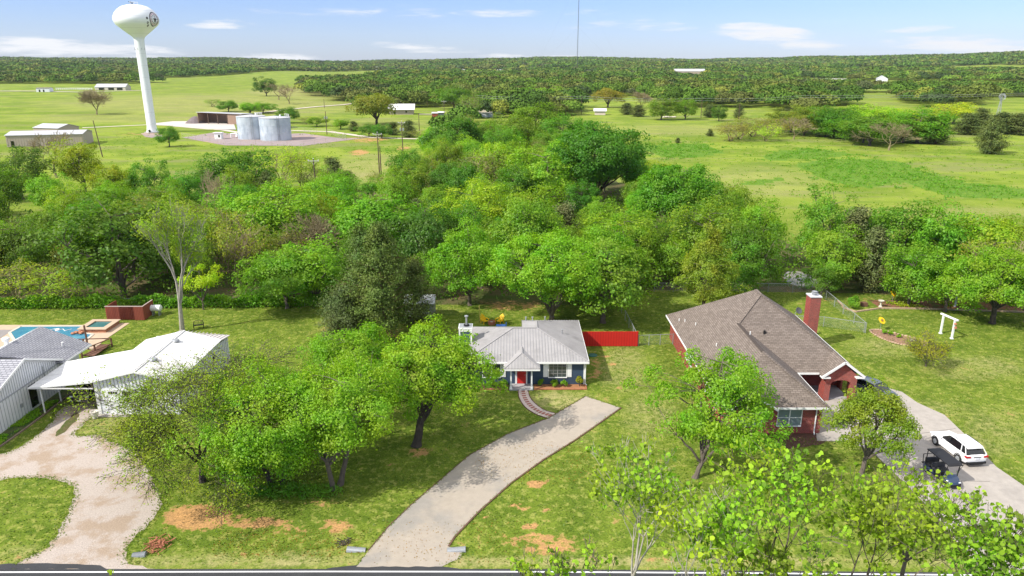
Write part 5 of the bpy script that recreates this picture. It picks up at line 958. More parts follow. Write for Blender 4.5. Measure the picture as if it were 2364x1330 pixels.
# water tower
wt = thing("water_tower", "tall white water tower with a bulb tank and a ringed emblem", "water tower", (-161.8, 333.5, 0))
prof = [(0, 54), (3, 53.75), (5.2, 53.1), (7, 51.9), (8.4, 50.2), (9.05, 48.6), (9.1, 47.6), (8.8, 46.5), (8.1, 45.5), (5.2, 43.0), (2.6, 40.9), (2.25, 40.3)]
mb = LM(); mb.lathe(prof[::-1], (0, 0, 0), 64); mb.build("tank", M["tank_white"], wt, True)
mb = LM(); mb.lathe([(2.25, 40.3), (2.35, 40.28), (2.35, 40.1), (2.1, 39.9), (1.95, 37), (1.95, 3), (2.2, 1.2), (2.7, 0)][::-1], (0, 0, 0), 48); mb.build("shaft", M["tank_white"], wt, True)
mb = LM()
for z in (42.2, 44.4, 46.6, 49.0, 51.4):
    r = [r0 + (r1 - r0) * (z - z0) / (z1 - z0) for (r0, z0), (r1, z1) in zip(prof, prof[1:]) if z1 <= z <= z0][0]; mb.lathe([(r - .02, z - .06), (r + .035, z), (r - .02, z + .06)], (0, 0, 0), 64)
for z in range(4, 38, 5): mb.lathe([(1.93, z - .06), (1.99, z), (1.93, z + .06)], (0, 0, 0), 40)
mb.build("weld_seam", mat("seam_white", (.55, .56, .58), .5, .05, 1), wt)
mb = LM()
for s_ in (-.2, .2): mb.tube([(1.95 * math.cos(-2.0) + s_, -1.95 + .1, 1), (1.95 * math.cos(-2.0) + s_, -1.95 + .1, 40)], .04, 4)
mb.build("ladder", M["seam_white"], wt)
mb = LM(); mb.lathe([(3.3, 0), (3.3, .4), (2.6, .45)], (0, 0, -.02), 32); mb.build("base", M["concrete"], wt)
mb = LM(); mb.box(-.45, .45, -2.75, -2.5, .5, 1.6); mb.build("door", M["dark_glass"], wt)
mb = LM(); mb.tube([(1.6 * math.cos(a), 1.6 * math.sin(a), 54.9) for a in [k * .5236 for k in range(13)]], .05, 5); [mb.tube([(1.6 * math.cos(a), 1.6 * math.sin(a), 53.9), (1.6 * math.cos(a), 1.6 * math.sin(a), 54.9)], .05, 4) for a in [k * 1.047 for k in range(6)]]; mb.build("top_railing", M["white_paint"], wt)
mb = LM(); mb.tube([(-1.2, 0, 53.8), (-1.2, 0, 55.3)], .12, 6); mb.bar((-2.2, 0, 55.1), (-.6, .3, 54.4), .3); mb.tube([(-.6, 0, 53.8), (-.3, 0, 54.9)], .12, 6); mb.build("antenna", M["car_grey"], wt)
mb = LM(); [mb.tube([(1.9 * math.cos(a), 1.9 * math.sin(a), 35.5), (2.35 * math.cos(a), 2.35 * math.sin(a), 35.5), (2.35 * math.cos(a), 2.35 * math.sin(a), 36.3)], .08, 4) for a in (-.3, -.9, -1.6, -2.4, -3.1)]; mb.build("antenna", M["galvanised"], wt)
def rad_at(z):
    for (r0, z0), (r1, z1) in zip(prof, prof[1:]):
        if z1 <= z <= z0: t = (z - z0) / (z1 - z0); return r0 + (r1 - r0) * t
    return 9
A0 = math.atan2(-333, 161.8) + R(53); ZC = 47.9
def sf(u, v, o=.03):
    "point of the tank surface u metres round and v metres up from the emblem's centre"
    z = ZC + v; r = rad_at(z) + o; a = A0 + u / 9.0; return (r * math.cos(a), r * math.sin(a), z)
def ring(mb, r0, r1, n=40, o=.03):
    for k in range(n):
        a, b_ = 6.283 * k / n, 6.283 * (k + 1) / n; mb.face([sf(r0 * math.cos(a), r0 * math.sin(a), o), sf(r1 * math.cos(a), r1 * math.sin(a), o), sf(r1 * math.cos(b_), r1 * math.sin(b_), o), sf(r0 * math.cos(b_), r0 * math.sin(b_), o)])
def blob(mb, cu, cv, ru, rv, rot=0, o=.05, n=12):
    P = []
    for k in range(n): a = 6.283 * k / n; x, y = ru * math.cos(a), rv * math.sin(a); P.append(sf(cu + x * math.cos(rot) - y * math.sin(rot), cv + x * math.sin(rot) + y * math.cos(rot), o))
    mb.face(P)
mb = LM(); ring(mb, 2.55, 2.95); 
for a in range(12): blob(mb, 1.75 * math.cos(a * .5236), 1.75 * math.sin(a * .5236), .26, .2, a)
for q in ((0, .7, .3, .75, 0), (-.55, -.1, .25, .7, .7), (.55, -.1, .25, .7, -.7), (0, -.9, .5, .35, 0), (0, 0, .3, .5, 0)): blob(mb, q[0], q[1], q[2], q[3], q[4])
for cu, cv in ((-4.0, .3), (-3.75, -1.5), (-3.3, -2.65)): blob(mb, cu, cv, .42, .5, .3)
eo = mb.build("emblem", M["emblem_black"], wt); mb = LM(); ring(mb, 2.15, 2.3, o=.04); mb.build("emblem_ring", M["emblem_red"], eo)
# storage tanks
def steel_tank(label, x, y, r, h, lad, rail):
    t = thing("storage_tank", label, "tank", (x, y, 0), 0, "steel water storage tanks"); m = LM(); m.lathe([(r, h), (r, 0)][::-1] if False else [(r, 0), (r, h), ], (0, 0, 0), 48)
    for z in (h * .34, h * .67, h - .05): m.lathe([(r + .01, z - .06), (r + .07, z), (r + .01, z + .06)], (0, 0, 0), 48)
    for row in range(3):
        for k in range(16): a = 6.283 * (k + .5 * (row % 2)) / 16; m.bar(((r + .01) * math.cos(a), (r + .01) * math.sin(a), h * row / 3 + .1), ((r + .01) * math.cos(a), (r + .01) * math.sin(a), h * (row + 1) / 3 - .1), .07, .03)
    m.build("shell", M["tank_steel"], t)
    m = LM(); m.lathe([(r + .12, h - .02), (r + .12, h + .06), (0, h + .7)], (0, 0, 0), 48); m.build("roof", M["grey_roof"], t)
    m = LM(); a = lad; c, s = math.cos(a), math.sin(a); px_, py_ = -s * .35, c * .35; q = r + .3
    for sg in (-1, 1): m.tube([(q * c + sg * px_, q * s + sg * py_, .3), (q * c + sg * px_, q * s + sg * py_, h + .6)], .07, 4)
    z = .6
    while z < h: m.bar((q * c - px_, q * s - py_, z), (q * c + px_, q * s + py_, z), .05); z += .5
    m.build("ladder", M["galvanised"], t)
    m = LM(); a = rail
    pts = [((r - .4) * math.cos(a + k * .12), (r - .4) * math.sin(a + k * .12)) for k in range(-3, 4)]
    for zz in (h + .6, h + 1.1): m.tube([(*p, zz) for p in pts], .06, 4)
    for p in pts[::2]: m.tube([(*p, h), (*p, h + 1.1)], .06, 4)
    m.build("railing", M["white_paint"], t); m = LM(); m.lathe([(.35, h + .3), (.35, h + .9), (0, h + 1.1)], (r * .3, r * .3, 0), 10); m.build("vent", M["white_paint"], t); return t
steel_tank("blue grey steel tank standing partly behind the other tank", -108.0, 308, 5.7, 9.1, R(-70), R(70)); steel_tank("blue grey steel tank in front with white railing on its roof", -96.8, 303.5, 6.15, 8.9, R(-62), R(40))
ph = thing("pump_house", "tiny white pump building beside the steel tanks", "shed", (*G(506, 321), 0)); m = LM(); m.box(-1.4, 1.4, -1.2, 1.2, 0, 2.5); m.build("wall", M["white_paint"], ph); m = LM(); m.box(-1.9, 1.7, -1.5, 1.5, 2.5, 2.7); m.build("roof", M["white_metal"], ph); m = LM(); m.box(.2, .9, -1.25, -1.21, .8, 1.8); m.build("window", M["dark_glass"], ph)
m = MB(); gx_, gy_ = G(545, 318); m.tube([(gx_ - 2, gy_, 0), (gx_ - 2, gy_, 1.6), (gx_, gy_, 1.7), (gx_ + 1.5, gy_, .8), (gx_ + 3, gy_, .8)], .3, 8); m.tube([(gx_ + .5, gy_ - 1, .3), (gx_ + .5, gy_, 1.5)], .35, 8); tag(m.build("pipework", M["white_paint"]), "white pipes with valves beside the blue grey tanks", "pipes")
chain("thin wire fence around the gravel pad of the steel tanks", [G(420, 318), G(520, 333), G(700, 339), G(800, 324)], h=2.0, step=6, mname="tan_metal"); chain("thin wire fence on the far side of the tank compound", [G(675, 303), G(760, 309), G(800, 324)], h=2.0, step=6, mname="tan_metal")
def shed(name, label, cat, cx, cy, w, d, h, rise, rz, wallm, roofm, openings=(), group=None, over=.3, wins=(), rib=0.9):
    t = thing(name, label, cat, (cx, cy, on(cx, cy)), rz, group); m = LM(); m.box(-w / 2, w / 2, -d / 2, d / 2, -.3, h)
    for s in (-1, 1): q = [(s * w / 2, -d / 2, h), (s * w / 2, d / 2, h), (s * w / 2, 0, h + rise)]; m.face(q if s > 0 else q[::-1])
    if rib: ribs(m, [(-w / 2, -d / 2, 0.02), (w / 2, -d / 2, .02), (w / 2, -d / 2, h), (-w / 2, -d / 2, h)], (0, 0, 1), rib, .08, .05)
    m.build("wall", M[wallm], t); m = LM(); hw_, hd = w / 2 + over, d / 2 + over; e = h - rise * over / (d / 2)
    m.slab([(-hw_, -hd, e + .05), (hw_, -hd, e + .05), (hw_, 0, h + rise + .05), (-hw_, 0, h + rise + .05)], .12); m.slab([(-hw_, 0, h + rise + .05), (hw_, 0, h + rise + .05), (hw_, hd, e + .05), (-hw_, hd, e + .05)], .12); m.build("roof", M[roofm], t)
    for (x0, x1, z0, z1, nm) in wins:
        m = LM(); m.box(x0, x1, -d / 2 - .08, -d / 2 - .02, z0, z1); m.build(nm, M["dark_glass"], t)
    return t
a, b_ = G(80, 345), G(240, 345)
shed("metal_building", "long low tan metal building with pale roof at the edge of the trees", "building", G(88, 338)[0] + 1, G(88, 338)[1] + 7, 26, 13, 4.3, 1.0, R(14), "tan_metal", "grey_roof", wins=((-11.5, -10.5, .1, 2.2, "door"),)); shed("metal_building", "tan metal building with a dark trimmed gable end near the water tower", "building", G(160, 317)[0] - 6, G(160, 317)[1] + 2, 13, 10.5, 4.2, 1.3, R(-16), "tan_metal", "grey_roof")
os_ = thing("open_shed", "long open fronted brown metal shed with dark posts", "shed", (*G(520, 285), 0), R(-14)); w = 26; m = LM(); m.box(-w / 2, w / 2, 5, 5.15, 0, 5.0); m.box(-w / 2, -w / 2 + .15, -4, 4.98, 0, 5.3); m.box(4.5, w / 2, -4, 4.98, 0, 4.9); m.build("wall", mat("shed_brown", (.30, .20, .145), .6, .05, .5), os_); m = LM(); m.slab([(-w / 2 - .2, -4.6, 5.9), (w / 2 + .2, -4.6, 5.3), (w / 2 + .2, 5.4, 4.95), (-w / 2 - .2, 5.4, 5.3)], .25); m.build("roof", M["grey_roof"], os_)
for k in range(4): m = LM(); x = -w / 2 + .3 + k * 5.6; m.box(x, x + .35, -4.1, -3.8, 0, 5.5); m.build("post", M["pole_wood"], os_)
mb = MB(); x, y = G(452, 284); mb.lathe([(5.2, 0), (3.6, 1.5), (1.6, 3.0), (.5, 3.4), (0, 3.5)], (x, y, 0), 14); mb.build
tag(mb.build("gravel_heap", mat("heap_grey", (.17, .14, .14), .95, .25, .8, bump=.6, bscale=3)), "grey brown heap of gravel beside the open brown shed", "heap")
h1 = G(933, 264); shed("bungalow", "small tan bungalow with a broad pale metal roof across the field", "house", h1[0] - 2, h1[1] + 5, 14, 11, 3.4, 2.6, R(4), "tan_metal", "white_metal", over=1.1, wins=((2.5, 3.4, 1.1, 2.2, "window"), (-4.4, -3.4, 0, 2.1, "door")), rib=0)
x, y = G(1005, 270); shed("storage_box", "small red storage shed beside the grey one in the field", "shed", x, y, 3.4, 3, 2.3, .5, 0, "red_barn" if "red_barn" in M else "cedar_wood", "grey_roof", rib=0); x, y = G(1019, 270); shed("storage_box", "small grey storage shed beside the red one in the field", "shed", x, y, 3.6, 3, 2.7, .4, 0, "car_grey", "white_metal", rib=0)
x, y = G(1122, 262); shed("farm_house", "pale house with white roof half hidden by the big central trees", "house", x, y + 8, 20, 12, 3.4, 2.4, R(-5), "tan_metal_pale", "white_metal", wins=((-6, -5, 1, 2.2, "window"), (1, 2.4, 1, 2.2, "window"), (5, 6, 0, 2.1, "door"))); x, y = G(1118, 270); shed("travel_trailer", "low white trailer in front of the pale house", "trailer", x, y, 10, 2.6, 2.4, .25, 0, "white_siding", "white_metal", rib=0)
x, y = G(1385, 264); shed("small_shed", "little pink walled shed with white roof in the far meadow", "shed", x, y, 6.4, 5, 2.6, 1.1, R(-6), "pink_wall" if "pink_wall" in M else "tan_metal_pale", "white_metal", rib=0, over=.7)
x, y, z = GT(1590, 176); shed("barn", "wide grey roofed barn far off among the trees", "barn", x, y, 56, 26, 9, 4.0, 0, "tan_metal", "grey_roof", rib=3); x, y, z = GT(2035, 188); shed("farmhouse", "distant white farmhouse with a steep grey roof among bare trees", "house", x, y, 20, 14, 4, 4, R(70), "white_siding", "grey_roof", rib=0)
x, y = G(104, 212); shed("field_building", "small white building with dark roof at the far edge of the field", "building", x, y, 13, 8, 3.8, .5, R(6), "white_siding", "heap_grey", wins=((-4, -2.5, 0, 2.4, "door"), (0, 1.5, 0, 2.4, "door")), rib=0); x, y = G(255, 209); shed("pavilion", "low grey roofed pavilion beyond the bare tree in the field", "building", x, y + 6, 32, 14, 3.4, 3.2, R(4), "limestone", "grey_roof", wins=((-12, -6, .2, 2.8, "opening"), (-2, 4, .2, 2.8, "opening"), (7, 13, .2, 2.8, "opening")), rib=0)
for px_, py_, w, lab in ((975, 171, 40, "white roofed building on the distant wooded slope"), (1150, 172, 30, "long low white building beside a small far clearing"), (1075, 170, 34, "far pale building showing between distant trees"), (1352, 172, 12, "tiny white house near the foot of the radio mast"), (860, 161, 50, "very distant pale strip of roof above the trees")):
    x, y, z = GT(px_, py_); shed("distant_building", lab, "building", x, y, w * .7, 14, 8.2, 1.6, 0, "white_siding", "white_metal", rib=0)
# white paddock fence far right
for pts, lab in (([(1850, 186), (1905, 184), (1960, 185)], "white rail fence along the far clearing"), ([(130, 208), (180, 208), (215, 208)], "pale fence along the far road by the pavilion")):
    t = thing("paddock_fence", lab, "fence", (*G(*pts[0]), 0)); P = [GT(*p) for p in pts]; m = MB()
    for a, b_ in zip(P, P[1:]):
        for hz in (1.0, 1.9): m.bar((a[0], a[1], a[2] + hz), (b_[0], b_[1], b_[2] + hz), .25, .3)
    m.build("rail", M["white_paint"], t); m = MB()
    for a, b_ in zip(P, P[1:]):
        for k in range(10): q = Vector(a).lerp(Vector(b_), k / 10); m.box(q.x - .2, q.x + .2, q.y - .2, q.y + .2, q.z - 1, q.z + 2.3)
    m.build("fence_posts", M["white_paint"], t)
# radio mast
x, y, z = GT(1332, 168); rm = thing("radio_mast", "thin tall dark lattice radio mast rising into the sky", "mast", (x, y, z)); m = LM(); Hm = 235
for a in (0, 2.09, 4.19): m.tube([(.7 * math.cos(a), .7 * math.sin(a), 0), (.7 * math.cos(a), .7 * math.sin(a), Hm)], .22, 4)
k = 0
while k < Hm - 3:
    for a in (0, 2.09, 4.19): m.bar((.7 * math.cos(a), .7 * math.sin(a), k), (.7 * math.cos(a + 2.09), .7 * math.sin(a + 2.09), k + 3), .15)
    k += 3
m.build("lattice", mat("mast_grey", (.10, .105, .12), .6), rm); m = LM(); m.tube([(0, 0, Hm), (0, 0, Hm + 9)], .4, 5); m.build("aerial", M["mast_grey"], rm)
m = LM()
for a in (.4, 2.5, 4.6): [m.tube([(0, 0, Hm * f), (130 * math.cos(a), 130 * math.sin(a), 0)], .05, 3) for f in (.45, .9)]
m.build("guy_wires", M["mast_grey"], rm)
# utility poles
def upole(label, px_, py_, h, arm=True, tr=False, rz=0, lean=0, grp="wooden utility poles"):
    x, y = G(px_, py_); t = thing("utility_pole", label, "utility pole", (x, y, on(x, y)), rz, grp); m = LM(); m.tube([(0, 0, -.3), (lean, 0, h)], [.19, .12], 8); m.build("pole", M["pole_wood"], t)
    if arm:
        m = LM(); m.box(-1.25 + lean, 1.25 + lean, -.18, -.06, h - .5, h - .36); m.bar((lean - .7, -.12, h - .5), (lean, -.12, h - 1.2), .05); m.bar((lean + .7, -.12, h - .5), (lean, -.12, h - 1.2), .05); m.build("crossarm", mat("arm_pale", (.5, .48, .45), .8), t)
        for q in (-1.15, 0, 1.15): m = LM(); m.lathe([(.07, 0), (.1, .12), (.05, .22), (0, .25)], (lean + q, -.12, h - .36 + (.36 if q == 0 else 0)), 8); m.build("insulator", M["white_paint"], t)
    if tr:
        for s in ((-.5, .5) if tr == 2 else (.4,)): m = LM(); m.lathe([(.26, 0), (.26, .85), (.1, .95), (0, .95)], (s, 0, h - 3.2), 12); m.build("transformer", M["galvanised"], t)
    return t
upole("wooden pole with pale crossarm rising out of the trees below the tanks", 731, 462, 9.5, True); upole("taller dark pole of the close pair at the end of the wood", 876, 400, 11.5, True); upole("shorter dark pole of the close pair at the end of the wood", 880, 403, 8, False)
upole("utility pole with a wide loaded crossarm in front of the bungalow field", 930, 350, 10.5, True, 2); upole("leaning dark pole between the tan buildings and the wood", 237, 362, 12, False, 0, 0, -1.2); upole("pole with grey transformers beyond the steel tanks", 755, 311, 10, False, 2)
upole("bare dark pole in the field before the red shed", 968, 302, 8, False); upole("pole with crossarm standing beside the small grey shed", 1026, 282, 11, True); upole("pole with crossarm among the trees near the pale house", 1073, 248, 11, True); upole("short dark post beside the gravel track", 749, 250, 6, False)
wp_ = [(1342, 264, 11), (1618, 272, 11), (1800, 262, 10), (2030, 262, 10), (2364, 262, 10)]; prev = None
for k, (px_, py_, h) in enumerate(wp_[:2]): upole(("dark pole carrying wires beside the pink walled shed", "dark pole carrying wires among the scrub of the far meadow")[k], px_, py_, h, False)
upole("thin pale dead pole with wires near the lone small tree", 1705, 275, 9, False)
tops = [(*G(px_, py_), h - .3) for px_, py_, h in ((1100, 262, 11), (1342, 264, 11), (1618, 272, 11), (1850, 262, 11), (2420, 250, 11))]
for off, lab in ((0, "upper power wire sagging across the far meadow"), (-1.2, "lower power wire sagging across the far meadow")):
    m = MB()
    for a, b_ in zip(tops, tops[1:]): m.tube([Vector(a).lerp(Vector(b_), t / 8) + Vector((0, 0, off - 1.6 * 4 * (t / 8) * (1 - t / 8) * .6)) for t in range(9)], .055, 4)
    tag(m.build("power_wire", mat("wire_grey", (.33, .33, .34), .5)), lab, "cable", "power wires over the far meadow")
# windmill
wm = thing("windmill", "old farm windmill with a round vaned wheel above dark trees", "windmill", (*G(2298, 300), 0), R(-10)); Hh = 15
for a in (.785, 2.356, 3.927, 5.498): m = LM(); m.tube([(1.5 * math.cos(a), 1.5 * math.sin(a), 0), (.2 * math.cos(a), .2 * math.sin(a), Hh)], .1, 4); m.build("leg", M["galvanised"], wm)
m = LM()
for z in (3, 6, 9, 12): r = 1.5 - 1.3 * z / Hh; [m.bar((r * math.cos(a), r * math.sin(a), z), (r * math.cos(a + 1.57), r * math.sin(a + 1.57), z), .08) for a in (.785, 2.356, 3.927, 5.498)]
m.build("brace", M["galvanised"], wm); m = LM()
for k in range(16): a = 6.283 * k / 16; m.face([(.5 * math.cos(a), -.6, Hh + .5 * math.sin(a)), (1.5 * math.cos(a - .13), -.7, Hh + 1.5 * math.sin(a - .13)), (1.5 * math.cos(a + .13), -.55, Hh + 1.5 * math.sin(a + .13))])
m.tube([(0, -.7, Hh), (0, .2, Hh)], .15, 6); m.tube([(1.5 * math.cos(k * .393), -.62, Hh + 1.5 * math.sin(k * .393)) for k in range(17)], .06, 4); m.build("wheel", M["galvanised"], wm)
m = LM(); m.bar((0, .2, Hh), (0, 1.8, Hh), .1); m.face([(0, 1.2, Hh - .4), (0, 2.4, Hh - .6), (0, 2.4, Hh + .6), (0, 1.2, Hh + .4)]); m.build("tail_vane", M["galvanised"], wm)
x, y = G(1545, 272); rocks("rubble_heap", "pale heap of rocks lying in the far meadow", [(x + q, y + (q % 3) * .5, .2) for q in range(-3, 4)], 1.0, 11, "limestone", "rocks")
# ---------------------------------------------------------------- trees
def at_y(px, py, Y):
    "point at distance Y seen at pixel (px, py)"
    u = (px - CX) / F; v = (py - CY) / F; dy = CT - v * ST; dz = -ST - v * CT; t = Y / dy; return u * t, Y, CH + dz * t
HERO = []
def place(t, x, y, r=4): HERO.append((x, y, r)); t.location = (x, y, on(x, y)); return t
TINT = dict(green=(.76, .80, 1, 1), dark=(.36, .46, .75, 1), lime=(1.2, 1.05, 1.0, 1), bright=(.85, .98, .9, 1), olive=(1.0, .72, 1.9, 1), yellow=(1.75, 1.35, 1.6, 1), brown=(1.3, .78, 2.4, 1), deep=(.50, .66, .8, 1))
# -- trees of the front yards
def mesq():
    x, y = G(468, 1112); z = at_y(440, 812, y)[2]
    t = make_bare("budding_tree", 21, h=z, trunk=.30, levels=6, spread=.66, bark="bark_dark", first=.17, kids=(4, 4), ratio=.74, up=.02, droop=.05, rad=7.4, leafn=22000, leafsize=.15, leafspread=.2, tint=(1.25, 1.0, 1.2, 1), minr=.014, label="wide sparse tree just leafing out over the gravel drive, dark twigs showing", group=None)
    return place(t, x, y)
mesq()
x, y = G(640, 1120); place(make_tree("leafy_tree", 22, h=9.8, r=5.6, hb=.3, K=200, per=225, size=0.19, lr=1.0, trunk=.2, low=-.85, tint=(1.0, 1.07, .9, 1), jit=.8, trunks=2, twig=1, bark="bark_dark", label="dense bright green tree with foliage hanging almost to the orange soil", spray=.25), x, y)
x, y = G(777, 1125); place(make_tree("leafy_tree", 23, h=9.6, r=5.0, hb=2.8, K=140, per=210, size=0.19, lr=.95, trunk=.2, lean=(.4, 1.2), low=-.6, tint=(1.05, 1.08, .9, 1), jit=.8, label="bright green tree with a forked grey trunk between its two neighbours", trunks=2, spray=.25, twig=1), x, y)
x, y = G(560, 1040); place(make_tree("leafy_tree", 122, h=7.6, r=3.4, hb=1.6, K=50, per=210, size=0.19, lr=.9, trunk=.14, tint=(1.25, 1.1, .9, 1), jit=.8, label="yellow green tree squeezed between the sparse tree and the dense bright tree", spray=.25), x, y)
x, y = G(822, 985); place(make_tree("leafy_tree", 123, h=8.8, r=4.6, hb=3.0, K=105, per=195, size=0.19, lr=.9, trunk=.2, lean=(-.2, 1.2), tint=(.9, 1.0, .8, 1), jit=.8, label="mid green tree just beside the thick dark oak trunk", spray=.2), x, y)
x, y = G(961, 1030); place(make_tree("oak_tree", 24, h=9.3, r=5.8, hb=2.8, K=150, per=180, size=0.21, lr=.95, trunk=.34, bark="bark_dark", lean=(1.3, 2.4), low=-.75, prim=11, tint=(1.12, 1.08, .9, 1), ragged=.22, label="lime green oak with a thick dark trunk in front of the blue house", spray=.15, twig=1), x, y)
# cedars beside the blue house
x, y = G(888, 797); place(make_cedar("cedar_tree", 31, h=14.0, r=3.7, n=26000, size=.26, hb=1.8, trunk=.26, irregular=.2, power=.6, label="tallest grey green cedar with a bare reddish trunk beside the blue house", group=None, tint=(1.0, 1.12, .8, 1)), x, y)
x, y = G(846, 770); place(make_cedar("cedar_tree", 32, h=13.0, r=3.7, n=20000, size=.26, hb=2.2, trunk=.22, power=.6, label="dark cedar pressed against the tallest cedar on its lawn side", tint=(.85, 1.05, .8, 1)), x, y)
x, y = G(800, 800); place(make_cedar("cedar_tree", 33, h=6.5, r=4.0, n=20000, size=.24, hb=.2, trunk=.16, power=.45, label="low bushy dark cedar at the foot of the tall cedars", tint=(.8, .85, .95, 1)), x, y)
x, y = G(960, 770); place(make_cedar("cedar_tree", 34, h=9.0, r=3.2, n=14000, size=.26, hb=.6, trunk=.16, power=.55, label="shorter olive cedar between the tall cedars and the house chimney", tint=(1.0, 1.0, .8, 1)), x, y)
# the pale bare tree
x, y = G(421, 766); place(make_bare("bare_tree", 145, h=16.6, trunk=.33, levels=6, spread=.40, bark="bark_pale", first=.26, kids=(3, 4), ratio=.70, up=.5, leafn=9000, leafsize=.2, leafspread=.45, tint=(1.35, 1.15, 1.6, 1), minr=.016, rad=3.8, label="tall pale barked tree nearly bare, standing alone on the lawn by the bench", leaf="leaf"), x, y).rotation_euler.z = math.pi
x, y = G(470, 715); place(make_tree("leafy_tree", 42, h=6.5, r=2.6, hb=1.5, K=26, per=135, size=0.22, lr=.8, trunk=.1, tint=(1.9, 1.5, 1, 1), label="small lime green tree just behind the pale bare tree"), x, y, 2)
# behind the blue house
x, y = G(1277, 748); place(make_tree("elm_tree", 43, h=12.2, r=7.4, hb=1.2, K=190, per=180, size=0.26, lr=1.25, trunk=.36, lean=(-.6, .6), low=-.7, prim=12, tint=(.95, 1.1, .8, 1), ragged=.14, label="broad bright green elm spreading right behind the grey roof of the blue house"), x, y, 7)
x, y = G(1390, 700); place(make_tree("leafy_tree", 44, h=10.6, r=4.8, hb=1.8, K=90, per=165, size=0.26, lr=1.15, trunk=.22, tint=(.82, .98, .8, 1), label="green tree shading the chain link fence behind the red board fence"), x, y, 4)
x, y = G(1085, 705); place(make_tree("leafy_tree", 45, h=10.8, r=5.3, hb=1.8, K=110, per=165, size=0.26, lr=1.2, trunk=.25, low=-.8, tint=(.82, 1.0, .8, 1), label="green tree between the tall cedars and the broad elm"), x, y, 5)
# east side
x, y = G(1604, 1103); place(make_tree("maple_tree", 46, h=11.0, r=4.9, hb=1.5, K=118, per=165, size=0.22, lr=.95, trunk=.2, lean=(1.5, .6), low=-.8, tint=(.9, 1.0, .8, 1), ragged=.3, bark="bark", label="bright green maple in front of the brick house hiding its front gable", spray=.2, twig=1), x, y)
x, y = G(1988, 1096); place(make_tree("pear_tree", 47, h=6.9, r=3.35, hb=1.8, K=84, per=195, size=0.18, lr=.75, trunk=.18, lean=(.8, .6), low=-.7, tint=(1.0, .82, 1.1, 1), shape="round", label="rounded dark leaved pear tree between the brick house and the golf cart", twig=1), x, y)
x, y = 23.9, 86.0; place(make_tree("pear_tree", 48, h=12.2, r=4.6, hb=1.0, K=150, per=165, size=0.21, lr=.95, trunk=.25, shape="cone", low=-.9, tint=(1.1, .86, 1.5, 1), label="dense greyish green cone shaped tree right behind the brick house roof"), x, y, 5)
x, y = G(2137, 846); place(make_bare("ornamental_tree", 49, h=3.6, trunk=.11, levels=5, spread=.55, bark="bark", first=.12, kids=(4, 4), ratio=.78, up=.15, leafn=4200, leafsize=.14, leafspread=.2, tint=(1.5, .95, 1, 1), minr=.012, rad=2.3, label="small spreading olive tinted tree on the lawn beyond the drive"), x, y)
x, y = G(2290, 747); place(make_tree("oak_tree", 50, h=9.2, r=6.4, hb=2.3, K=140, per=150, size=0.24, lr=1.1, trunk=.32, low=-.65, bark="bark_dark", tint=(.95, 1.0, .9, 1), label="broad green oak with a thick short trunk at the edge of the east lawn"), x, y, 5)
# -- prototypes for the woods (each becomes the first tree of its kind)
PR = {}
def proto(key, fn): PR[key] = [fn, None]
for k in range(6): proto("leafy%d" % k, (lambda k=k: make_tree("leafy_tree", 70 + k, h=11, r=5.0 + .3 * (k % 3), hb=.9 + .5 * (k % 2), K=84, per=127, size=0.34, lr=1.35, trunk=.24, low=-.75, ragged=.16 + .05 * (k % 3), shape=("round", "vase", "round", "vase", "vase", "round")[k], jit=.65, spray=.3)))
for k in range(2): proto("sparse%d" % k, (lambda k=k: make_tree("leafy_tree", 80 + k, h=10, r=4.2, hb=1.2, K=60, per=34, size=.3, lr=1.3, trunk=.16, low=-.8, twig=4, bark="twig_grey", jit=.8, spray=.3, trunks=2)))
for k in range(3): proto("bare%d" % k, (lambda k=k: make_bare("bare_tree", 84 + k, h=10, trunk=.22, levels=6, spread=.5 + .08 * k, bark="twig_grey", first=.2, kids=(3, 3 + (k == 1)), ratio=.74, up=.25, minr=.03, leafn=0)))
for k in range(2): proto("cedar%d" % k, (lambda k=k: make_cedar("cedar_tree", 90 + k, h=9, r=3.4, n=8000, size=.36, hb=.5, trunk=.2)))
for k in range(3): proto("oak%d" % k, (lambda k=k: make_tree("oak_tree", 94 + k, h=10, r=6.2, hb=1.8, K=62, per=120, size=0.44, lr=1.65, trunk=.34, bark="bark_dark", low=-.6, ragged=.15)))
NTREE = [0]
KIND = {"leafy": 6, "sparse": 2, "bare": 3, "cedar": 2, "oak": 3}
rt = np.random.default_rng(77)
def put(kind, x, y, s, tint, label, group, sz=None, rz=None):
    key = kind + str(rt.integers(0, KIND[kind])); fn, p = PR[key]; tj = tuple(c * f for c, f in zip(TINT[tint][:3], rt.uniform(.84, 1.16, 3) ** np.array([1, .6, 1]) * rt.uniform(.85, 1.15))) + (1,)
    if kind == "cedar": tj = tuple(c ** .3 for c in tj[:3]) + (1,)
    rz = rt.uniform(0, 6.28) if rz is None else rz; loc = (x, y, on(x, y)); sc = (s * rt.uniform(.94, 1.06), s * rt.uniform(.94, 1.06), s if sz is None else sz); NTREE[0] += 1
    if p is None:
        t = fn(); PR[key][1] = t; t.location = loc; t.rotation_euler = (0, 0, rz); t.scale = sc; t["label"] = label; t["category"] = "tree"; t["group"] = group
        for c in KIDS.get(t.name, ()): c.color = tj
        return t
    return dup(p, loc, rz, label, group, sc, tj)
def T(px, py, h, kind, tint, r, label, group=None):
    "a tree of height h and crown radius r whose top shows at (px, py)"
    x, y = G(px, py, h); base = {"leafy": (11, 5.2), "sparse": (10, 4.2), "bare": (10, 4.6), "cedar": (9, 3.4), "oak": (10, 6.2)}[kind]
    HERO.append((x, y, r)); return put(kind, x, y, r / base[1], tint, label, group, sz=h / base[0])
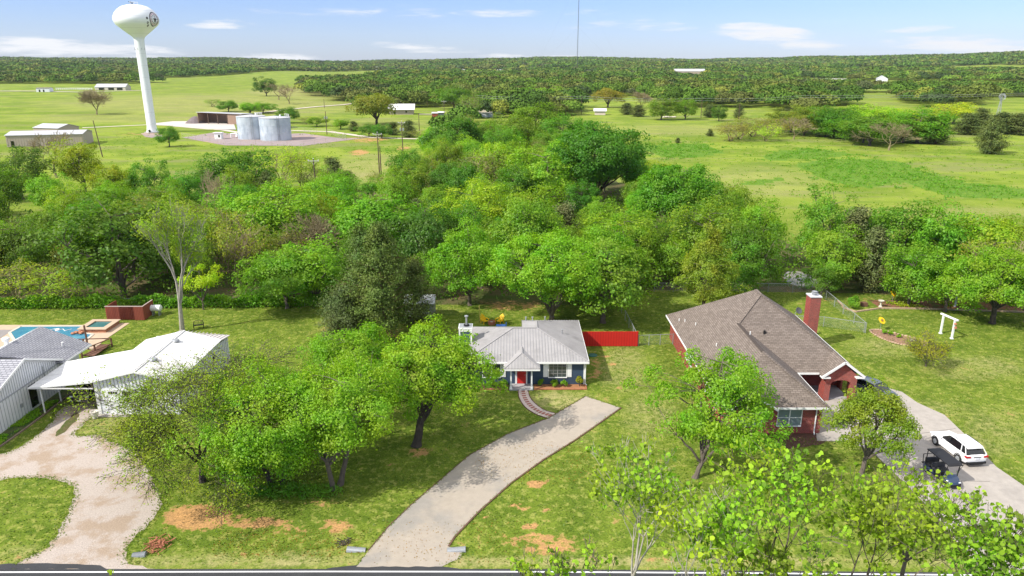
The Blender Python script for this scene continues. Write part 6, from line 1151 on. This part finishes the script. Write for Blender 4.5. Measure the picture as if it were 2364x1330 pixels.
# big trees that read singly in the central belt
x, y = G(1372, 470); place(make_tree("pecan_tree", 60, h=18.5, r=12.2, hb=2, K=260, per=142, size=0.48, lr=2.1, trunk=.6, low=-.6, prim=14, bark="bark_dark", tint=(.36, .60, .6, 1), ragged=.1, label="very large dark green domed tree towering over the central wood"), x, y, 11)
x, y = 31.5, 137; place(make_tree("pecan_tree", 61, h=12.8, r=9.3, hb=1.5, K=180, per=142, size=0.40, lr=1.7, trunk=.4, low=-.7, tint=(.55, .80, .7, 1), ragged=.1, label="broad dark green dome shaped tree beyond the brick house at the wood's edge"), x, y, 8)
GB = "large trees of the belt running back to the pale house"
T(1235, 236, 16, "leafy", "green", 12, "large mid green tree in the belt with sky blue gaps, hiding the pale house", GB); T(1300, 268, 13, "leafy", "deep", 9, "rounded green tree at the far shoulder of the central belt", GB); T(1180, 262, 14, "leafy", "green", 9, "green tree beside the half hidden pale house", GB)
T(1050, 276, 13.5, "oak", "deep", 10, "dark rugged oak standing in front of the pale house", GB); T(1085, 218, 14, "sparse", "olive", 7, "thin olive tree leaning above the pale house roof", GB); T(1000, 292, 10, "leafy", "bright", 6, "bright green tree beside the rugged dark oak", GB)
T(1140, 320, 13, "leafy", "yellow", 5, "small yellowish tree wedged between dark belt trees", GB); T(1195, 330, 12, "leafy", "bright", 8, "fresh green tree between the yellowish tree and the giant dark tree", GB); T(1110, 350, 11, "sparse", "olive", 7, "dull olive scrubby tree in the belt behind the wood", GB); T(1260, 345, 13, "leafy", "bright", 8, "bright green tree tucked against the giant dark tree", GB)
# left-hand wood, the trees one can tell apart
GW = "trees of the wood behind the swimming pool lawn"
for a in [(178, 332, 12, "leafy", "lime", 6, "lime green tree standing highest near the long tan building"), (640, 342, 11, "sparse", "yellow", 6.5, "wispy yellow tree in front of the steel tanks"), (575, 338, 10, "sparse", "yellow", 5.5, "wispy yellow bush beside the steel tanks"), (690, 345, 10, "sparse", "yellow", 5, "thin yellowish tree on the track side of the steel tanks"),
          (560, 352, 12, "leafy", "deep", 8.5, "broad deep green tree below the white pump building"), (490, 366, 11, "leafy", "deep", 6.5, "deep green tree beside the broad one below the pump building"), (330, 378, 10, "leafy", "deep", 4.5, "small deep green tree near the leaning dark pole"), (250, 385, 9, "bare", "green", 5, "grey leafless tree near the leaning dark pole"),
          (30, 350, 11, "leafy", "dark", 7, "dark green tree in front of the long tan building"), (110, 300, 13, "bare", "green", 8, "tall bare branching tree in front of the tan buildings"), (765, 365, 8, "cedar", "green", 5, "dark cedar in the scrub below the tank compound"), (730, 385, 6, "sparse", "olive", 5, "low olive scrub tree near the crossarm pole"), (800, 395, 5, "cedar", "green", 4, "dark low cedar bush in the scrub beyond the wood"),
          (488, 380, 13, "bare", "green", 3.5, "slender white dead tree poking above the wood"), (545, 470, 12, "sparse", "olive", 4.5, "thin olive grey tree beside the pale bare tree's crown"), (640, 430, 12.5, "leafy", "bright", 8, "bright green tree with upright sprays below the crossarm pole"), (720, 560, 8.5, "leafy", "bright", 5.5, "rounded green tree at the hedge nearest the cedars"), (650, 575, 8, "leafy", "bright", 5, "leafy tree overhanging the vine hedge"),
          (250, 470, 13, "leafy", "deep", 8.5, "big deep green tree with a slanting dark limb above the wooden screen"), (120, 620, 5, "sparse", "lime", 4.5, "yellow green bush behind the vine hedge by the pool"), (20, 610, 5.5, "sparse", "lime", 4.5, "yellow green bush behind the vine hedge near the frame edge"), (860, 440, 12, "leafy", "bright", 8, "bright green tree rising behind the tall cedars"), (975, 470, 11, "leafy", "dark", 5.5, "dark green tree just behind the tall cedars"),
          (1225, 430, 11, "leafy", "bright", 7, "bright green rounded tree in the middle of the central wood"), (1090, 430, 11, "leafy", "lime", 6.5, "lime green tree in the central wood"), (1440, 490, 10, "leafy", "bright", 6.5, "bright tree under the flank of the giant dark tree"), (1305, 470, 9, "cedar", "brown", 4.5, "brownish cedar patch in the central wood"), (1400, 545, 11, "leafy", "green", 6.5, "green tree behind the red board fence")]:
    T(*a, GW if a[0] < 900 else "trees of the wood behind the blue house")
GE = "row of trees between the brick house and the meadow"
for a in [(1640, 470, 11, "leafy", "green", 6.5, "green tree behind the cone shaped tree"), (1758, 458, 11, "leafy", "bright", 4.2, "upright bright green tree beside the gap to the meadow"), (1745, 520, 10, "leafy", "deep", 4.5, "shaded green tree above the back chain link fence"), (1925, 448, 11.5, "leafy", "green", 5.0, "open crowned tree with pale forked trunk at the meadow gap"), (1985, 480, 10.5, "cedar", "olive", 4.4, "grey brown cedar between two green trees"), (2030, 520, 9.5, "cedar", "olive", 3.8, "drab cedar behind the round shrub"),
          (2090, 462, 11.5, "leafy", "green", 6.4, "lush green tree taller than the row behind the arbor"), (2185, 480, 11, "leafy", "bright", 5.6, "bright green tree behind the arbor"), (2290, 495, 10.5, "leafy", "lime", 5.5, "yellow green tree above the east lawn oak"), (2355, 500, 10, "leafy", "lime", 5, "yellow green tree at the frame edge"), (2120, 570, 8, "leafy", "bright", 4.2, "low bright green tree at the garden bed"), (2205, 590, 7.5, "leafy", "bright", 4.2, "low spreading green tree over the white sign post"), (2335, 560, 8.5, "bare", "green", 4.5, "grey bare branched tree at the end of the garden bed"), (2300, 540, 9, "sparse", "olive", 4.2, "dull sparse tree beside the grey bare one"),
          (2400, 600, 8, "leafy", "bright", 4.5, "green tree overhanging the end of the garden bed"), (1905, 610, 4.5, "leafy", "deep", 2.6, "small round dark green tree behind the brick chimney"), (1700, 560, 8, "leafy", "deep", 4.2, "dark green tree filling the gap behind the brick house ridge")]:
    T(*a, GE)
GG = "grove in the middle of the far meadow"
for a in [(1690, 285, 7, "sparse", "brown", 6, "reddish brown scrub tree at the near end of the grove"), (1742, 268, 8.5, "sparse", "brown", 7, "brownish leafed tree near the end of the grove"), (1772, 285, 7, "sparse", "yellow", 5, "ochre shrub in front of the brown grove trees"), (1832, 248, 11, "leafy", "olive", 8, "tall olive tree in the grove"), (1838, 270, 9, "bare", "green", 6, "grey leafless tree in the grove"), (1885, 243, 12, "leafy", "green", 8, "big green tree in the middle of the grove"), (1935, 250, 12, "leafy", "deep", 9, "deep green tree in the grove beside the middle one"),
          (1978, 246, 12, "leafy", "green", 8, "green grove tree under the yellow crowns"), (2018, 262, 12, "leafy", "green", 9, "green grove tree in front of the yellow crowns"), (2062, 282, 10, "bare", "green", 7, "fan shaped pale bare tree in front of the grove"), (2130, 252, 13, "leafy", "bright", 10, "bright green tree at the far end of the grove"), (2168, 278, 9, "cedar", "green", 6, "dark cedar at the far end of the grove"), (2035, 248, 12.5, "leafy", "yellow", 9, "golden yellow crown behind the green grove trees"), (2095, 256, 11.5, "leafy", "yellow", 7, "golden yellow round crown in the grove"),
          (2210, 235, 11, "leafy", "yellow", 9, "yellow green tree between the grove and the windmill"), (2240, 262, 9, "cedar", "green", 7, "dark cedar beside the yellow green tree"), (1862, 264, 9, "leafy", "olive", 7, "low olive tree in front of the tall olive one"), (1912, 266, 9, "leafy", "green", 7, "low green tree at the foot of the middle grove tree"), (1958, 270, 9, "leafy", "deep", 7.5, "low deep green tree in front of the grove"), (2000, 276, 9, "leafy", "green", 7, "low green tree beside the fan shaped bare tree"), (2092, 276, 9, "leafy", "olive", 7, "low olive tree on the far side of the fan shaped bare tree"), (1792, 270, 8, "sparse", "brown", 7, "brown scrub tree beside the tall olive tree"), (1712, 275, 8, "sparse", "olive", 6.5, "olive brown scrub at the near end of the grove"),
          (2180, 240, 10, "sparse", "yellow", 7, "straw coloured tree near the grove's end")]:
    T(*a[:5], a[5] * 1.32, a[6], GG)
GC = "scattered trees in the fields"
x, y = G(2282, 355); place(make_cedar("cedar_tree", 62, h=11.5, r=7.0, n=16000, size=.5, hb=.4, trunk=.35, power=.55, irregular=.12, label="lone wide dark cedar standing in the bright meadow"), x, y, 6)
x, y = G(224, 266); place(make_bare("bare_tree", 63, h=15, trunk=.5, levels=6, spread=.62, bark="twig_grey", first=.16, kids=(4, 4), ratio=.76, up=.25, minr=.045, rad=9.5, label="wide bare tree alone in the yellow field by the water tower"), x, y, 5)
for a in [(640, 192, 14, "bare", "brown", 12, "broad bare brown tree beyond the open shed"), (665, 203, 12, "bare", "brown", 10, "second bare brown tree beyond the open shed"), (612, 186, 13, "leafy", "dark", 9, "dark green tree touching the bare brown trees"), (866, 214, 14, "oak", "olive", 10.5, "rugged olive green oak beside the tan bungalow"), (385, 290, 7, "leafy", "deep", 4, "small dark green tree at the foot of the water tower"), (525, 232, 6.5, "leafy", "deep", 6, "dark green bush tree behind the open shed"), (490, 232, 5, "sparse", "bright", 5.5, "light green scrub behind the open shed"), (575, 238, 6, "leafy", "bright", 6, "green shrub tree between shed and tanks"), (605, 236, 6, "leafy", "bright", 6.5, "spreading green shrub tree above the steel tanks"), (663, 246, 7.5, "leafy", "deep", 5.5, "round green tree just behind the second steel tank"),
          (943, 278, 7, "cedar", "green", 4.2, "pointed dark cedar in the hedgerow below the bungalow"), (905, 282, 5.5, "cedar", "green", 4, "dark cedar in the hedgerow next to the bungalow oak"), (880, 288, 5, "leafy", "deep", 4, "green bush in the hedgerow below the bungalow oak"), (850, 285, 5, "leafy", "deep", 4, "dark bush in the hedgerow beyond the track"), (815, 280, 4.5, "cedar", "green", 3.5, "small cedar in the hedgerow near the transformer pole"), (785, 276, 4, "leafy", "bright", 4, "light green hedgerow bush near the transformer pole"), (730, 268, 4.5, "leafy", "bright", 4.5, "green hedgerow bush behind the transformer pole"), (705, 268, 4, "sparse", "olive", 4, "olive hedgerow bush behind the second tank"), (968, 300, 4, "sparse", "olive", 4, "dry olive scrub at the end of the hedgerow"),
          (1047, 195, 14, "leafy", "deep", 11, "round deep green tree behind the red and grey sheds"), (985, 205, 11, "bare", "olive", 9, "greyish leafless tree beside the bungalow"), (835, 208, 8, "leafy", "dark", 8, "blue green rounded tree at the far end of the track"), (1212, 200, 10, "leafy", "bright", 9, "small bright round tree beside the far road"), (1270, 195, 12, "leafy", "lime", 13, "lime green spreading tree behind the central belt"), (1405, 200, 12, "oak", "brown", 10, "rusty brown oak above the pink walled shed"), (1482, 206, 12, "bare", "green", 9, "dead silver tree with curved limbs beyond the meadow"), (1447, 236, 7, "cedar", "green", 6, "dark cedar under the dead silver tree"), (1475, 242, 6.5, "cedar", "green", 6, "second dark cedar under the dead silver tree"),
          (1530, 228, 10, "leafy", "green", 8, "green tree beyond the rubble heap"), (1585, 230, 9.5, "leafy", "green", 7, "green tree beyond the rubble heap, beside a wire pole"), (1640, 240, 7.5, "cedar", "green", 5, "dark scrub tree by the wire pole"), (1662, 245, 7, "leafy", "dark", 4.5, "narrow dark tree by the wires"), (1707, 240, 8, "cedar", "green", 4, "lone small dark tree on a pale trunk in the meadow"), (1640, 298, 3, "cedar", "green", 2.2, "tiny dark cedar alone in the meadow grass"), (1565, 318, 2, "cedar", "green", 1.4, "tiny dark bush in the meadow grass"), (2320, 258, 9.5, "cedar", "green", 8, "dark cedar clump beside the windmill"), (2360, 262, 9, "cedar", "green", 8, "dark cedar clump at the frame edge behind the lone cedar"), (2270, 250, 9.5, "cedar", "green", 7, "dark cedar between windmill and yellow tree"), (1945, 268, 6, "sparse", "olive", 5, "olive scrub inside the grove")]:
    T(a[0], a[1], a[2] * (1.12 if a[3] in ("leafy", "oak") else 1), a[3], a[4], a[5] * 1.15, a[6], GC)
# filler of the near woods
WOODW = [(-150, 93), (14, 93), (20, 99.5), (75, 96), (150, 100), (150, 112), (95, 114), (62, 114), (50, 128), (40, 146), (34, 185), (22, 215), (8, 255), (0, 310), (-16, 310), (-22, 250), (-24, 205), (-30, 165), (-60, 146), (-78, 158), (-100, 148), (-150, 156)]
cand = []
for _ in range(9000):
    x, y = rt.uniform(-125, 125), 93 + rt.beta(1, 1.4) * 220
    if not inpoly(np.array([x]), np.array([y]), WOODW)[0]: continue
    px_, py_ = PIX(x, y, 8)
    if px_ < -90 or px_ > 2460 or (1795 < PIX(x, y, 0)[0] < 1895 and y < 135): continue
    if x < 13 and y < 95: continue
    d = 6.1 if y < 120 else 7.7
    if all((x - a) ** 2 + (y - b_) ** 2 > (d if r is None else max(4.0, .62 * r + 2)) ** 2 for a, b_, r in HERO + cand): cand.append((x, y, None))
for x, y, _ in cand:
    px_ = PIX(x, y, 8)[0]; zone = "behind the pool and white garage" if px_ < 560 else ("behind the tall cedars" if px_ < 1000 else ("behind the blue house" if px_ < 1450 else "behind the brick house")); n_ = vnoise(np.array([x]), np.array([y]), 17, 3)[0]; q = rt.uniform()
    if px_ > 1700 and y > 100: continue
    if q < .02: k, t_, w_ = "bare", "green", "leafless grey tree"
    elif q < .15: k, t_, w_ = "sparse", "olive", "thin olive tree"
    elif q < .21 and px_ > 600: k, t_, w_ = "cedar", "green", "dark cedar"
    elif n_ < .30: k, t_, w_ = "leafy", "deep", "deep green tree"
    elif n_ < .60: k, t_, w_ = "leafy", "green", "mid green tree"
    elif n_ < .78: k, t_, w_ = "leafy", "bright", "bright green tree"
    else: k, t_, w_ = "leafy", "lime", "lime green tree"
    s = rt.uniform(.68, 1.02) * (1 if y > 100 else .8) * (.78 if 8 < x < 34 and 112 < y < 158 else 1); put(k, x, y, s, t_, w_ + " crowded in the wood " + zone, "trees crowded in the wood " + zone, sz=s * rt.uniform(.85, 1.1))
# -- far woodland: nearest trees singly, the rest as one mass
OPEN = [[(-500, 193), (300, 194), (580, 181), (690, 184), (700, 215), (820, 243), (840, 262), (905, 262), (1060, 262), (1060, 290), (990, 320), (960, 700), (-500, 700)],
        [(1325, 232), (1380, 222), (1500, 225), (1560, 247), (1770, 250), (1850, 262), (1960, 245), (1970, 216), (2060, 214), (2080, 240), (2250, 262), (2270, 226), (2550, 223), (2550, 700), (1000, 700), (1000, 330), (1120, 275), (1325, 270)],
        [(1845, 183), (1962, 183), (1962, 192), (1850, 193)], [(1060, 165), (1190, 167), (1190, 173), (1060, 172)], [(905, 250), (1110, 246), (1150, 262), (1060, 275), (905, 275)], [(1090, 212), (1190, 216), (1190, 222), (1090, 218)], [(1555, 175), (1630, 175), (1630, 182), (1555, 182)], [(2005, 185), (2065, 185), (2065, 196), (2005, 196)]]
rf2 = np.random.default_rng(12); PT = []; d = 330.0
while d < 5600:
    s = .0034 * d + 12.5; a = np.arange(-.70, .70, s / d); a = a + rf2.uniform(-.4, .4, len(a)) * s / d; dd = d + rf2.uniform(-.4, .4, len(a)) * s
    PT.append(np.stack([dd * np.sin(a), dd * np.cos(a), np.full(len(a), s)], 1)); d += s * .9
PT = np.concatenate(PT); zt = terrain(PT[:, 0], PT[:, 1]); qx, qy = PIX(PT[:, 0], PT[:, 1], zt); ok = (qx > -120) & (qx < 2490)
ok &= ~((np.hypot(PT[:, 0], PT[:, 1]) > 640) & (vnoise(PT[:, 0] + 9000, PT[:, 1] + 0, 430, 31) > .70)); ok &= ~((qy > 175) & (qx > 1950) & (vnoise(PT[:, 0] + 9000, PT[:, 1] * .6, 60, 33) > .82))
for pl_ in OPEN: ok &= ~inpoly(qx, qy, pl_)
hx = np.array([h_[0] for h_ in HERO]); hy = np.array([h_[1] for h_ in HERO]); hr = np.array([h_[2] for h_ in HERO])
near = PT[:, 1] < 700
for i in np.where(ok & near)[0]:
    if np.any((PT[i, 0] - hx) ** 2 + (PT[i, 1] - hy) ** 2 < (hr * .8 + 3) ** 2): ok[i] = False
PT = PT[ok]; zt = zt[ok]; o_ = np.argsort(np.hypot(PT[:, 0], PT[:, 1])); PT = PT[o_]; zt = zt[o_]
nsing = max(0, 298 - NTREE[0] - 27)
for i in range(nsing):
    x, y, s = PT[i]; q = rt.uniform(); k, t_, w_ = ("oak", "deep", "dark green oak") if q < .35 else (("oak", "olive", "olive green oak") if q < .6 else (("leafy", "green", "green tree") if q < .8 else (("cedar", "green", "dark cedar") if q < .88 else ("oak", "lime", "yellow green oak"))))
    px_ = PIX(x, y, 0)[0]; zone = "beyond the yellow field" if px_ < 700 else ("beyond the bungalow" if px_ < 1100 else ("beyond the central belt" if px_ < 1500 else "beyond the far meadow"))
    put(k, x, y, rt.uniform(1.15, 1.5) * (1.0 if k != "leafy" else 1.05), t_, w_ + " at the near edge of the woodland " + zone, "trees at the edge of the woodland " + zone)
PT = PT[nsing:]; zt = zt[nsing:]; n = len(PT); D_ = np.hypot(PT[:, 0], PT[:, 1]); nc = np.clip(1150 * (450 / D_) ** 1.5, 26, 1150).astype(int); idx = np.repeat(np.arange(n), nc)
R_ = PT[:, 2] * rf2.uniform(.45, .78, n); Hh_ = rf2.uniform(7.5, 13.5, n) * (1 + smooth(1500, 4500, D_) * .45); u = unit(rf2.normal(0, 1, (len(idx), 3))); u[:, 2] = np.abs(u[:, 2]) * 1.0 - .25 * (rf2.uniform(0, 1, len(idx)) < .5); k_ = rf2.uniform(.72, 1.05, len(idx))
cx_ = PT[idx, 0] + u[:, 0] * R_[idx] * k_; cy_ = PT[idx, 1] + u[:, 1] * R_[idx] * k_; cz_ = zt[idx] + Hh_[idx] * .52 + u[:, 2] * Hh_[idx] * .48 * k_
V = cards(rf2, np.stack([cx_, cy_, cz_], 1), u * .8 + np.array([0, 0, .4]), R_[idx] * rf2.uniform(.11, .21, len(idx)) * (1 + .35 * smooth(600, 1100, D_[idx])) * (1 + 1.1 * smooth(800, 3000, D_[idx])), aspect=.75, jit=.55)
pal = np.array([(.075, .15, .02), (.10, .19, .022), (.135, .23, .028), (.155, .205, .035), (.145, .17, .04), (.06, .10, .028), (.22, .25, .04), (.10, .125, .05)]); pick = rf2.choice(8, n, p=[.2, .24, .18, .13, .08, .09, .05, .03]); nz_ = vnoise(PT[:, 0] + 9000, PT[:, 1], 90, 35); pick = np.where((nz_ > .62) & (rf2.uniform(0, 1, n) < .6), 3 + (pick % 2), np.where((nz_ < .35) & (rf2.uniform(0, 1, n) < .6), pick % 2, pick))
tone = pal[pick] * rf2.uniform(.68, 1.12, (n, 1)); tc_ = tone[idx] * rf2.uniform(.93, 1.07, (len(idx), 1))
fo = quads_obj("far_woodland", V, None) if False else None
fm = bpy.data.materials.new("far_leaves"); fm.use_nodes = True; N, L = fm.node_tree.nodes, fm.node_tree.links; b = N["Principled BSDF"]; b.inputs["Roughness"].default_value = .8; b.inputs["Specular IOR Level"].default_value = .1; fa = N.new("ShaderNodeAttribute"); fa.attribute_name = "tone"; L.new(fa.outputs["Color"], b.inputs["Base Color"])
fo = quads_obj("far_woodland", V, fm); ca = fo.data.attributes.new("tone", 'FLOAT_COLOR', 'POINT'); ca.data.foreach_set("color", np.repeat(np.concatenate([tc_, np.ones((len(idx), 1))], 1), 4, 0).astype(np.float32).ravel()); tag(fo, "woodland of mixed green oaks covering the distant hills", "woodland", kind="stuff")
# -- scrub, undergrowth and tall grass (uncountable)
def scatter(name, label, cat, pts, size, tint, seed, hgt, aspect=.8, up=.6):
    rg = np.random.default_rng(seed); Nn = np.tile([0, 0, up], (len(pts), 1)); P = pts.copy(); P[:, 2] += rg.uniform(0, 1, len(P)) * hgt; o = quads_obj(name, cards(rg, P, Nn, size, aspect=aspect, jit=1.0), M["leaf"]); o.color = tint; return tag(o, label, cat, kind="stuff")
def fill(n, test, x0, x1, y0, y1, seed, clump=0):
    rg = np.random.default_rng(seed); x = rg.uniform(x0, x1, n); y = rg.uniform(y0, y1, n)
    if clump: c = rg.integers(0, n // clump, n); x = x[c] + rg.normal(0, .45, n); y = y[c] + rg.normal(0, .45, n)
    k = test(x, y); x, y = x[k], y[k]; return np.stack([x, y, terrain(x, y)], 1)
inw = lambda x, y: inpoly(x, y, WOODW)
scatter("undergrowth", "tangled low undergrowth on the floor of the wood", "undergrowth", fill(60000, inw, -125, 120, 92, 170, 3, 14), .42, (.62, .7, 1.1, 1), 4, 2.2)
def inTall(x, y):
    px_, py_ = PIX(x, y, 0); px_ = px_ + (vnoise(x, y, 5, 8) - .5) * 90 + (vnoise(x, y, 1.6, 9) - .5) * 40; py_ = py_ + (vnoise(x, y, 5, 18) - .5) * 26 + (vnoise(x, y, 1.6, 19) - .5) * 16; m = np.zeros(x.shape, bool)
    for poly in (z3([(800, 940), (1000, 905), (1300, 898), (1500, 915), (1700, 995), (1900, 1055), (2420, 1110), (2420, 1175), (2100, 1168), (1850, 1160), (1700, 1110), (1560, 1060), (1300, 1100), (1050, 1060), (900, 990)]), z3([(590, 890), (700, 850), (900, 832), (1200, 868), (1100, 885), (900, 905), (640, 912)]), z3([(-260, 815), (0, 800), (200, 800), (330, 860), (200, 885), (-100, 890)])): m |= inpoly(px_, py_, poly)
    return m
scatter("tall_grass", "darker tall weeds growing in bands across the meadow", "grass", fill(70000, inTall, 20, 190, 140, 300, 5, 12), .4, (.6, .8, .9, 1), 6, .5)
scatter("meadow_tufts", "scattered coarse tufts in the rough meadow and field", "grass", fill(26000, lambda x, y: ~inw(x, y) & (y > 118) & ~((np.abs(x + 100) < 34) & (np.abs(y - 303) < 16)), -170, 190, 118, 330, 7, 5), .38, (.8, .8, 1, 1), 8, .25)
scatter("iris_leaves", "blade like leaves growing around the trunks by the soil patch", "plant", fill(2600, lambda x, y: np.hypot((x + 16.5) / 3.8, (y - 47.6) / 1.0) < 1, -21, -12, 46, 49, 9), .45, (.7, .9, 1.6, 1), 10, .5, aspect=.16, up=0)
scatter("fallen_leaves", "dry leaves and twigs lying on the driveway edge and verge", "leaf litter", np.concatenate([fill(1500, lambda x, y: np.hypot((x - 2) / 5, (y - 52) / 3.4) < 1, -4, 8, 47, 57, 19), fill(900, lambda x, y: x > -99, -20, -10, 40.2, 43, 20), fill(400, lambda x, y: x > -99, -9, 1, 39.6, 44, 21)]) + np.array([0, 0, .03]), .085, (1.5, .5, 2.2, 1), 11, .02)
scatter("bed_plants", "low mixed plants in the long garden bed under the trees", "plant", fill(4200, lambda x, y: vnoise(x, y, 1.2, 4) > .55, 48.5, 75, 90.4, 92.4, 12), .2, (1.4, 1.1, .8, 1), 13, .35)
scatter("bed_weeds", "weeds along the timber edged bed beside the white house", "plant", fill(4000, lambda x, y: vnoise(x, y, .8, 4) > .4, -44.4, -43.2, 53, 63, 14), .12, (1, 1.1, .8, 1), 15, .2)
# -- cottonwoods rising from below the frame
def cottonwood(label, seed, px_, py_, Y, wdt=2.6, leafn=1500, trunk=.15):
    wdt *= 1.3; leafn = int(leafn * .85)
    x, y, h = at_y(px_, py_, Y); rg = np.random.default_rng(seed); t = thing("cottonwood_tree", label, "tree", (x, y, 0), 0, "cottonwood trees beside the road"); segs = []; tips = []
    def rec(p, d, L_, r, lv):
        pts = [p]; q = p; dd = d.copy(); n = 4
        for k in range(n): dd = (dd + Vector(rg.normal(0, .12, 3)) + Vector((0, 0, .12))).normalized(); q = q + dd * (L_ / n); pts.append(q)
        r1 = max(r * .6, .007); segs.append((pts, [r + (r1 - r) * k / n for k in range(n + 1)], lv))
        if lv >= 3: tips.extend([(pts[-1], 3), (pts[-2], 1), (pts[2], 1)])
        if lv >= 5: return
        for j in range(3 if lv else 4):
            a = 6.283 * j / 3 + rg.uniform(-.7, .7); s = rg.uniform(.35, .8) * (.35 if j == 0 else 1); o = dd.orthogonal().normalized(); o.rotate(Matrix.Rotation(a, 3, dd)); nd = (dd * math.cos(s) + o * math.sin(s)).normalized()
            rec(pts[-1] if j < 2 else pts[-1 - j % 2], nd, L_ * .74 * rg.uniform(.75, 1.15), max(r1 * (.92 if j == 0 else .7), .007), lv + 1)
    start = h - wdt * 2.3; rec(Vector((0, 0, start)), Vector((0, 0, 1)), wdt * .78, trunk * .62, 0)
    zmax = max(q[0].z for q in tips); f = (h - start) / (zmax - start)
    def S(p): return Vector((p.x * f, p.y * f, start + (p.z - start) * f))
    m = LM(); m.tube([(rg.normal(0, .1), rg.normal(0, .1), z) if z > 0 else (0, 0, -.1) for z in np.linspace(0, start, 6)][:-1] + [(0, 0, start)], [trunk * (1.7 - .2 * k) for k in range(6)], 9)
    k = start * .35
    while k < start: # side branches lower down
        a = rg.uniform(0, 6.28); rec(Vector((0, 0, k)), Vector((math.cos(a) * .8, math.sin(a) * .8, .55)).normalized(), wdt * .5, .05, 2); k += rg.uniform(1.2, 2.2)
    for pts, rr, lv in segs: m.tube([S(p) if p.z >= start - .01 else p for p in pts], rr, 6 if lv < 2 else (4 if lv < 4 else 3), cap=False)
    m.build("trunk", M["bark_pale"] if seed in (201, 203) else M["bark"], t)
    tp = [(S(p) if p.z >= start - .01 else p, w) for p, w in tips]; W = np.array([w for _, w in tp], float); P = np.array([tuple(p) for p, _ in tp]); idx = rg.choice(len(P), leafn, p=W / W.sum()); C = P[idx] + rg.normal(0, .075, (leafn, 3)) + np.array([0, 0, -.03])
    nr = unit(rg.normal(0, 1, (leafn, 3)) + np.array([-.3, -.4, .5])); tp_ = unit(np.cross(nr, rg.normal(0, 1, (leafn, 3)))); tp_[:, 2] -= .8; tp_ = unit(tp_ - nr * np.sum(tp_ * nr, 1, keepdims=True)); sd_ = np.cross(nr, tp_); sz = (rg.uniform(.042, .088, leafn))[:, None]
    shp = [(1.15, 0), (.35, .72), (-.55, .78), (-.95, .35), (-.75, 0), (-.95, -.35), (-.55, -.78), (.35, -.72)]
    V = np.stack([C + tp_ * sz * a + sd_ * sz * b_ + nr * sz * abs(b_) * .3 for a, b_ in shp], 1); o = quads_obj("crown", V, M["leaf_broad"], t, per=8); q = rg.uniform(.9, 1.12); o.color = (q, q, .9, 1); return t
for a in [("tallest cottonwood of the row with a pale forking stem, nearest the driveway side", 201, 1452, 985, 20.0, 2.7, 2600), ("cottonwood with yellow green top in front of the brick house maple", 202, 1755, 1035, 19.0, 2.6, 3000), ("lower cottonwood between the two tallest ones", 203, 1610, 1105, 18.5, 2.2, 2200), ("cottonwood below the rounded pear tree", 204, 1990, 1090, 19.0, 2.4, 2800), ("cottonwood with a thin top reaching up to the golf cart", 205, 2135, 1095, 19.5, 1.6, 900), ("cottonwood in front of the concrete drive below the white car", 206, 2262, 1150, 18.0, 1.5, 1500), ("leafy cottonwood at the frame edge over the concrete drive", 207, 2355, 1165, 17.5, 2.1, 2600), ("short cottonwood top just above the road near the bare soil", 208, 1285, 1232, 17.8, 1.4, 900), ("cottonwood top over the road beside the shortest one", 209, 1880, 1190, 17.2, 2.0, 2200), ("tiny cottonwood tip showing over the road by the gravel drive", 210, 205, 1320, 17.5, 1.2, 500)]: cottonwood(*a)

# grass creeping over the edges of gravel and drives
def edge_pts(poly, n, seed, w=.22):
    rg = np.random.default_rng(seed); P = np.array([tuple(p)[:2] for p in poly]); Q = np.roll(P, -1, 0); Ln = np.hypot(*(Q - P).T); k = rg.choice(len(P), n, p=Ln / Ln.sum()); t = rg.uniform(0, 1, (n, 1)); C = P[k] + (Q[k] - P[k]) * t + rg.normal(0, w, (n, 2)); C = C[(C[:, 1] > 39.4)]; return np.stack([C[:, 0], C[:, 1], np.full(len(C), .02)], 1)
scatter("edge_grass", "ragged grass creeping over the edges of the drives", "grass", np.concatenate([edge_pts(catmull(gd, 3), 5000, 41, .22), edge_pts(cd, 1800, 42, .08)]), .10, (.75, .62, 1.6, 1), 43, .05)
def lawn_ok(x, y):
    m = (y > 39.6) & (y < 97) & ~inw(x, y)
    for poly in (gd, cd, bd): m &= ~inpoly(x, y, [tuple(p)[:2] for p in poly])
    for x0, x1, y0, y1 in ((-4.6, 7.4, 65.5, 78.6), (18.2, 33, 56, 80), (-44, -30, 59.6, 72.6), (-54, -44, 52, 71), (-66, -46.8, 73, 85), (-.4, 4.6, 61.5, 66), (33, 36, 76, 78)): m &= ~((x > x0) & (x < x1) & (y > y0) & (y < y1))
    return m & (soil_at(x, y) < .4)
def soil_at(x, y):
    i = np.clip(np.searchsorted(gx, x), 0, len(gx) - 1); j = np.clip(np.searchsorted(gy, y), 0, len(gy) - 1); return soil[j, i]
scatter("lawn_tufts", "coarser tufts and weeds dotted through the mown lawns", "grass", fill(150000, lawn_ok, -66, 76, 39, 97, 51, 5), .13, (.60, .52, 1.6, 1), 52, .04)
haze = MB(); haze.box(-7400, 7400, -55, 8900, -12, 330); ho = haze.build("haze", None); tag(ho, "pale air thinning the far tree lines", "haze", kind="stuff")
hz = bpy.data.materials.new("haze"); hz.use_nodes = True; N, L = hz.node_tree.nodes, hz.node_tree.links; N.remove(N["Principled BSDF"]); pv = N.new("ShaderNodeVolumePrincipled"); pv.inputs["Color"].default_value = (.80, .88, .97, 1); pv.inputs["Density"].default_value = .000035; pv.inputs["Anisotropy"].default_value = .2
L.new(pv.outputs[0], N["Material Output"].inputs["Volume"]); ho.data.materials.append(hz)
